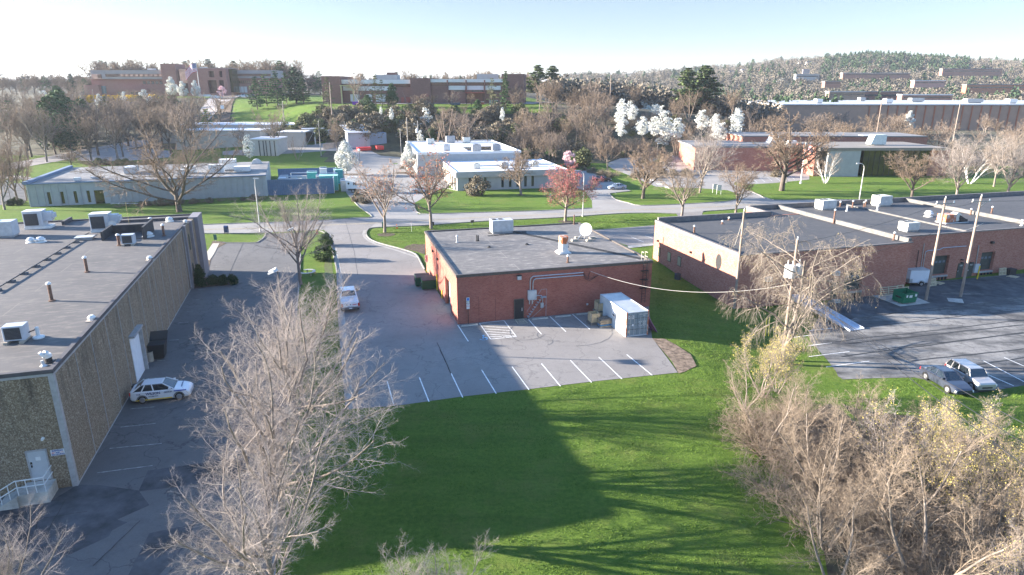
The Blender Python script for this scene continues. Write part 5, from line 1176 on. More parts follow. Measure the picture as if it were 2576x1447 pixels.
a,b=[P(*q) for q in zI([(918,347),(1148,322)])]; c,ang=place_side(a,b,1.8); print('hatch wb',(b-a).length)
hc=car('hatchback_car','white company hatchback with blue lettering parked beside the warehouse','car',c,ang,wh,ST_H,CAB_H,2.65)
obj('stripe',MB().box(-1.75,.85,-.935,-.915,.28,.36),M('stripe_yellow',(.75,.5,.03)),hc); obj('stripe',MB().box(1.05,1.95,-.93,-.90,.80,.88),M('stripe_blue',(.02,.08,.4)),hc)
m_navy=M('letter_navy',(.02,.05,.16))
for tx,sz,x,z,bo in (('THE',.16,-1.5,.80,.004),('WILSON',.27,-.45,.80,.008),('GROUP',.17,.62,.80,.004),('412.586.7191',.13,-.45,.56,.004)): writing(tx,sz,m_navy,hc,(x,-.925,z),bold=bo)
wb_=writing('THE WILSON GROUP',.13,m_navy,hc,(1.5,0,.935),rot=(0,R(-8),R(90)),bold=.004)
# pickup truck seen from behind
c=P(883,787,0); fw=UY; t=thing('pickup_truck','white pickup truck with contractor decals parked at the driveway edge','truck',c+fw*.0+Vector((0,0,0)),math.atan2(UY.y,UY.x)+R(2))
rings=[]
for x,zb,zt,w in [(0.02,.55,1.08,.93),(.1,.5,1.12,.98),(1.9,.45,1.14,1.0),(2.0,.4,1.14,1.0),(4.2,.4,1.12,1.0),(5.3,.42,1.08,.98),(5.7,.5,.98,.88)]:
    r=[(x,w*.9,zb),(x,w,zb+.14),(x,w,(zb+zt)/2),(x,w*.98,zt-.08),(x,w*.9,zt)]; rings.append(r+[(a,-b_,c_) for a,b_,c_ in reversed(r)])
m=loft(list(reversed(rings))); obj('body',m,wh,t)
g=MB().add([(4.6,-.9,1.1),(2.05,-.9,1.1),(2.05,.9,1.1),(4.6,.9,1.1),(3.9,-.74,1.86),(2.35,-.74,1.86),(2.35,.74,1.86),(3.9,.74,1.86)],[(0,1,2,3),(7,6,5,4),(0,4,5,1),(2,6,7,3),(1,5,6,2),(3,7,4,0)]); obj('cab_windows',g,m_cglass,t)
obj('cab_roof',MB().box(2.33,3.92,-.76,.76,1.84,1.93).box(2.06,2.2,-.92,.92,1.1,1.3),wh,t,bev=.02); obj('third_brake_light',MB().box(2.3,2.34,-.18,.18,1.87,1.92),m_tail,t)
m=MB()
for s in (1,-1): m.cyl((4.6,s*.9,1.1),(3.9,s*.75,1.86),.06,n=5).cyl((2.08,s*.9,1.1),(2.37,s*.75,1.86),.07,n=5).cyl((3.2,s*.91,1.1),(3.2,s*.76,1.86),.05,n=5)
obj('pillar',m,wh,t)
obj('bed_cover',MB().box(.1,1.98,-.84,.84,1.141,1.19),M('bed_cover',(.55,.57,.60),var=.05,rough=.4),t)
for s in (1,-1):
    obj('taillight',MB().box(-.02,.14,s*.9-.1,s*.9+.09,.72,1.08),m_tail,t); obj('mirror',MB().box(4.2,4.35,s*1.15-.13,s*1.15+.13,1.15,1.4),m_black,t)
    for xw in (1.05,4.65):
        w=obj('wheel',MB().cyl((xw,s*.75,.39),(xw,s*.99,.39),.39,n=20),m_tyre,t); obj('rim',MB().cyl((xw,s*.991,.39),(xw,s*1.01,.39),.24,n=10),m_rim,w)
obj('bumper',MB().box(-.12,.02,-.92,.92,.48,.66),M('chrome_dark',(.18,.18,.19),metal=.5,rough=.3),t); obj('tailgate',MB().box(-.012,-.001,-.74,.74,.70,1.08),M('white_car_paint',(0,0,0)),t)
obj('number_plate',MB().box(-.15,-.121,-.16,.16,.5,.62),m_lamp,t)
writing('SERVICE * 24 HOUR',.07,m_navy,t,(-.02,0,.76),rot=(R(90),0,R(-90))); obj('decal',MB().cyl((-.014,.38,.95),(-.02,.38,.95),.07,n=12),m_black,t); obj('decal',MB().cyl((-.014,0,.95),(-.02,0,.95),.07,n=12),m_navy,t)
obj('decal',MB().box(-.018,-.013,-.68,-.22,.93,.98).box(-.018,-.013,-.66,-.26,.87,.90),m_red,t)
# two cars in the loading yard, distant cars
c=G(*zL([(1415,335)])[0]); d_=G(*zL([(1500,209)])[0]); e_=G(*zL([(1735,330)])[0]); ang=math.atan2(e_.y-d_.y,e_.x-d_.x)
car('compact_suv','boxy silver compact car parked at the grass edge of the loading yard','car',c,ang,paintm('silver_paint',(.42,.39,.37),.3),ST_B,CAB_B,2.55,.34)
c2=G(*zL([(1275,350)])[0]); car('parked_car','dark blue sedan half hidden by twigs beside the boxy silver car','car',c2,ang,paintm('navy_paint',(.05,.06,.085),.3),ST_S,CAB_S,2.7,.33)
a,b=P(1567.5,477,0),P(1542.8,478,0); c,ang=place_side(a,b,1.8); car('parked_car','pale blue sedan parked across the road beyond the red budded tree','car',c,ang,paintm('blue_silver_paint',(.36,.42,.50),.2),ST_S,CAB_S,2.65)
a,b=P(1504.2,460,0),P(1530.7,459,0); c,ang=place_side(a,b,1.95); car('suv','black sport utility vehicle parked behind the pale blue sedan','car',c,ang,paintm('black_car_paint',(.02,.02,.022)),ST_U,CAB_U,2.85,.38)
c=P(1063,484,0); car('parked_car','white sedan parked between two budding trees near the white roofed building','car',c,R(172),wh,ST_S,CAB_S,2.65)
c=G(613,245.5); car('suv','white sport utility vehicle in the hilltop car park by the flagpole','car',c,R(-170),wh,ST_U,CAB_U,2.85,.38); 
c=G(632,244.5); car('parked_car','dark blue car beside the white vehicle in the hilltop car park','car',c,R(-170),paintm('navy_paint',(0,0,0)),ST_S,CAB_S,2.65)
# box truck with the contractor name
a,b=P(880,486,0),P(956,488,0); ang=math.atan2(b.y-a.y,b.x-a.x); mid=(a+b)/2+Vector((-math.sin(ang),math.cos(ang),0))*1.2
t=thing('box_truck','white contractor box truck with black lettering parked in the driveway','truck',mid,ang)
obj('cargo_box',MB().box(-4.6,1.6,-1.2,1.2,1.0,3.6),paintm('white_car_paint',(0,0,0)),t,bev=.03); obj('roof_rim',MB().box(-4.62,1.62,-1.22,1.22,3.601,3.68),m_lgrey,t)
obj('cab',MB().add([(1.9,-1.05,.7),(4.6,-1.0,.7),(4.6,1.0,.7),(1.9,1.05,.7),(1.9,-1.0,2.45),(2.9,-.9,2.45),(2.9,.9,2.45),(1.9,1.0,2.45),(3.4,-1.0,1.55),(4.55,-.95,1.4),(4.55,.95,1.4),(3.4,1.0,1.55)],[(3,2,1,0),(4,5,6,7),(0,4,7,3),(5,8,11,6),(8,9,10,11),(9,1,2,10),(0,1,9,8,5,4),(3,7,6,11,10,2)]),paintm('white_car_paint',(0,0,0)),t)
obj('windscreen',MB().add([(2.97,-.85,2.35),(3.42,-.92,1.62),(3.42,.92,1.62),(2.97,.85,2.35)],[(0,1,2,3)]),m_cglass,t); obj('side_window',MB().add([(2.1,-1.045,2.25),(2.1,-1.07,1.6),(3.3,-1.03,1.6),(2.85,-.96,2.25)],[(0,1,2,3)]),m_cglass,t)
obj('chassis',MB().box(-4.4,4.0,-.5,.5,.5,.95),m_black,t)
for xw in (-2.9,3.6):
    for s in (1,-1): w=obj('wheel',MB().cyl((xw,s*.85,.48),(xw,s*1.15,.48),.48,n=18),m_tyre,t); obj('rim',MB().cyl((xw,s*1.151,.48),(xw,s*1.17,.48),.28,n=10),m_rim,w)
writing('Massaro',1.0,m_black,t,(-1.1,-1.21,2.2),bold=.03); obj('emblem',MB().xprism([(-4.2,2.25),(-3.9,1.95),(-3.6,2.25),(-3.9,2.55)],-1.215,-1.205),m_black,t)
# ---- shipping container
A0,B0=[P(*q) for q in zN([(1170,1160),(1680,1105)])]; ang=FM.a+R(1); w_=2.44; cvx=Vector((math.cos(ang),math.sin(ang),0))
t=thing('shipping_container','weathered grey and white shipping container beside the middle brick building','shipping container',A0,ang)
m_cont=M('container_paint',(.44,.47,.49),var=.08,scale=1.2,rough=.55,col2=(.52,.54,.54)); m_cd=M('container_door',(.20,.25,.28),var=.1,scale=2,rough=.5)
m=MB(); L_=6.4; k=28
def corr(n,len_): 
    out=[]; s=len_/n
    for i in range(n): out+=[(i*s,0),(i*s+s*.35,0),(i*s+s*.5,.04),(i*s+s*.85,.04)]
    return out+[(len_,0)]
cr=corr(22,L_)
for xs_,sg in ((.0,1),(w_,-1)):
    vs=[];n0=len(cr)
    for y,d in cr: vs+=[(xs_+sg*(d+.03),y,.15),(xs_+sg*(d+.03),y,2.5)]
    m.add(vs,[(2*i,2*i+1,2*i+3,2*i+2) if sg>0 else (2*i,2*i+2,2*i+3,2*i+1) for i in range(n0-1)])
m.box(.1,w_-.1,L_-.06,L_-.02,.15,2.5); obj('side_panels',m,m_cont,t)
m=MB(); vs=[]
for y,d in cr: vs+=[(.05,y,2.56-d),(w_-.05,y,2.56-d)]
m.add(vs,[(2*i,2*i+1,2*i+3,2*i+2) for i in range(len(cr)-1)]); 
m_ctop=M('container_roof',(.52,.53,.52),var=.1,scale=.8,rough=.6,col2=(.60,.60,.58)); obj('roof_panel',m,m_ctop,t)
m=MB()
for x in (0,w_-.1):
    m.box(x,x+.1,0,L_,2.5,2.6); m.box(x,x+.1,0,L_,0,.15)
m.box(.1,w_-.1,0,.1,2.5,2.59); m.box(.1,w_-.1,L_-.1,L_,2.5,2.59); m.box(.1,w_-.1,0,.1,0,.15)
obj('frame',m,m_cont,t)
for i_,(x,y) in enumerate(((0,0),(w_-.1,0),(0,L_-.1),(w_-.1,L_-.1))): obj('corner_post',MB().box(x-.01,x+.11,y-.01,y+.11,.002,2.61),m_rustw if y==0 else m_cont,t)
d=obj('door',MB().box(.11,w_/2-.02,.02,.06,.16,2.48),m_cd,t); d2=obj('door',MB().box(w_/2+.02,w_-.11,.02,.06,.16,2.48),m_cd,t)
for dd,x0 in ((d,.11),(d2,w_/2+.02)):
    for j in range(2): obj('locking_bar',MB().cyl((x0+.3+j*.45,-.02,.1),(x0+.3+j*.45,-.02,2.5),.022,n=6).box(x0+.15+j*.45,x0+.33+j*.45,-.03,0,1.05,1.1),m_lgrey,dd)
    m=MB()
    for z in (.75,1.3,1.9): m.box(x0,x0+1.05,.005,.018,z,z+.03)
    obj('rail',m,m_black,dd)
m_let=M('letter_white',(.7,.7,.7))
for tx,s,x,z in (('MSCU 272878 0',.13,1.85,2.3),('22G1',.12,1.95,2.15),('MAX.GR.',.09,1.55,1.55),('TARE',.09,1.5,1.4),('NET',.09,1.5,1.27),('CU.CAP.',.09,1.55,1.1),('30480 KG',.08,2.0,1.55),('2230 KG',.08,2.0,1.43),('28250 KG',.08,2.0,1.31),('33.2 CU.M.',.08,2.0,1.19)): writing(tx,s,m_let,d2,(x,-.0,z),bold=.003)
obj('company_sign',MB().box(.2,.8,-.03,-.01,1.85,2.35),m_let,d); obj('sign_bars',MB().box(.22,.78,-.034,-.031,2.27,2.33).box(.22,.78,-.034,-.031,1.87,1.92),m_black,d)
m=MB(); m.v=[(.5+.24*math.cos(R(i*20)),-.036,2.1+.13*math.sin(R(i*20))) for i in range(18)]+[(.5+.18*math.cos(R(i*20)),-.036,2.1+.08*math.sin(R(i*20))) for i in range(18)]; m.f=[(i,(i+1)%18,18+(i+1)%18,18+i) for i in range(18)]
obj('logo_ring',m,m_black,d); writing('360',.13,m_black,d,(.5,-.037,2.1),bold=.004)
obj('sticker',MB().box(.22,.42,-.03,-.01,.45,.72),M('tan_sticker',(.5,.42,.3)),d); obj('sticker',MB().cyl((.72,-.005,1.25),(.72,-.02,1.25),.1,n=14),m_let,d)
q=obj('side_sign',MB().box(-.03,-.005,2.6,3.3,1.2,2.4),m_let,t); obj('sign_print',MB().box(-.034,-.031,2.65,3.25,2.2,2.32).box(-.034,-.031,2.65,3.0,1.3,1.5).box(-.034,-.031,3.05,3.2,1.35,1.5),m_black,q)
# purple sheet leaning on the container
t=thing('leaning_panel','pinkish purple foam panels leaning on the far side of the container','panel',A0+cvx*2.5,ang)
for i,(y,tl,h) in enumerate(((.4,.9,1.9),(1.0,.75,2.1),(1.7,.6,2.2))): obj('panel',MB().add([(0.05,y,h),(0.05,y+.6,h),(tl+.3,y+.6,0),(tl+.3,y,0),(.12,y,h),(.12,y+.6,h),(tl+.38,y+.6,0),(tl+.38,y,0)],[(0,1,2,3),(7,6,5,4),(0,4,5,1),(1,5,6,2),(2,6,7,3),(3,7,4,0)]),M('purple_foam',(.33,.13,.26),var=.2,scale=4),t)
# crates and pallets
m_ply=M('plywood',(.46,.34,.20),var=.15,scale=3,col2=(.54,.42,.26)); m_pal=M('pallet_wood',(.34,.27,.19),var=.3,scale=5); m_palb=M('pallet_blue',(.06,.22,.42),var=.2,scale=4); m_palg=M('pallet_grey',(.17,.15,.13),var=.25,scale=5)
def pallet_mb(L=1.2,W_=1.0,z=0,t=None):
    m=MB()
    for i in range(3): m.box(-L/2,L/2,-W_/2+i*(W_-.1)/2,-W_/2+i*(W_-.1)/2+.1,z+.02,z+.11)
    for i in range(7): x=-L/2+i*(L-.1)/6; m.box(x,x+.1,-W_/2,W_/2,z+.112,z+.135)
    for i in range(3): x=-L/2+i*(L-.1)/2; m.box(x,x+.1,-W_/2,W_/2,z,z+.018)
    return m
def crate(p,rz,label,w=.95,h=.85,z=0):
    t=thing('wooden_crate',label,'crate',(p.x,p.y,p.z+z),rz,'open plywood crates by the container'); m=MB(); a=w/2
    m.box(-a,a,-a,-a+.03,.0,h).box(-a,a,a-.03,a,0,h).box(-a,-a+.03,-a+.031,a-.031,0,h).box(a-.03,a,-a+.031,a-.031,0,h).box(-a+.031,a-.031,-a+.031,a-.031,0,.03); obj('box',m,m_ply,t)
    m=MB()
    for x in (-a-.02,a-.06):
        for y in (-a-.02,a-.06): m.box(x,x+.08,y,y+.08,0,h+.01)
    obj('corner_battens',m,m_pal,t); return t
p1=P(*zN([(430,835)])[0]); pa=tag(obj('wooden_pallet',pallet_mb(1.2,1.1),m_palg),'grey pallet under the front plywood crate','pallet'); pa.location=p1; pa.rotation_euler=(0,0,ang)
pb=tag(obj('wooden_pallet',pallet_mb(1.2,1.1),m_palg),'second grey pallet directly under the topmost one below the front crate','pallet'); pb.location=p1+Vector((.02,.02,.14)); pb.rotation_euler=(0,0,ang+.04)
crate(p1,ang,'front plywood crate nearest the painted stall line',.95,.95,.28)
p2=P(*zN([(650,760)])[0])+UY*.9; crate(p2,ang+.05,'lower plywood crate standing under a pallet behind the pallet stack',.95,.75,0)
pc=tag(obj('wooden_pallet',pallet_mb(1.3,1.1),m_palg),'grey pallet lying between the two stacked plywood crates','pallet'); pc.location=p2+Vector((0,0,.77)); pc.rotation_euler=(0,0,ang)
crate(p2,ang,'upper plywood crate on top of the pallet behind the pallet stack',.95,.85,.92)
p2b=p2+UY*1.3+VX*.5; crate(p2b,ang,'pale crate mostly hidden between the brick wall and the container',.8,1.5,.0)
p3=P(*zN([(690,905)])[0])+UY*.3
for i in range(6): o=tag(obj('wooden_pallet',pallet_mb(1.25,1.05),(m_pal,m_palb,m_pal,m_pal,m_pal,m_palg)[i]),('lowest pallet of the stack beside the container','blue painted pallet second from the bottom of the stack','third pallet from the bottom of the stack beside the container','fourth pallet from the bottom of the stack beside the container','fifth pallet from the bottom of the stack beside the container','grey topmost pallet of the stack beside the container')[i],'pallet','pallets stacked by the container'); o.location=p3+Vector((.02*(i%2),.03*(i%3),i*.142)); o.rotation_euler=(0,0,ang+(-.06,.05,0,.08,-.04,.1)[i])
# wheel stops
ws0=None
for i,(x,y,l) in enumerate(((*zB([(1817,1041)])[0],'concrete wheel stop at the hatched bay left of the black door'),(*zC([(332,985)])[0],'concrete wheel stop below the rolling ladder'),(*zC([(522,965)])[0],'middle concrete wheel stop along the brick wall'),(*zC([(695,945)])[0],'concrete wheel stop nearest the plywood crates'),)):
    o=tag(obj('wheel_stop',MB().add([(-.9,-.09,0),(.9,-.09,0),(.9,.09,0),(-.9,.09,0),(-.85,-.05,.13),(.85,-.05,.13),(.85,.05,.13),(-.85,.05,.13)],[(0,3,2,1),(4,5,6,7),(0,1,5,4),(1,2,6,5),(2,3,7,6),(3,0,4,7)]),m_conc),l,'wheel stop','wheel stops along the middle building'); o.location=P(x,y,.03); o.rotation_euler=(0,0,FM.a)
# accessible parking sign
p=P(*zB([(1806,1027)])[0]); t=thing('parking_sign','blue and white accessible parking sign on a black post','sign',p,FM.a)
obj('post',MB().box(-.03,.03,-.02,.02,0,2.45),m_black,t); pn=obj('panel',MB().box(-.17,.17,-.04,-.021,2.35,2.95),m_white,t); obj('panel',MB().box(-.17,.17,-.04,-.021,1.7,2.3),m_white,t)
obj('blue_square',MB().box(-.12,.12,-.046,-.041,2.62,2.9),M('sign_bright_blue',(.03,.15,.5)),pn); writing('RESERVED\nPARKING',.08,M('sign_green',(.03,.2,.08)),pn,(0,-.045,2.5)); writing('PENALTY\n$50 TO $200',.07,m_red,pn,(0,-.045,2.0)); writing('VAN',.1,m_navy,pn,(0,-.045,2.2))
# rolling warehouse ladder
p0=P(*zC([(232,990)])[0]); p1_=P(*zC([(345,985)])[0]); t=thing('rolling_ladder','grey rolling platform ladder under the electrical box','ladder',p0+UY*.1,FM.a)
m=MB(); Lr=1.6; Hr=2.3
for y in (0,.6):
    m.tube([(0,y,.1),(Lr,y,Hr)],.025).tube([(Lr,y,Hr),(Lr+.5,y,Hr)],.025).tube([(Lr+.45,y,Hr),(Lr+.45,y,.05)],.025).tube([(0,y,.1),(Lr+.45,y,.08)],.025).tube([(.4,y,.1),(Lr+.45,y,1.5)],.02)
    m.tube([(-.1,y,.9),(Lr-.1,y,Hr+.95),(Lr+.5,y,Hr+.95),(Lr+.5,y,Hr)],.02)
obj('frame',m,m_grey,t)
for i in range(9): z=.25+i*.25; obj('step',MB().box(Lr*(z-.1)/(Hr-.1)-.1,Lr*(z-.1)/(Hr-.1)+.1,.02,.58,z,z+.03),m_lgrey,t)
obj('platform',MB().box(Lr,Lr+.5,.0,.6,Hr,Hr+.04),m_lgrey,t)
for x,y in ((0,0),(0,.6),(Lr+.45,0),(Lr+.45,.6)): obj('wheel',MB().cyl((x,y-.03,.07),(x,y+.03,.07),.07,n=10),m_black,t)
# dumpsters on the left side of the middle building
def dumpster(p,rz,label,mat,lid=True,w=1.85,d=1.3,h=1.25,grp=None):
    t=thing('dumpster',label,'dumpster',p,rz,grp)
    obj('bin',MB().add([(-w/2,-d/2+.15,.15),(w/2,-d/2+.15,.15),(w/2,d/2,.15),(-w/2,d/2,.15),(-w/2,-d/2,h),(w/2,-d/2,h),(w/2,d/2,h+.15),(-w/2,d/2,h+.15)],[(0,3,2,1),(0,1,5,4),(1,2,6,5),(2,3,7,6),(3,0,4,7)]+([(4,5,6,7)] if lid else [])),mat,t)
    m=MB()
    for i in range(3): m.box(-w/2-.02,w/2+.02,-d/2-.01+.05*(2-i),-d/2+.03+.05*(2-i),.45+i*.3,.52+i*.3)
    obj('rib',m,mat,t)
    for s in (1,-1): obj('lifting_pocket',MB().box(s*(w/2+.05)-.05,s*(w/2+.05)+.05,-.35,.35,.75,.9),m_black,t)
    if lid: 
        for s in (0,1): obj('lid',MB().add([(-w/2+s*w/2+.01,-d/2-.04,h+.01),(-w/2+(s+1)*w/2-.01,-d/2-.04,h+.01),(-w/2+(s+1)*w/2-.01,d/2,h+.18),(-w/2+s*w/2+.01,d/2,h+.18),(-w/2+s*w/2+.01,-d/2-.04,h+.06),(-w/2+(s+1)*w/2-.01,-d/2-.04,h+.06),(-w/2+(s+1)*w/2-.01,d/2,h+.23),(-w/2+s*w/2+.01,d/2,h+.23)],[(0,3,2,1),(4,5,6,7),(0,1,5,4),(1,2,6,5),(2,3,7,6),(3,0,4,7)]),M('lid_black',(.035,.033,.033),rough=.6),t)
    else:
        obj('rim',MB().box(-w/2-.03,w/2+.03,-d/2-.04,-d/2+.02,h-.05,h+.02).box(-w/2-.03,-w/2+.03,-d/2+.021,d/2,h-.05,h+.05).box(w/2-.03,w/2+.03,-d/2+.021,d/2,h-.05,h+.05),mat,t); obj('floor',MB().box(-w/2+.05,w/2-.05,-d/2+.2,d/2-.05,.2,.22),m_black,t)
    for x in (-w/2+.15,w/2-.15): obj('caster',MB().cyl((x,0,.07),(x+.06,0,.07),.07,n=8),m_black,t)
    return t
m_green=M('dumpster_green',(.025,.12,.06),var=.25,scale=3,rough=.6,col2=(.10,.06,.03),amt=(.62,.8)); m_green2=M('dumpster_green_clean',(.01,.14,.07),var=.1,scale=2,rough=.5)
p=P(*zB([(1502,748)])[0]); dumpster(p+VX*-.2+UY*.7,FM.a,'green dumpster with black lids nearer the garage door','' or m_green,grp=None); dumpster(p+VX*-.75+UY*2.3,FM.a,'farther green dumpster behind its twin on the left side of the building',m_green)
p=P(*zB([(1549,745)])[0]); o=thing('bollard','yellow steel bollard beside the tall garage door','bollard',p); obj('post',MB().cyl((0,0,0),(0,0,2.0),.09,n=12),M('bollard_yellow',(.7,.5,.03)),o); obj('cap',MB().cyl((0,0,2.0),(0,0,2.06),.09,.03,n=12),M('bollard_yellow',(0,0,0)),o)
p=P(*zB([(1590,815)])[0]); o=thing('bollard','second yellow bollard right of the tall garage door','bollard',p); obj('post',MB().cyl((0,0,0),(0,0,1.0),.09,n=12),M('bollard_yellow',(0,0,0)),o); obj('cap',MB().cyl((0,0,1.0),(0,0,1.06),.09,.03,n=12),M('bollard_yellow',(0,0,0)),o)
p=P(*zB([(1497,600)])[0]); t=thing('notice_sign','white notice board with red lines on a dark post by the brick wall','sign',p,FM.a); obj('post',MB().box(-.04,.04,-.03,.03,0,2.3),m_black,t); q=obj('panel',MB().box(-.75,.45,-.06,-.031,1.5,2.5),m_white,t)
writing('NO PARKING\nFIRE LANE\nTOW ZONE',.2,m_red,q,(-.15,-.065,2.0),bold=.006)
# loading yard things
p=G(*zM([(1075,858)])[0]); dumpster(p+VX*.0+UY*.6,FR.a,'open dark green dumpster on the concrete pad',m_green2,False,2.0,1.7,1.35)
tt=[o for o in COL.objects if o.parent and o.parent.get('label','')=='open dark green dumpster on the concrete pad'][0].parent
for (x,w,z) in ((-.6,.22,1.05),(-.05,.42,1.0),(.7,.26,1.1)): obj('sticker',MB().box(x-w/2,x+w/2,-.85-.03,-.85-.005,z-.15,z+.15),m_white,tt)
writing('DUMPSTER',.16,m_green,tt,(-.05,-.885,1.0)) if False else None
def leaning(fr,pts,yb,label,n=4,name='wooden_pallet',vert=False):
    q=[fr.front(*s,yb) for s in zM(pts)]; x0,x1=q[0][0],q[1][0]; z0=0.04; h=abs(q[0][1]-q[2][1])
    t=fr.thing(name,label,'pallet',(x0,yb-.55,z0),group='pallets leaning in the loading yard'); W_=x1-x0; m=MB()
    for i in range(5): z=h*i/4.4; m.box(0,W_,z*.0,.02,z,z+.09)
    k=max(2,int(W_/1.0)+1)
    for i in range(k): x=(W_-.08)*i/(k-1); m.box(x,x+.08,.021,.09,0,h)
    for v_ in range(len(m.v)): a=m.v[v_]; m.v[v_]=(a[0],a[1]+a[2]*.2,a[2])
    obj('boards',m,M('new_pallet_wood',(.48,.40,.27),var=.2,scale=5),t); return t
leaning(FR,((672,745),(890,735),(672,640)),0,'wide pallet leaning on the brick wall behind the open dumpster')
leaning(FR,((895,735),(970,730),(895,625)),0,'narrower pallet leaning right of the wide one behind the dumpster'); leaning(FR,((980,715),(1040,710),(980,635)),0,'smallest pallet leaning at the building corner behind the dumpster')
for x,y,l,zz in ((1460,600,'pallet lying flat right of the box trailer',0),(2430,520,'light pallet lying flat at the right photo edge',0)): 
    p=G(*zM([(x,y)])[0]); o=tag(obj('wooden_pallet',pallet_mb(1.3,1.1),M('new_pallet_wood',(0,0,0))),l,'pallet','pallets lying in the loading yard'); o.location=p+Vector((0,0,.03)); o.rotation_euler=(0,0,FR.a+.3)
p=G(*zM([(1395,640)])[0]); o=tag(obj('wooden_pallet',pallet_mb(1.2,1.0).xf(Matrix.Rotation(R(72),4,'X')),M('new_pallet_wood',(0,0,0))),'pallet standing on edge against the back of the box trailer','pallet'); o.location=p+Vector((0,.3,.55)); o.rotation_euler=(0,0,FR.a+.1)
p=G(*zM([(2310,500)])[0]); o=tag(obj('wooden_pallet',pallet_mb(1.2,1.0).xf(Matrix.Rotation(R(80),4,'X')),M('new_pallet_wood',(0,0,0))),'pallet standing against the wall near the right photo edge','pallet'); o.location=p+Vector((0,.4,.55)); o.rotation_euler=(0,0,FR.a)
p=G(*zM([(2435,495)])[0]); t=thing('black_bin','black lidded bin near the right photo edge of the yard','bin',p+UY*.5,FR.a); obj('body',MB().box(-.6,.6,-.4,.4,0,.8),m_black,t,bev=.03); obj('lid',MB().box(-.64,.64,-.44,.44,.802,.88),M('lid_black',(0,0,0)),t)
p=G(*zM([(1968,545)])[0]); o=thing('bollard','tall yellow bollard left of the right dock door','bollard',p); obj('post',MB().cyl((0,0,0),(0,0,1.9),.08,n=12),M('bollard_yellow',(0,0,0)),o); obj('cap',MB().cyl((0,0,1.9),(0,0,1.95),.08,.03,n=12),M('bollard_yellow',(0,0,0)),o)
p=G(*zM([(142,845)])[0]); o=tag(obj('concrete_block',MB().box(-.45,.45,-.25,.25,0,.4),m_conc,bev=.04),'small concrete block by the door left of the first dock','block'); o.location=p; o.rotation_euler=(0,0,FR.a)
# box trailer
a=G(*zM([(1168,640)])[0]); b=G(*zM([(1330,665)])[0]); ang2=math.atan2(b.y-a.y,b.x-a.x)+R(5); t=thing('box_trailer','small white enclosed trailer beside the dock wall','trailer',a+Vector((.1,1.2,0)),FR.a-R(12))
wt=M('trailer_white',(.66,.68,.72),var=.04,scale=1,rough=.4)
obj('body',MB().prism([(-1.35,-.0),(-.9,-.9),(1.7,-.9),(1.7,.9),(-.9,.9)],.45,2.15),wt,t,bev=.02); obj('roof',MB().prism([(-1.37,-.0),(-.92,-.93),(1.72,-.93),(1.72,.93),(-.92,.93)],2.155,2.2),m_lgrey,t)
obj('stone_guard',MB().prism([(-1.37,0),(-.91,-.93),(-.5,-.93),(-.5,-.905),(-.9,-.905),(-1.34,0)],.45,1.0),m_galv,t)
w=obj('wheel',MB().cyl((.7,-.92,.33),(.7,-1.1,.33),.33,n=18),m_tyre,t); obj('rim',MB().cyl((.7,-1.101,.33),(.7,-1.12,.33),.2,n=10),m_rim,w); obj('wheel',MB().cyl((.7,.92,.33),(.7,1.1,.33),.33,n=18),m_tyre,t)
obj('fender',MB().tube([(.7+.42*math.cos(R(k)),-1.02,.36+.42*math.sin(R(k))) for k in range(0,181,30)],.06,6),m_lgrey,t); obj('tongue',MB().tube([(-1.2,0,.45),(-2.3,0,.45)],.05).tube([(-1.0,-.6,.45),(-2.2,0,.45)],.04).tube([(-1.0,.6,.45),(-2.2,0,.45)],.04),m_black,t)
# loading ramp
q=[zD([p])[0] for p in ((830,1295),(953,1282),(830,1190),(690,1215))]
a=G(*q[0]); b=G(*q[1]); dx=(b-a); w_=dx.length; vx=dx.normalized(); uy=Vector((-vx.y,vx.x,0)); t=thing('loading_ramp','long silver mesh yard ramp rising towards the brick building','ramp',a,math.atan2(vx.y,vx.x)+R(6))
m_mesh=M('ramp_mesh',(.42,.47,.55),var=.1,scale=9,rough=.45,metal=.3); m_ed=M('ramp_edge',(.50,.54,.60),var=.05,rough=.4,metal=.3)
obj('deck',MB().add([(0,0,.05),(w_,0,.05),(w_,3.2,.45),(0,3.2,.45)],[(0,1,2,3)]).add([(0,3.2,.45),(w_,3.2,.45),(w_,9.5,1.25),(0,9.5,1.25)],[(0,1,2,3)]),m_mesh,t)
for x in (-.06,w_): obj('side_beam',MB().add([(x,0,0),(x+.06,0,0),(x+.06,9.5,1.0),(x,9.5,1.0),(x,0,.18),(x+.06,0,.18),(x+.06,9.5,1.5),(x,9.5,1.5)],[(0,3,2,1),(4,5,6,7),(0,1,5,4),(1,2,6,5),(2,3,7,6),(3,0,4,7)]),m_ed,t)
for y in (3.2,8.8): 
    for x in (0,w_): obj('leg',MB().box(x-.05,x+.05,y-.05,y+.05,0,.12*y),m_ed,t)
m=MB()
for i in range(24): y=i*.4; z=.05+.125*y+.012; m.box(.02,w_-.02,y,y+.03,z,z+.015)
obj('tread_bars',m,m_ed,t)
for xs_ in ((2052,835),(2063,815)): pass
t=thing('yellow_guard','slanted yellow guard rail half hidden behind the transformer pole','guard rail',G(*zD([(125,1335)])[0]),0); obj('rail',MB().tube([(0,0,0),(.9,2.3,1.3)],.05).tube([(.35,.0,0),(1.2,2.3,1.3)],.05),M('bollard_yellow',(0,0,0)),t); obj('cross_bar',MB().tube([(.45,1.1,.65),(.78,1.1,.65)],.04),M('bollard_yellow',(0,0,0)),t)
t=thing('condenser_unit','black condenser unit on the grass beside the right brick building','condenser unit',FR.world((-1.1,FR.side(*zC([(1530,632)])[0],0)[0],.5))); t.location.z=T(t.location.x,t.location.y)
obj('casing',MB().lathe([(.42,0),(.42,.75),(.36,.8)],n=12),M('condenser_dark',(.06,.07,.08)),t); obj('fan_guard',MB().cyl((0,0,.8),(0,0,.84),.3,n=12),m_black,t)
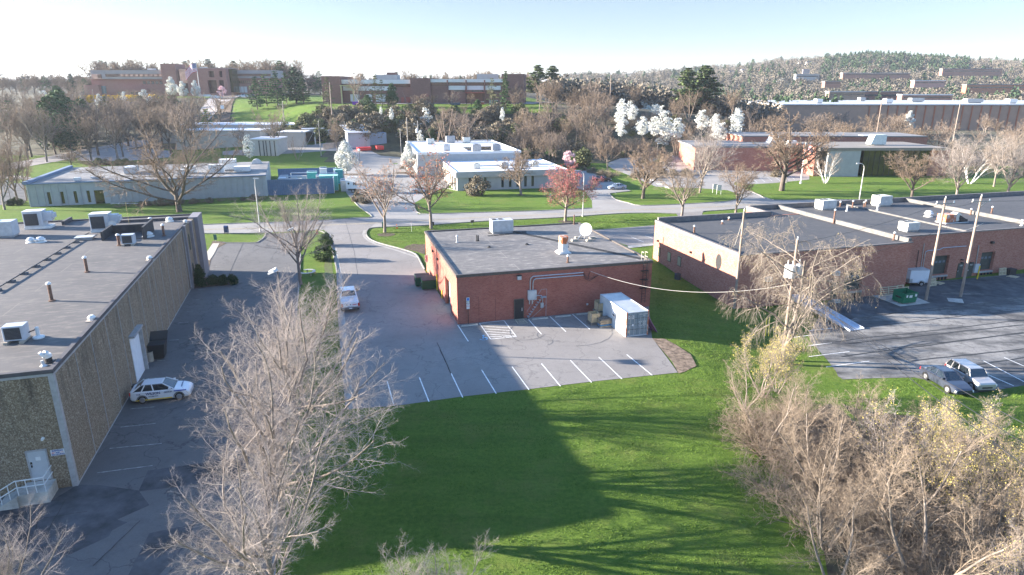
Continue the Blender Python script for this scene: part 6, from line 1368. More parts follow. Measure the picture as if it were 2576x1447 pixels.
# warehouse side things
p=P(*zA([(1290,1325)])[0]); t=thing('waste_container','black open lidded waste container against the aggregate wall','bin',p+Vector((-.2,.5,0)),FL.a)
obj('body',MB().add([(-.75,-.6,.15),(.75,-.6,.15),(.75,.6,.15),(-.75,.6,.15),(-.95,-.7,1.5),(.95,-.7,1.5),(.95,.7,1.5),(-.95,.7,1.5)],[(0,3,2,1),(0,1,5,4),(1,2,6,5),(2,3,7,6),(3,0,4,7),(4,5,6,7)]),m_black,t)
obj('lid',MB().cb((.05,.95,1.85),(1.9,.08,1.0),0,0,R(-55)),M('lid_black',(0,0,0)),t)
for s in (1,-1): obj('wheel',MB().cyl((s*.6,.6,.12),(s*.7,.6,.12),.12,n=10),m_black,t)
p=P(*zA([(1243,1335)])[0]); t=thing('ash_bin','beige concrete drum beside the black waste container','bin',p); obj('drum',MB().lathe([(.32,0),(.32,.85),(.34,.86),(.34,.95)],n=16),M('drum_beige',(.33,.29,.23),var=.15,scale=3),t); obj('lid',MB().lathe([(.3,.951),(.05,.99)],n=16),m_trimd,t)
p=P(*zI([(835,262)])[0]); t=thing('black_crate','small black crate behind the hatchback by the wall','crate',p+Vector((.1,.2,0)),FL.a); obj('box',MB().box(-.4,.4,-.25,.25,0,.35),m_black,t,bev=.02); obj('rim',MB().box(-.43,.43,-.28,.28,.351,.4),M('lid_black',(0,0,0)),t)
put('cone',P(*zA([(1660,712)])[0]),2.7,0,'cone_shrub','dark clipped cone shrub at the far corner of the warehouse wall','shrub')
for i,(x,l) in enumerate(((1765,'first low clipped hedge bush right of the cone shrub'),(1850,'middle low clipped hedge bush right of the cone shrub'),(1925,'last low clipped hedge bush right of the cone shrub'))): put('hedge',P(*zA([(x,700-i*2)])[0]),1.15,i,'hedge_bush',l,'bush','clipped hedge bushes by the warehouse',1.1)
put('shrubd',P(815,655),2.1,0,'evergreen_shrub','dark evergreen shrub in the grass strip beyond the curved bench','shrub',wide=1.1); put('shrubd',P(822,618),1.8,2,'evergreen_shrub','smaller evergreen shrub near the top of the grass strip','shrub',wide=1.0)
# curved bench round the tree
p=P(*zS([(740,1235)])[0]); t=thing('curved_bench','pale curved bench around the dark trunked tree','bench',p)
m=MB()
for i in range(9):
    a0,a1=R(-140+i*30),R(-110+i*30)
    m.add([(r_*math.cos(a),r_*math.sin(a),z) for z in (.42,.48) for r_,a in ((.8,a0),(1.15,a0),(1.15,a1),(.8,a1))],[(0,3,2,1),(4,5,6,7),(0,1,5,4),(1,2,6,5),(2,3,7,6),(3,0,4,7)])
obj('seat',m,M('bench_wood',(.50,.46,.42),var=.1),t)
for i in range(4): a0=R(-120+i*75); obj('leg',MB().cb((math.cos(a0),math.sin(a0),.21),(.12,.12,.42)),m_pal,t)
# lamp posts
def lamp_post(b,h,label,arm=2.2,dirn=(-1,0),group=None,col=None):
    t=thing('street_lamp',label,'street lamp',b,0,group); c=col or m_galv
    obj('pole',MB().cyl((0,0,0),(0,0,h*.86),.11,.08,n=10).cyl((0,0,0),(0,0,.3),.18,n=10),c,t)
    pts=[(0,0,h*.86)]+[(dirn[0]*arm*(1-math.cos(R(k))),dirn[1]*arm*(1-math.cos(R(k))),h*.86+h*.14*math.sin(R(k))) for k in range(15,91,15)]
    obj('arm',MB().tube(pts,.06,6),c,t); e=Vector(pts[-1]); obj('lamp_head',MB().cb(e+Vector((dirn[0]*.35,dirn[1]*.35,-.04)),(.9,.32,.16)),m_lgrey,t); return t
m_lp=M('lamp_pole_pale',(.52,.50,.47),var=.06,rough=.5)
for x,yb,yt,l,dr in ((655,583,449,'pale street lamp at the left verge near the blue mailbox',(.25,.1)),(1466,545,429,'pale street lamp behind the red budded tree',(-1,0)),(2161,506,411,'pale street lamp across the road behind the right brick building',(-1,0))):
    p=P(x,yb,0); lamp_post(p,hgt(p,yt),l,1.0 if dr[0]<0 else .6,dr,'pale street lamps along the road',m_lp)
def flood_post(b,h,label,heads):
    t=thing('floodlight_pole',label,'lamp post',b); obj('pole',MB().cyl((0,0,0),(0,0,h),.09,.06,n=10),M('pole_brown',(.14,.12,.11),var=.2),t)
    for dx,dy,rz in heads: q=obj('floodlight',MB().cb((dx,dy,h+.1),(.75,.6,.16),rz,R(-25)),m_lgrey,t); obj('lens',MB().cb((dx-.03,dy,h+.0),(.6,.48,.04),rz,R(-25)),m_lamp,q)
p=P(*zS([(628,1447)])[0]); flood_post(p,hgt(p,503.1+.15216*495),'brown floodlight pole beside the dark trunked tree',((-.5,0,.2),))
p=P(720,880); flood_post(p,hgt(p,503.1+.15216*1190),'floodlight pole with two heads rising behind the tall foreground maple',((-.5,.15,.3),(-.3,-.4,-.3)))
# hydrant, mailbox, cone, boxes, small signs
p=P(*zS([(905,560)])[0]); t=thing('fire_hydrant','red and yellow fire hydrant at the tip of the grass strip','hydrant',p); obj('barrel',MB().lathe([(.16,0),(.16,.08),(.11,.1),(.11,.55),(.14,.57)],n=12).cyl((-.2,0,.42),(.2,0,.42),.05),m_red,t); obj('bonnet',MB().lathe([(.14,.57),(.12,.7),(.03,.78)],n=12),M('bollard_yellow',(0,0,0)),t)
p=P(*zA([(1875,280)])[0]); t=thing('mailbox','dark blue mailbox at the road edge','mailbox',p); obj('body',MB().box(-.3,.3,-.28,.28,.25,1.15),M('mail_blue',(.02,.05,.14),rough=.4),t); obj('lid',MB().cyl((-.3,0,1.15),(.3,0,1.15),.28,n=14),M('mail_blue',(0,0,0)),t)
for s in ((-.25,-.22),(.25,-.22),(-.25,.22),(.25,.22)): obj('leg',MB().cb((s[0],s[1],.12),(.06,.06,.25)),m_black,t)
p=P(*zB([(1215,235)])[0]); t=thing('traffic_cone','orange and white traffic cone on a manhole pad','traffic cone',p); obj('cone',MB().lathe([(.16,.03),(.09,.4),(.04,.75)],n=12),M('cone_orange',(.8,.18,.03)),t); obj('collar',MB().lathe([(.125,.28),(.09,.48)],n=12),m_white,t); obj('base',MB().box(-.2,.2,-.2,.2,0,.04),M('cone_orange',(0,0,0)),t)
p=P(*zB([(1107,233)])[0]); t=thing('utility_pedestal','teal utility pedestal behind the orange budded tree','utility box',p); obj('cabinet',MB().box(-.25,.25,-.2,.2,0,1.0),M('teal_box',(.03,.12,.10)),t); obj('cap',MB().box(-.28,.28,-.23,.23,1.0,1.08),M('teal_box',(0,0,0)),t)
p=P(*zB([(1517,212)])[0]); t=thing('utility_pedestal','black short post right of the orange red budded tree','utility box',p); obj('cabinet',MB().box(-.12,.12,-.12,.12,0,.6),m_black,t); obj('cap',MB().box(-.14,.14,-.14,.14,.6,.66),m_black,t)
p=P(*zB([(1336,262)])[0]); t=thing('marker_stake','thin white marker stake in the grass island','stake',p); obj('stake',MB().cyl((0,0,0),(0,0,1.6),.03,n=6),m_white,t); obj('tip',MB().cyl((0,0,1.6),(0,0,1.7),.035,n=6),M('cone_orange',(0,0,0)),t)
def small_sign(p,w,h,z,label,txt=None,mat=None,tm=None,cat='sign',two=False,rz=0):
    t=thing('small_sign',label,cat,p,rz)
    if two: obj('post',MB().cyl((-w/2,0,0),(-w/2,0,z+h),.05).cyl((w/2,0,0),(w/2,0,z+h),.05),m_white,t)
    else: obj('post',MB().cyl((0,0,0),(0,0,z+h),.035),m_grey,t)
    q=obj('panel',MB().box(-w/2,w/2,-.07,-.04,z,z+h),mat or m_white,t)
    if txt: writing(txt,h*.5,tm or m_black,q,(0,-.075,z+h/2))
    return t
small_sign(P(*zB([(1838,212)])[0]),.7,.5,.5,'small grey yard sign behind the middle brick building',mat=m_trimd,rz=.6)
small_sign(P(*zG([(958,1297)])[0]),.5,.6,1.6,'small white sign on a post in front of the pale blue sedan'); small_sign(P(*zG([(415,1352)])[0]),.3,.8,.8,'white stake sign in the grass left of the red budded tree')
t=small_sign(P(*zG([(1775,1285)])[0]),1.0,1.2,.9,'left one of two pale panel signs on posts across the road',mat=M('sign_pale',(.60,.56,.50)),two=True); small_sign(P(*zG([(1808,1298)])[0]),1.0,1.3,.9,'right one of two pale panel signs on posts across the road',mat=M('sign_pale',(0,0,0)),two=True)
small_sign(P(*zA([(1785,345)])[0]),.5,.9,.3,'dark green sign in the mulch bed at the warehouse corner',mat=M('teal_box',(0,0,0)))
small_sign(P(*zQ([(875,880)])[0]),2.0,1.6,.6,'white notice board behind the budding trees at the driveway fork',two=True); small_sign(G(*zR([(1907,750)])[0]),1.2,1.2,1.5,'small white road sign beside the hill road')
for x,y,l in ((*zL([(0,0)])[0],'x'),): pass
# guard rail on the slope by the metal building
p0=P(*zP([(1290,830)])[0]); p1_=P(*zP([(2260,820)])[0]); t=thing('guard_rail','long dark red guard rail behind the blue fenced enclosure','guard rail',(0,0,0))
obj('beam',MB().tube([p0+Vector((0,0,.9)),p1_+Vector((0,0,.9))],.16,6),M('rail_maroon',(.07,.025,.025)),t)
for i in range(12): q=p0.lerp(p1_,i/11); obj('post',MB().cyl(q+Vector((0,0,-.2)),q+Vector((0,0,.9)),.08,n=6),m_black,t)
# ---- utility poles and wires
m_pole=mat_bark('pole_timber',(.22,.17,.135),(.32,.255,.21),3); m_poleg=mat_bark('pole_grey',(.28,.25,.22),(.38,.35,.31),3)
POLES={}
def upole(key,x,yb,yt,label,arms=(),r=.15,trans=0,z=None,mat=None,Y=None,base=None,ins=True):
    p=base or (GY(x,Y) if Y else G(x,yb)); h=hgt(p,yt); t=thing('utility_pole',label,'utility pole',p,0,'timber utility poles')
    obj('pole',MB().cyl((0,0,-.2),(0,0,h),r,r*.7,n=10),mat or m_pole,t)
    for k,(dz,w,a) in enumerate(arms):
        m=MB().cb((0,-.12,h-dz),(w,.1,.12),a); q=obj('crossarm',m,mat or m_poleg,t)
        for s in (-1,1): obj('insulator',MB().cyl((s*w*.46*math.cos(a),-.12+s*w*.46*math.sin(a),h-dz+.06),(s*w*.46*math.cos(a),-.12+s*w*.46*math.sin(a),h-dz+.3),.07,.05,n=8),m_lamp,q)
        obj('brace',MB().tube([(-w*.28,-.14,h-dz),(0,-.14,h-dz-.6),(w*.28,-.14,h-dz)],.02,4),m_galv,q)
    if ins: obj('insulator',MB().cyl((0,0,h),(0,0,h+.28),.06,.05,n=8),m_lamp,t)
    for k in range(trans):
        a=R(180+k*75-20); c=Vector((.5*math.cos(a),.5*math.sin(a),h-3.6+(.1*k)))
        q=obj('transformer',MB().cyl(c,c+Vector((0,0,1.15)),.3,n=14).cyl(c+Vector((0,0,1.15)),c+Vector((0,0,1.22)),.32,.2,n=14),M('transformer_grey',(.55,.56,.56),rough=.5),t); obj('bushing',MB().cyl(c+Vector((.0,.1,1.2)),c+Vector((.0,.1,1.6)),.05,n=8),m_lamp,q)
    POLES[key]=(p,h); return t
upole('t1',1967,905,603,'utility pole with three grey transformers standing in the drooping tree',arms=(),r=.16,trans=3)
upole('y1',2329,755,500,'left one of the two tall timber poles in the loading yard',arms=((.55,2.4,.12),),r=.17)
upole('y2',2416,747,495,'right one of the two tall timber poles in the loading yard',arms=((.55,2.4,.12),),r=.17)
upole('g1',1846,0,531,'guyed timber pole beside the left wall of the right brick building',r=.15,base=P(1847,772,-.5))
upole('c1',1054,392,306,'timber pole with transformers behind the orange red tree',arms=((.8,2.4,.1),),r=.15,trans=2,mat=m_poleg)
upole('c2',1026,368,298,'leaning grey pole left of the transformer pole near the wooded bank',r=.15,mat=m_poleg); upole('c3',1010,400,326,'short leaning grey pole above the far driveway fork',r=.14,mat=m_poleg)
upole('c4',808,392,306,'grey pole with a stay in front of the beige buildings',r=.15,mat=m_poleg); upole('c5',870,364,308,'grey pole behind the left white flowering tree',r=.15,mat=m_poleg)
upole('h1',1003,272,196,'timber pole on the grassy bank in front of the dark brick offices',r=.2); upole('h2',835,287,210,'timber pole at the left end of the grassy bank',r=.2); upole('h3',1255,277,199,'timber pole at the right end of the grassy bank',r=.2)
upole('h4',715,304,257,'timber pole on the sunlit grass mound',arms=((.8,2.6,.0),),r=.18,mat=m_poleg)
upole('w1',1534,0,188,'lone timber pole on the ridge in front of the wooded hill',r=.2,Y=285); upole('w2',1928,0,201,'timber pole left of the big ridge pines',r=.2,Y=285) if False else None
upole('w3',1832,286,222,'timber pole on the wooded bank near the brown warehouse',r=.2); upole('w4',2198,0,257,'timber pole in front of the brown warehouse, left one',r=.2,Y=240); upole('w5',2392,0,261,'timber pole in front of the brown warehouse, right one',r=.22,Y=240)
upole('w6',247,0,172+55,'dark timber pole in the trees below the yellow hedge',r=.2,Y=290)
def wire(name,label,a,b,sag,r=.018,n=14,mat=None,group=None):
    a=Vector(a);b=Vector(b); pts=[a.lerp(b,i/n)-Vector((0,0,sag*4*(i/n)*(1-i/n))) for i in range(n+1)]
    return tag(obj(name,MB().tube(pts,r,4),mat or m_black),label,'wire',group)
def top(k,dz=0,dx=0): p,h=POLES[k]; return Vector((p.x+dx,p.y,p.z+h-dz))
m_wire=M('wire_pale',(.5,.47,.42),rough=.5)
fa=FM.world(fp(zC,748,590,-.1)); wire('service_cable','thick pale service cable from the middle brick wall to the transformer pole',fa,top('t1',4.2),1.5,.022,20,m_wire)
fb=P(*zC([(1405,660)])[0]); fb=Q(*zC([(1405,660)])[0],62.0)
for i,(k1,k2,d1,d2,l) in enumerate((('t1','y1',.4,.6,'left upper wire between the transformer pole and the first yard pole'),('t1','y1',2.6,3.4,'lower wire between the transformer pole and the first yard pole'),('y1','y2',.55,.55,'upper wire between the two yard poles'),('y1','y2',3.6,3.2,'lower pale wire between the two yard poles'),('g1','t1',.6,.9,'wire from the guyed pole to the transformer pole'),('g1','t1',1.9,1.8,'second wire from the guyed pole to the transformer pole'),('h2','h1',.4,.4,'wire between the left and middle bank poles'),('h1','h3',.4,.4,'wire between the middle and right bank poles'),('h1','c1',1,.5,'wire from the bank down to the transformer pole by the orange tree'),('c4','c5',.5,.5,'wire between the two grey poles by the beige buildings'))):
    wire('power_line',l,top(k1,d1,(.9 if i%2 else -.6)*(i<4)),top(k2,d2,(.9 if i%2 else -.6)*(i<4)),.5,.02 if i<6 else .03,12,m_wire if i==3 else m_black,'power lines')
a=top('y2',.55); wire('power_line','upper wire leaving the right yard pole towards the right photo edge',a,a+Vector((40,14,1)),.9,.02,12,m_black,'power lines'); a=top('y2',3.2); wire('power_line','lower wire leaving the right yard pole towards the right photo edge',a,a+Vector((30,14,.3)),.9,.025,12,m_black,'power lines')
a=top('t1',3.0); e=G(*zL([(640,-60)])[0])
for i,(dx,l) in enumerate(((0,'left stay wire running from the pole down over the thicket'),(.5,'middle stay wire running from the pole down over the thicket'),(1.1,'right stay wire running from the pole down over the thicket'))): wire('power_line',l,top('t1',3.6+i*.5),(24+dx*4,18+i,7.0+i*.2),.6,.022,14,m_black,'lines over the thicket')
g=POLES['g1']; wire('guy_wire','upper guy wire at the guyed pole',top('g1',.8),FR.world((-.3+2.0,3.5,HR)),0,.03,2,m_wire,'guy wires'); wire('guy_wire','lower guy wire at the guyed pole',top('g1',2.2),FR.world((2.0,2.5,HR)),0,.03,2,m_wire,'guy wires')
wire('guy_wire','slanted stay of the grey pole by the beige buildings',top('c4',.3),Vector(POLES['c4'][0])+Vector((-6,-2,0)),0,.04,2,m_wire)
# ================================================================ DISTANT BUILDINGS
def XY(px,Y,z): return Vector(((px-CX)/F*(cT*Y+sT*(CH-z)),Y,z))
def frame2(pxa,Ya,pxb,Yb,z):
    a=XY(pxa,Ya,z); b=XY(pxb,Yb,z); return Frame((a.x,a.y),math.atan2(b.y-a.y,b.x-a.x),z),(b-a).length
def fb(fr,r,ya,yb,zmin=None,zmax=None):
    x0,y0,x1,y1=r; a=fr.front(x0,(y0+y1)/2,ya); b=fr.front(x1,(y0+y1)/2,ya); t_=fr.front((x0+x1)/2,y0,ya)[1]; l=fr.front((x0+x1)/2,y1,ya)[1]
    return (a[0],b[0],ya,yb,l if zmin is None else zmin,t_ if zmax is None else zmax)
def part(name,fr,r,ya,yb,mat,par,**k):
    b=fb(fr,r,ya,yb,**k); return obj(name,MB().box(*b),mat,par)
def rr(x0,y0,x1,y1,X0,Y0,s): return (X0+x0*s,Y0+y0*s,X0+x1*s,Y0+y1*s)
m_band=M('mauve_panel',(.34,.29,.28),var=.06,scale=.5); m_wband=M('white_panel',(.62,.62,.60),var=.06,scale=.5); m_redgl=mat_glass('bronze_glass',(.06,.022,.018),.15); m_gold=mat_glass('gold_glass',(.035,.032,.01),.06)
m_pinkgl=M('mirror_glass',(.42,.30,.28),var=.3,scale=.6,rough=.1,metal=.6); m_rooff=M('far_roof',(.20,.19,.18),var=.15,scale=.2); m_roofw=M('white_roof',(.68,.68,.70),var=.07,scale=.25,rough=.6,col2=(.78,.78,.79)); m_cream2=M('cream_house_lit_pier',(.50,.46,.40),var=.08,scale=.6)
m_concw=M('grey_precast',(.36,.36,.35),var=.07,scale=.8); m_grass2=m_grass
# hilltop brick offices on the left, with tower and flagpole
k=lambda a,b,c,d:(188.7+a*.1953,138.4+b*.1953,188.7+c*.1953,138.4+d*.1953)
FH,wH=frame2(228,372,571,372,19.8)
h=thing('office_building','long hilltop brick office building with a square tower behind the flagpole','building',FH.o,FH.a)
part('wall',FH,k(225,305,1140,560),0,28,m_brickH,h,zmin=-2); part('upper_band',FH,k(203,196,1140,312),-1.2,28.5,m_band,h)
q=part('window_strip',FH,k(390,245,1139,282),-1.3,-1.205,m_redgl,h); 
for i in range(9): part('mirrored_pane',FH,k(585+i*62,250,625+i*62,276),-1.36,-1.305,m_pinkgl,q)
q=part('window_strip',FH,k(215,248,343,308),-1.3,-1.205,m_pinkgl,h); part('pane',FH,k(290,252,341,300),-1.36,-1.305,m_redgl,q)
part('tower',FH,k(1127,114,1312,560),-3,9,m_brickH,h,zmin=-2); part('curtain_wall',FH,k(1345,180,1455,365),-1.0,12,m_pinkgl,h); part('stair_shadow_wall',FH,k(1313,180,1344,560),.5,12,m_brickD,h,zmin=-2)  # darker brick paints the shade on the wall between tower and glass
mb_=fb(FH,k(1450,172,1955,500),-2,16,zmin=-2); ops=[]
for r in (k(1722,207,1790,287),k(1858,207,1895,287),k(1715,325,1830,495),k(1856,325,1918,420)):
    b=fb(FH,r,-2,0); ops.append((b[0],b[1],b[4],b[5]))
obj('entrance_block',openwall(MB(),mb_[0],mb_[1],-2,mb_[5],ops,-2,-.6).box(mb_[0],mb_[1],1.2,16,-2,mb_[5]).box(mb_[0]+.01,mb_[0]+.5,-.59,1.19,-2,mb_[5]).box(mb_[1]-.5,mb_[1]-.01,-.59,1.19,-2,mb_[5]),m_brickH,h); obj('recessed_glass',MB().box(mb_[0]+.6,mb_[1]-.6,.6,1.1,-2,mb_[5]-.5),m_redgl,h)
obj('entrance_roof',MB().box(mb_[0]+.1,mb_[1]-.1,-1.9,15.9,mb_[5]+.01,mb_[5]+.2),m_band,h)
part('curtain_wall',FH,k(1956,182,2034,480),2,10,m_gold,h)
part('wall',FH,k(2036,300,2550,500),10,26,m_brickH,h,zmin=-2); part('upper_band',FH,k(2036,196,2550,300),9.2,26.5,m_band,h); part('window_strip',FH,k(2040,243,2520,274),9.1,9.195,m_redgl,h)
for i in range(5): part('window',FH,k(875+i*54,338,910+i*54,376),-.1,-.003,m_glass,h)
for i in range(9): part('window',FH,k(2062+i*26,332,2078+i*26,366),9.9,9.997,m_gold,h)
for i in range(4): part('white_panel',FH,k(2055+i*42,408,2090+i*42,484),9.85,9.99,m_wband,h)
d=part('garage_door',FH,k(312,400,398,500),-.4,-.003,M('door_greygreen',(.14,.18,.19)),h); part('annex',FH,k(530,440,905,560),-5,-.41,m_brickH,h,zmin=-2); part('annex',FH,k(120,385,311,560),-3,14,m_brickH,h,zmin=-2)
for a,c in ((550,595),(610,640),(720,760),(775,835),(850,880)): part('window',FH,k(a,478,c,520),-5.1,-5.01,m_glass,h)
part('rooftop_unit',FH,k(930,176,1010,190),10,13,m_wband,h); part('rooftop_unit',FH,k(1605,160,1690,176),8,10,m_wband,h)
p=FH.world((FH.front(188.7+1625*.1953,255,-24)[0],-24,0)); p.z=T(p.x,p.y)
def flagpole(p,h,label,fs,glabel,wind=R(185)):
    t=thing('flagpole',label,'flagpole',p); obj('pole',MB().cyl((0,0,0),(0,0,h),.16,.08,n=10).cyl((0,0,0),(0,0,.4),.3,n=10),m_white,t); obj('finial',MB().lathe([(.02,h),(.16,h+.12),(.02,h+.26)],n=8),m_gold,t)
    f=thing('flag',glabel,'flag',p+Vector((0,0,h-.3)),wind); w,hh=fs*1.7,fs; 
    def fx(u,v): return (u*w*.8,.35*math.sin(u*7)*fs*.35+.1*u,-v*hh-u*u*hh*1.0-.08*math.sin(u*9))
    def cloth(name,us,vs,mat,oy=0):
        m=MB(); n=12; 
        P_=[fx(us[0]+(us[1]-us[0])*i/n,vs[j]) for i in range(n+1) for j in (0,1)]; P2=[(a,b+oy,c) for a,b,c in P_]
        m.add(P2,[(2*i,2*i+2,2*i+3,2*i+1) for i in range(n)]); return obj(name,m,mat,f)
    for i in range(13): cloth('stripe',(.4 if i<7 else 0,1),(i/13,(i+1)/13),M('flag_red',(.5,.03,.05)) if i%2==0 else M('flag_white',(.7,.7,.7)))
    cn=cloth('canton',(0,.4),(0,7/13),M('flag_blue',(.03,.04,.18))); m=MB()
    for r_ in range(5):
        for c_ in range(6):
            u,v=.035+c_*.064,.04+r_*.105; 
            for oy in (-.012,.012):
                pts=[fx(u+.018*math.cos(R(a)),v+.03*math.sin(R(a))) for a in range(0,360,60)]; m.add([(a,b+oy,c) for a,b,c in pts],[tuple(range(6))])
    obj('stars',m,M('flag_white',(0,0,0)),cn); return t
flagpole(p,hgt(p,157),'tall white flagpole in front of the hilltop brick offices',4.2,'large striped flag flying in front of the hilltop brick offices',R(190))
q=thing('monument_sign','white stepped monument sign at the foot of the hilltop flagpole','sign',p+Vector((2,-3,-.2)),0); obj('slab',MB().box(-1.5,4.5,-.2,.2,.9,1.9).box(4.51,7.5,-.2,.2,.3,1.5).box(7.51,10,-.2,.2,-.2,1.0),m_wband,q); obj('base',MB().box(-1,9,-.15,.15,-.5,.29),m_conc,q)
# dark brick offices above the bank, centre
k=lambda a,b,c,d:(628.9+a*.3042,94.3+b*.3042,628.9+c*.3042,94.3+d*.3042)
FC,wC=frame2(810,292,1318,286,17.6)
h=thing('office_building','long two storey dark brick office with white bands above the grassy bank','building',FC.o,FC.a)
part('wall',FC,k(749,352,2085,550),0,30,m_brickD,h,zmin=-2,zmax=fb(FC,k(749,352,2085,550),0,1)[5]-.1)
for a,c,t0,t1,o in ((748,1330,350,383,-.6),(1490,2087,345,371,-.6)): part('white_band',FC,k(a,t0,c,t1),o,1,m_wband,h); part('window_strip',FC,k(a+5,t1+1,c-5,t1+28),-.12,-.003,m_redgl,h)
for a,c in ((770,1200),): part('white_panel',FC,k(a,405,c,440),-.35,-.003,m_wband,h)
for a,c in ((1642,1780),(1793,1932),(1945,2072)): part('white_panel',FC,k(a,400,c,434),-.35,-.003,m_wband,h); part('window_strip',FC,k(a+40,435,c-5,450),-.12,-.003,m_glass,h)
for a,c in ((1328,1492),): part('brick_bay',FC,k(a,337,c,552),-1.6,10,m_brickD,h,zmin=-2)
for a,c in ((596,750),(2080,2268)): part('tower',FC,k(a,302 if a>1000 else 320,c,552),-2.5 if a<1000 else 1,16,m_brickD,h,zmin=-2)
for a in (1629,1783,1936): part('pier',FC,k(a,352,a+10,552),-.9,-.01,m_brickD,h,zmin=-2)
for a,c,t_ in ((1040,1215,310),(1875,2045,303)): part('rooftop_unit',FC,k(a,t_,c,349),14,20,m_concw,h)
part('rooftop_unit',FC,k(1130,290,1200,312),24,28,m_brickD,h)
part('roof',FC,k(750,349,2085,352),.8,30,m_rooff,h)
for a,c in ((830,905),(960,1010),(1040,1120)): part('dock_door',FC,k(a,470,c,530),-.1,-.003,m_wband,h)
part('canopy',FC,k(1780,453,1935,462),-4,-.01,M('canopy_red',(.30,.08,.06)),h); part('canopy',FC,k(1438,483,1470,490),-3,-.01,M('canopy_red',(0,0,0)),h); part('canopy',FC,k(742,395,860,403),-9,-.4,M('canopy_yellow',(.50,.45,.22)),h)
for a in (752,850): part('canopy_post',FC,k(a,403,a+9,545),-9,-8.6,M('canopy_yellow',(0,0,0)),h,zmin=-.5)
for a in (1785,1925): part('canopy_post',FC,k(a,462,a+5,540),-4,-3.8,m_black,h,zmin=-.5)
for a,c in ((1250,1275),(1290,1325)): part('door',FC,k(a,495,c,540),-.1,-.003,M('canopy_red',(0,0,0)),h)
def boxthing(fr,name,label,cat,r,ya,yb,mat,lidm,**kk):
    b=fb(fr,r,ya,yb); t=thing(name,label,cat,fr.world(((b[0]+b[1])/2,(ya+yb)/2,0)),fr.a); t.location.z=T(t.location.x,t.location.y); w=(b[1]-b[0])/2; hh=b[5]-b[4]; d=(yb-ya)/2
    obj('body',MB().add([(-w*.93,-d,.1),(w*.93,-d,.1),(w*.93,d,.1),(-w*.93,d,.1),(-w,-d,hh),(w,-d,hh),(w,d,hh),(-w,d,hh)],[(0,3,2,1),(4,5,6,7),(0,1,5,4),(1,2,6,5),(2,3,7,6),(3,0,4,7)]),mat,t); m=MB()
    for i in range(5): x=-w+.1+i*(2*w-.3)/4; m.box(x,x+.1,-d-.06,-d-.001,.2,hh-.05)
    obj('ribs',m,mat,t); obj('rim',MB().box(-w-.05,w+.05,-d-.05,d+.05,hh,hh+.1),lidm,t); return t
mpur=M('purple_paint',(.22,.05,.42)); boxthing(FC,'skip_container','purple open top container by the dock of the dark brick offices','container',k(845,532,910,560),-12,-9.6,mpur,mpur)
mnav=M('skip_navy',(.03,.07,.12)); boxthing(FC,'skip_container','dark blue roll off container on the terrace of the dark brick offices','container',k(1655,527,1733,545),-9,-6.6,mnav,mnav)
mtq=M('booth_green',(.05,.16,.14)); boxthing(FC,'portable_toilet','left pale green portable toilet near the slim fir','toilet',k(1980,502,2006,548),-9,-7.8,M('booth_pale',(.35,.42,.38)),m_wband); boxthing(FC,'portable_toilet','right dark green portable toilet near the slim fir','toilet',k(2020,502,2045,545),-9,-7.8,mtq,m_wband)
boxthing(FC,'picnic_shelter','small red bin shelter beside the canopy of the dark offices','bin',k(1908,520,1935,542),-6,-5,M('canopy_red',(0,0,0)),m_wband)
# brown warehouse on the right
FW=frame2(1963,330,2640,330,4.5)[0]; FW.a=R(-1.0); FW=Frame((FW.o.x,FW.o.y),R(-1),4.5); k=lambda a,b,c,d:(1886.7+a*.3042,94.3+b*.3042,1886.7+c*.3042,94.3+d*.3042)
h=thing('warehouse','huge long brown warehouse with rust coloured pilasters on the far right','building',FW.o,FW.a); wt_=fb(FW,k(252,552,400,700),0,1)[5]
m_taupe=M('taupe_wall',(.37,.235,.17),var=.08,scale=.3); m_tan=M('taupe_wall_lit',(.46,.36,.27),var=.12,scale=.4)
WW=190
obj('wall',MB().box(0,WW,0,110,-4,wt_-.6),m_taupe,h); obj('lit_side_wall',MB().box(-.3,-.01,0,110,-4,wt_-.5),m_tan,h); obj('roof_edge',MB().box(-.6,WW,-.5,110.4,wt_-.45,wt_),m_wband,h); obj('roof',MB().box(.3,WW,.3,109.5,wt_+.002,wt_+.05),M('pale_roof',(.40,.41,.43),var=.12,scale=.12),h)  # sunlight on the left wall is painted in as a paler taupe
x0=FW.front(1886.7+990*.3042,270,0)[0]; st_=FW.front(1886.7+1067*.3042,270,0)[0]-x0
for i in range(24): 
    x=x0+i*st_; 
    if x<WW: obj('pilaster',MB().box(x-.2,x+.2,-.5,-.003,-4,wt_-.62),M('pilaster_rust',(.40,.14,.07),var=.1),h)
obj('plinth',MB().box(0,WW,-.2,-.01,-4,-1),m_brickD,h)
for a,c,t_,y,mm in ((553,602,525,12,m_wband),(1127,1182,526,12,m_wband),(1338,1442,492,45,m_concw),(1797,1930,512,20,m_concw),(2147,2210,522,12,m_wband),(912,955,508,70,m_concw)):
    b=fb(FW,k(a,t_,c,550),y,y+4); t=FW.thing('rooftop_unit','boxy air unit on the roof of the brown warehouse','rooftop unit',((b[0]+b[1])/2,y,wt_+.05),group='air units on the brown warehouse roof'); w=(b[1]-b[0])/2
    obj('casing',MB().box(-w,w,0,4,.5,2.2),mm,t); obj('curb',MB().box(-w*.8,w*.8,.3,3.7,0,.5),m_grey,t)
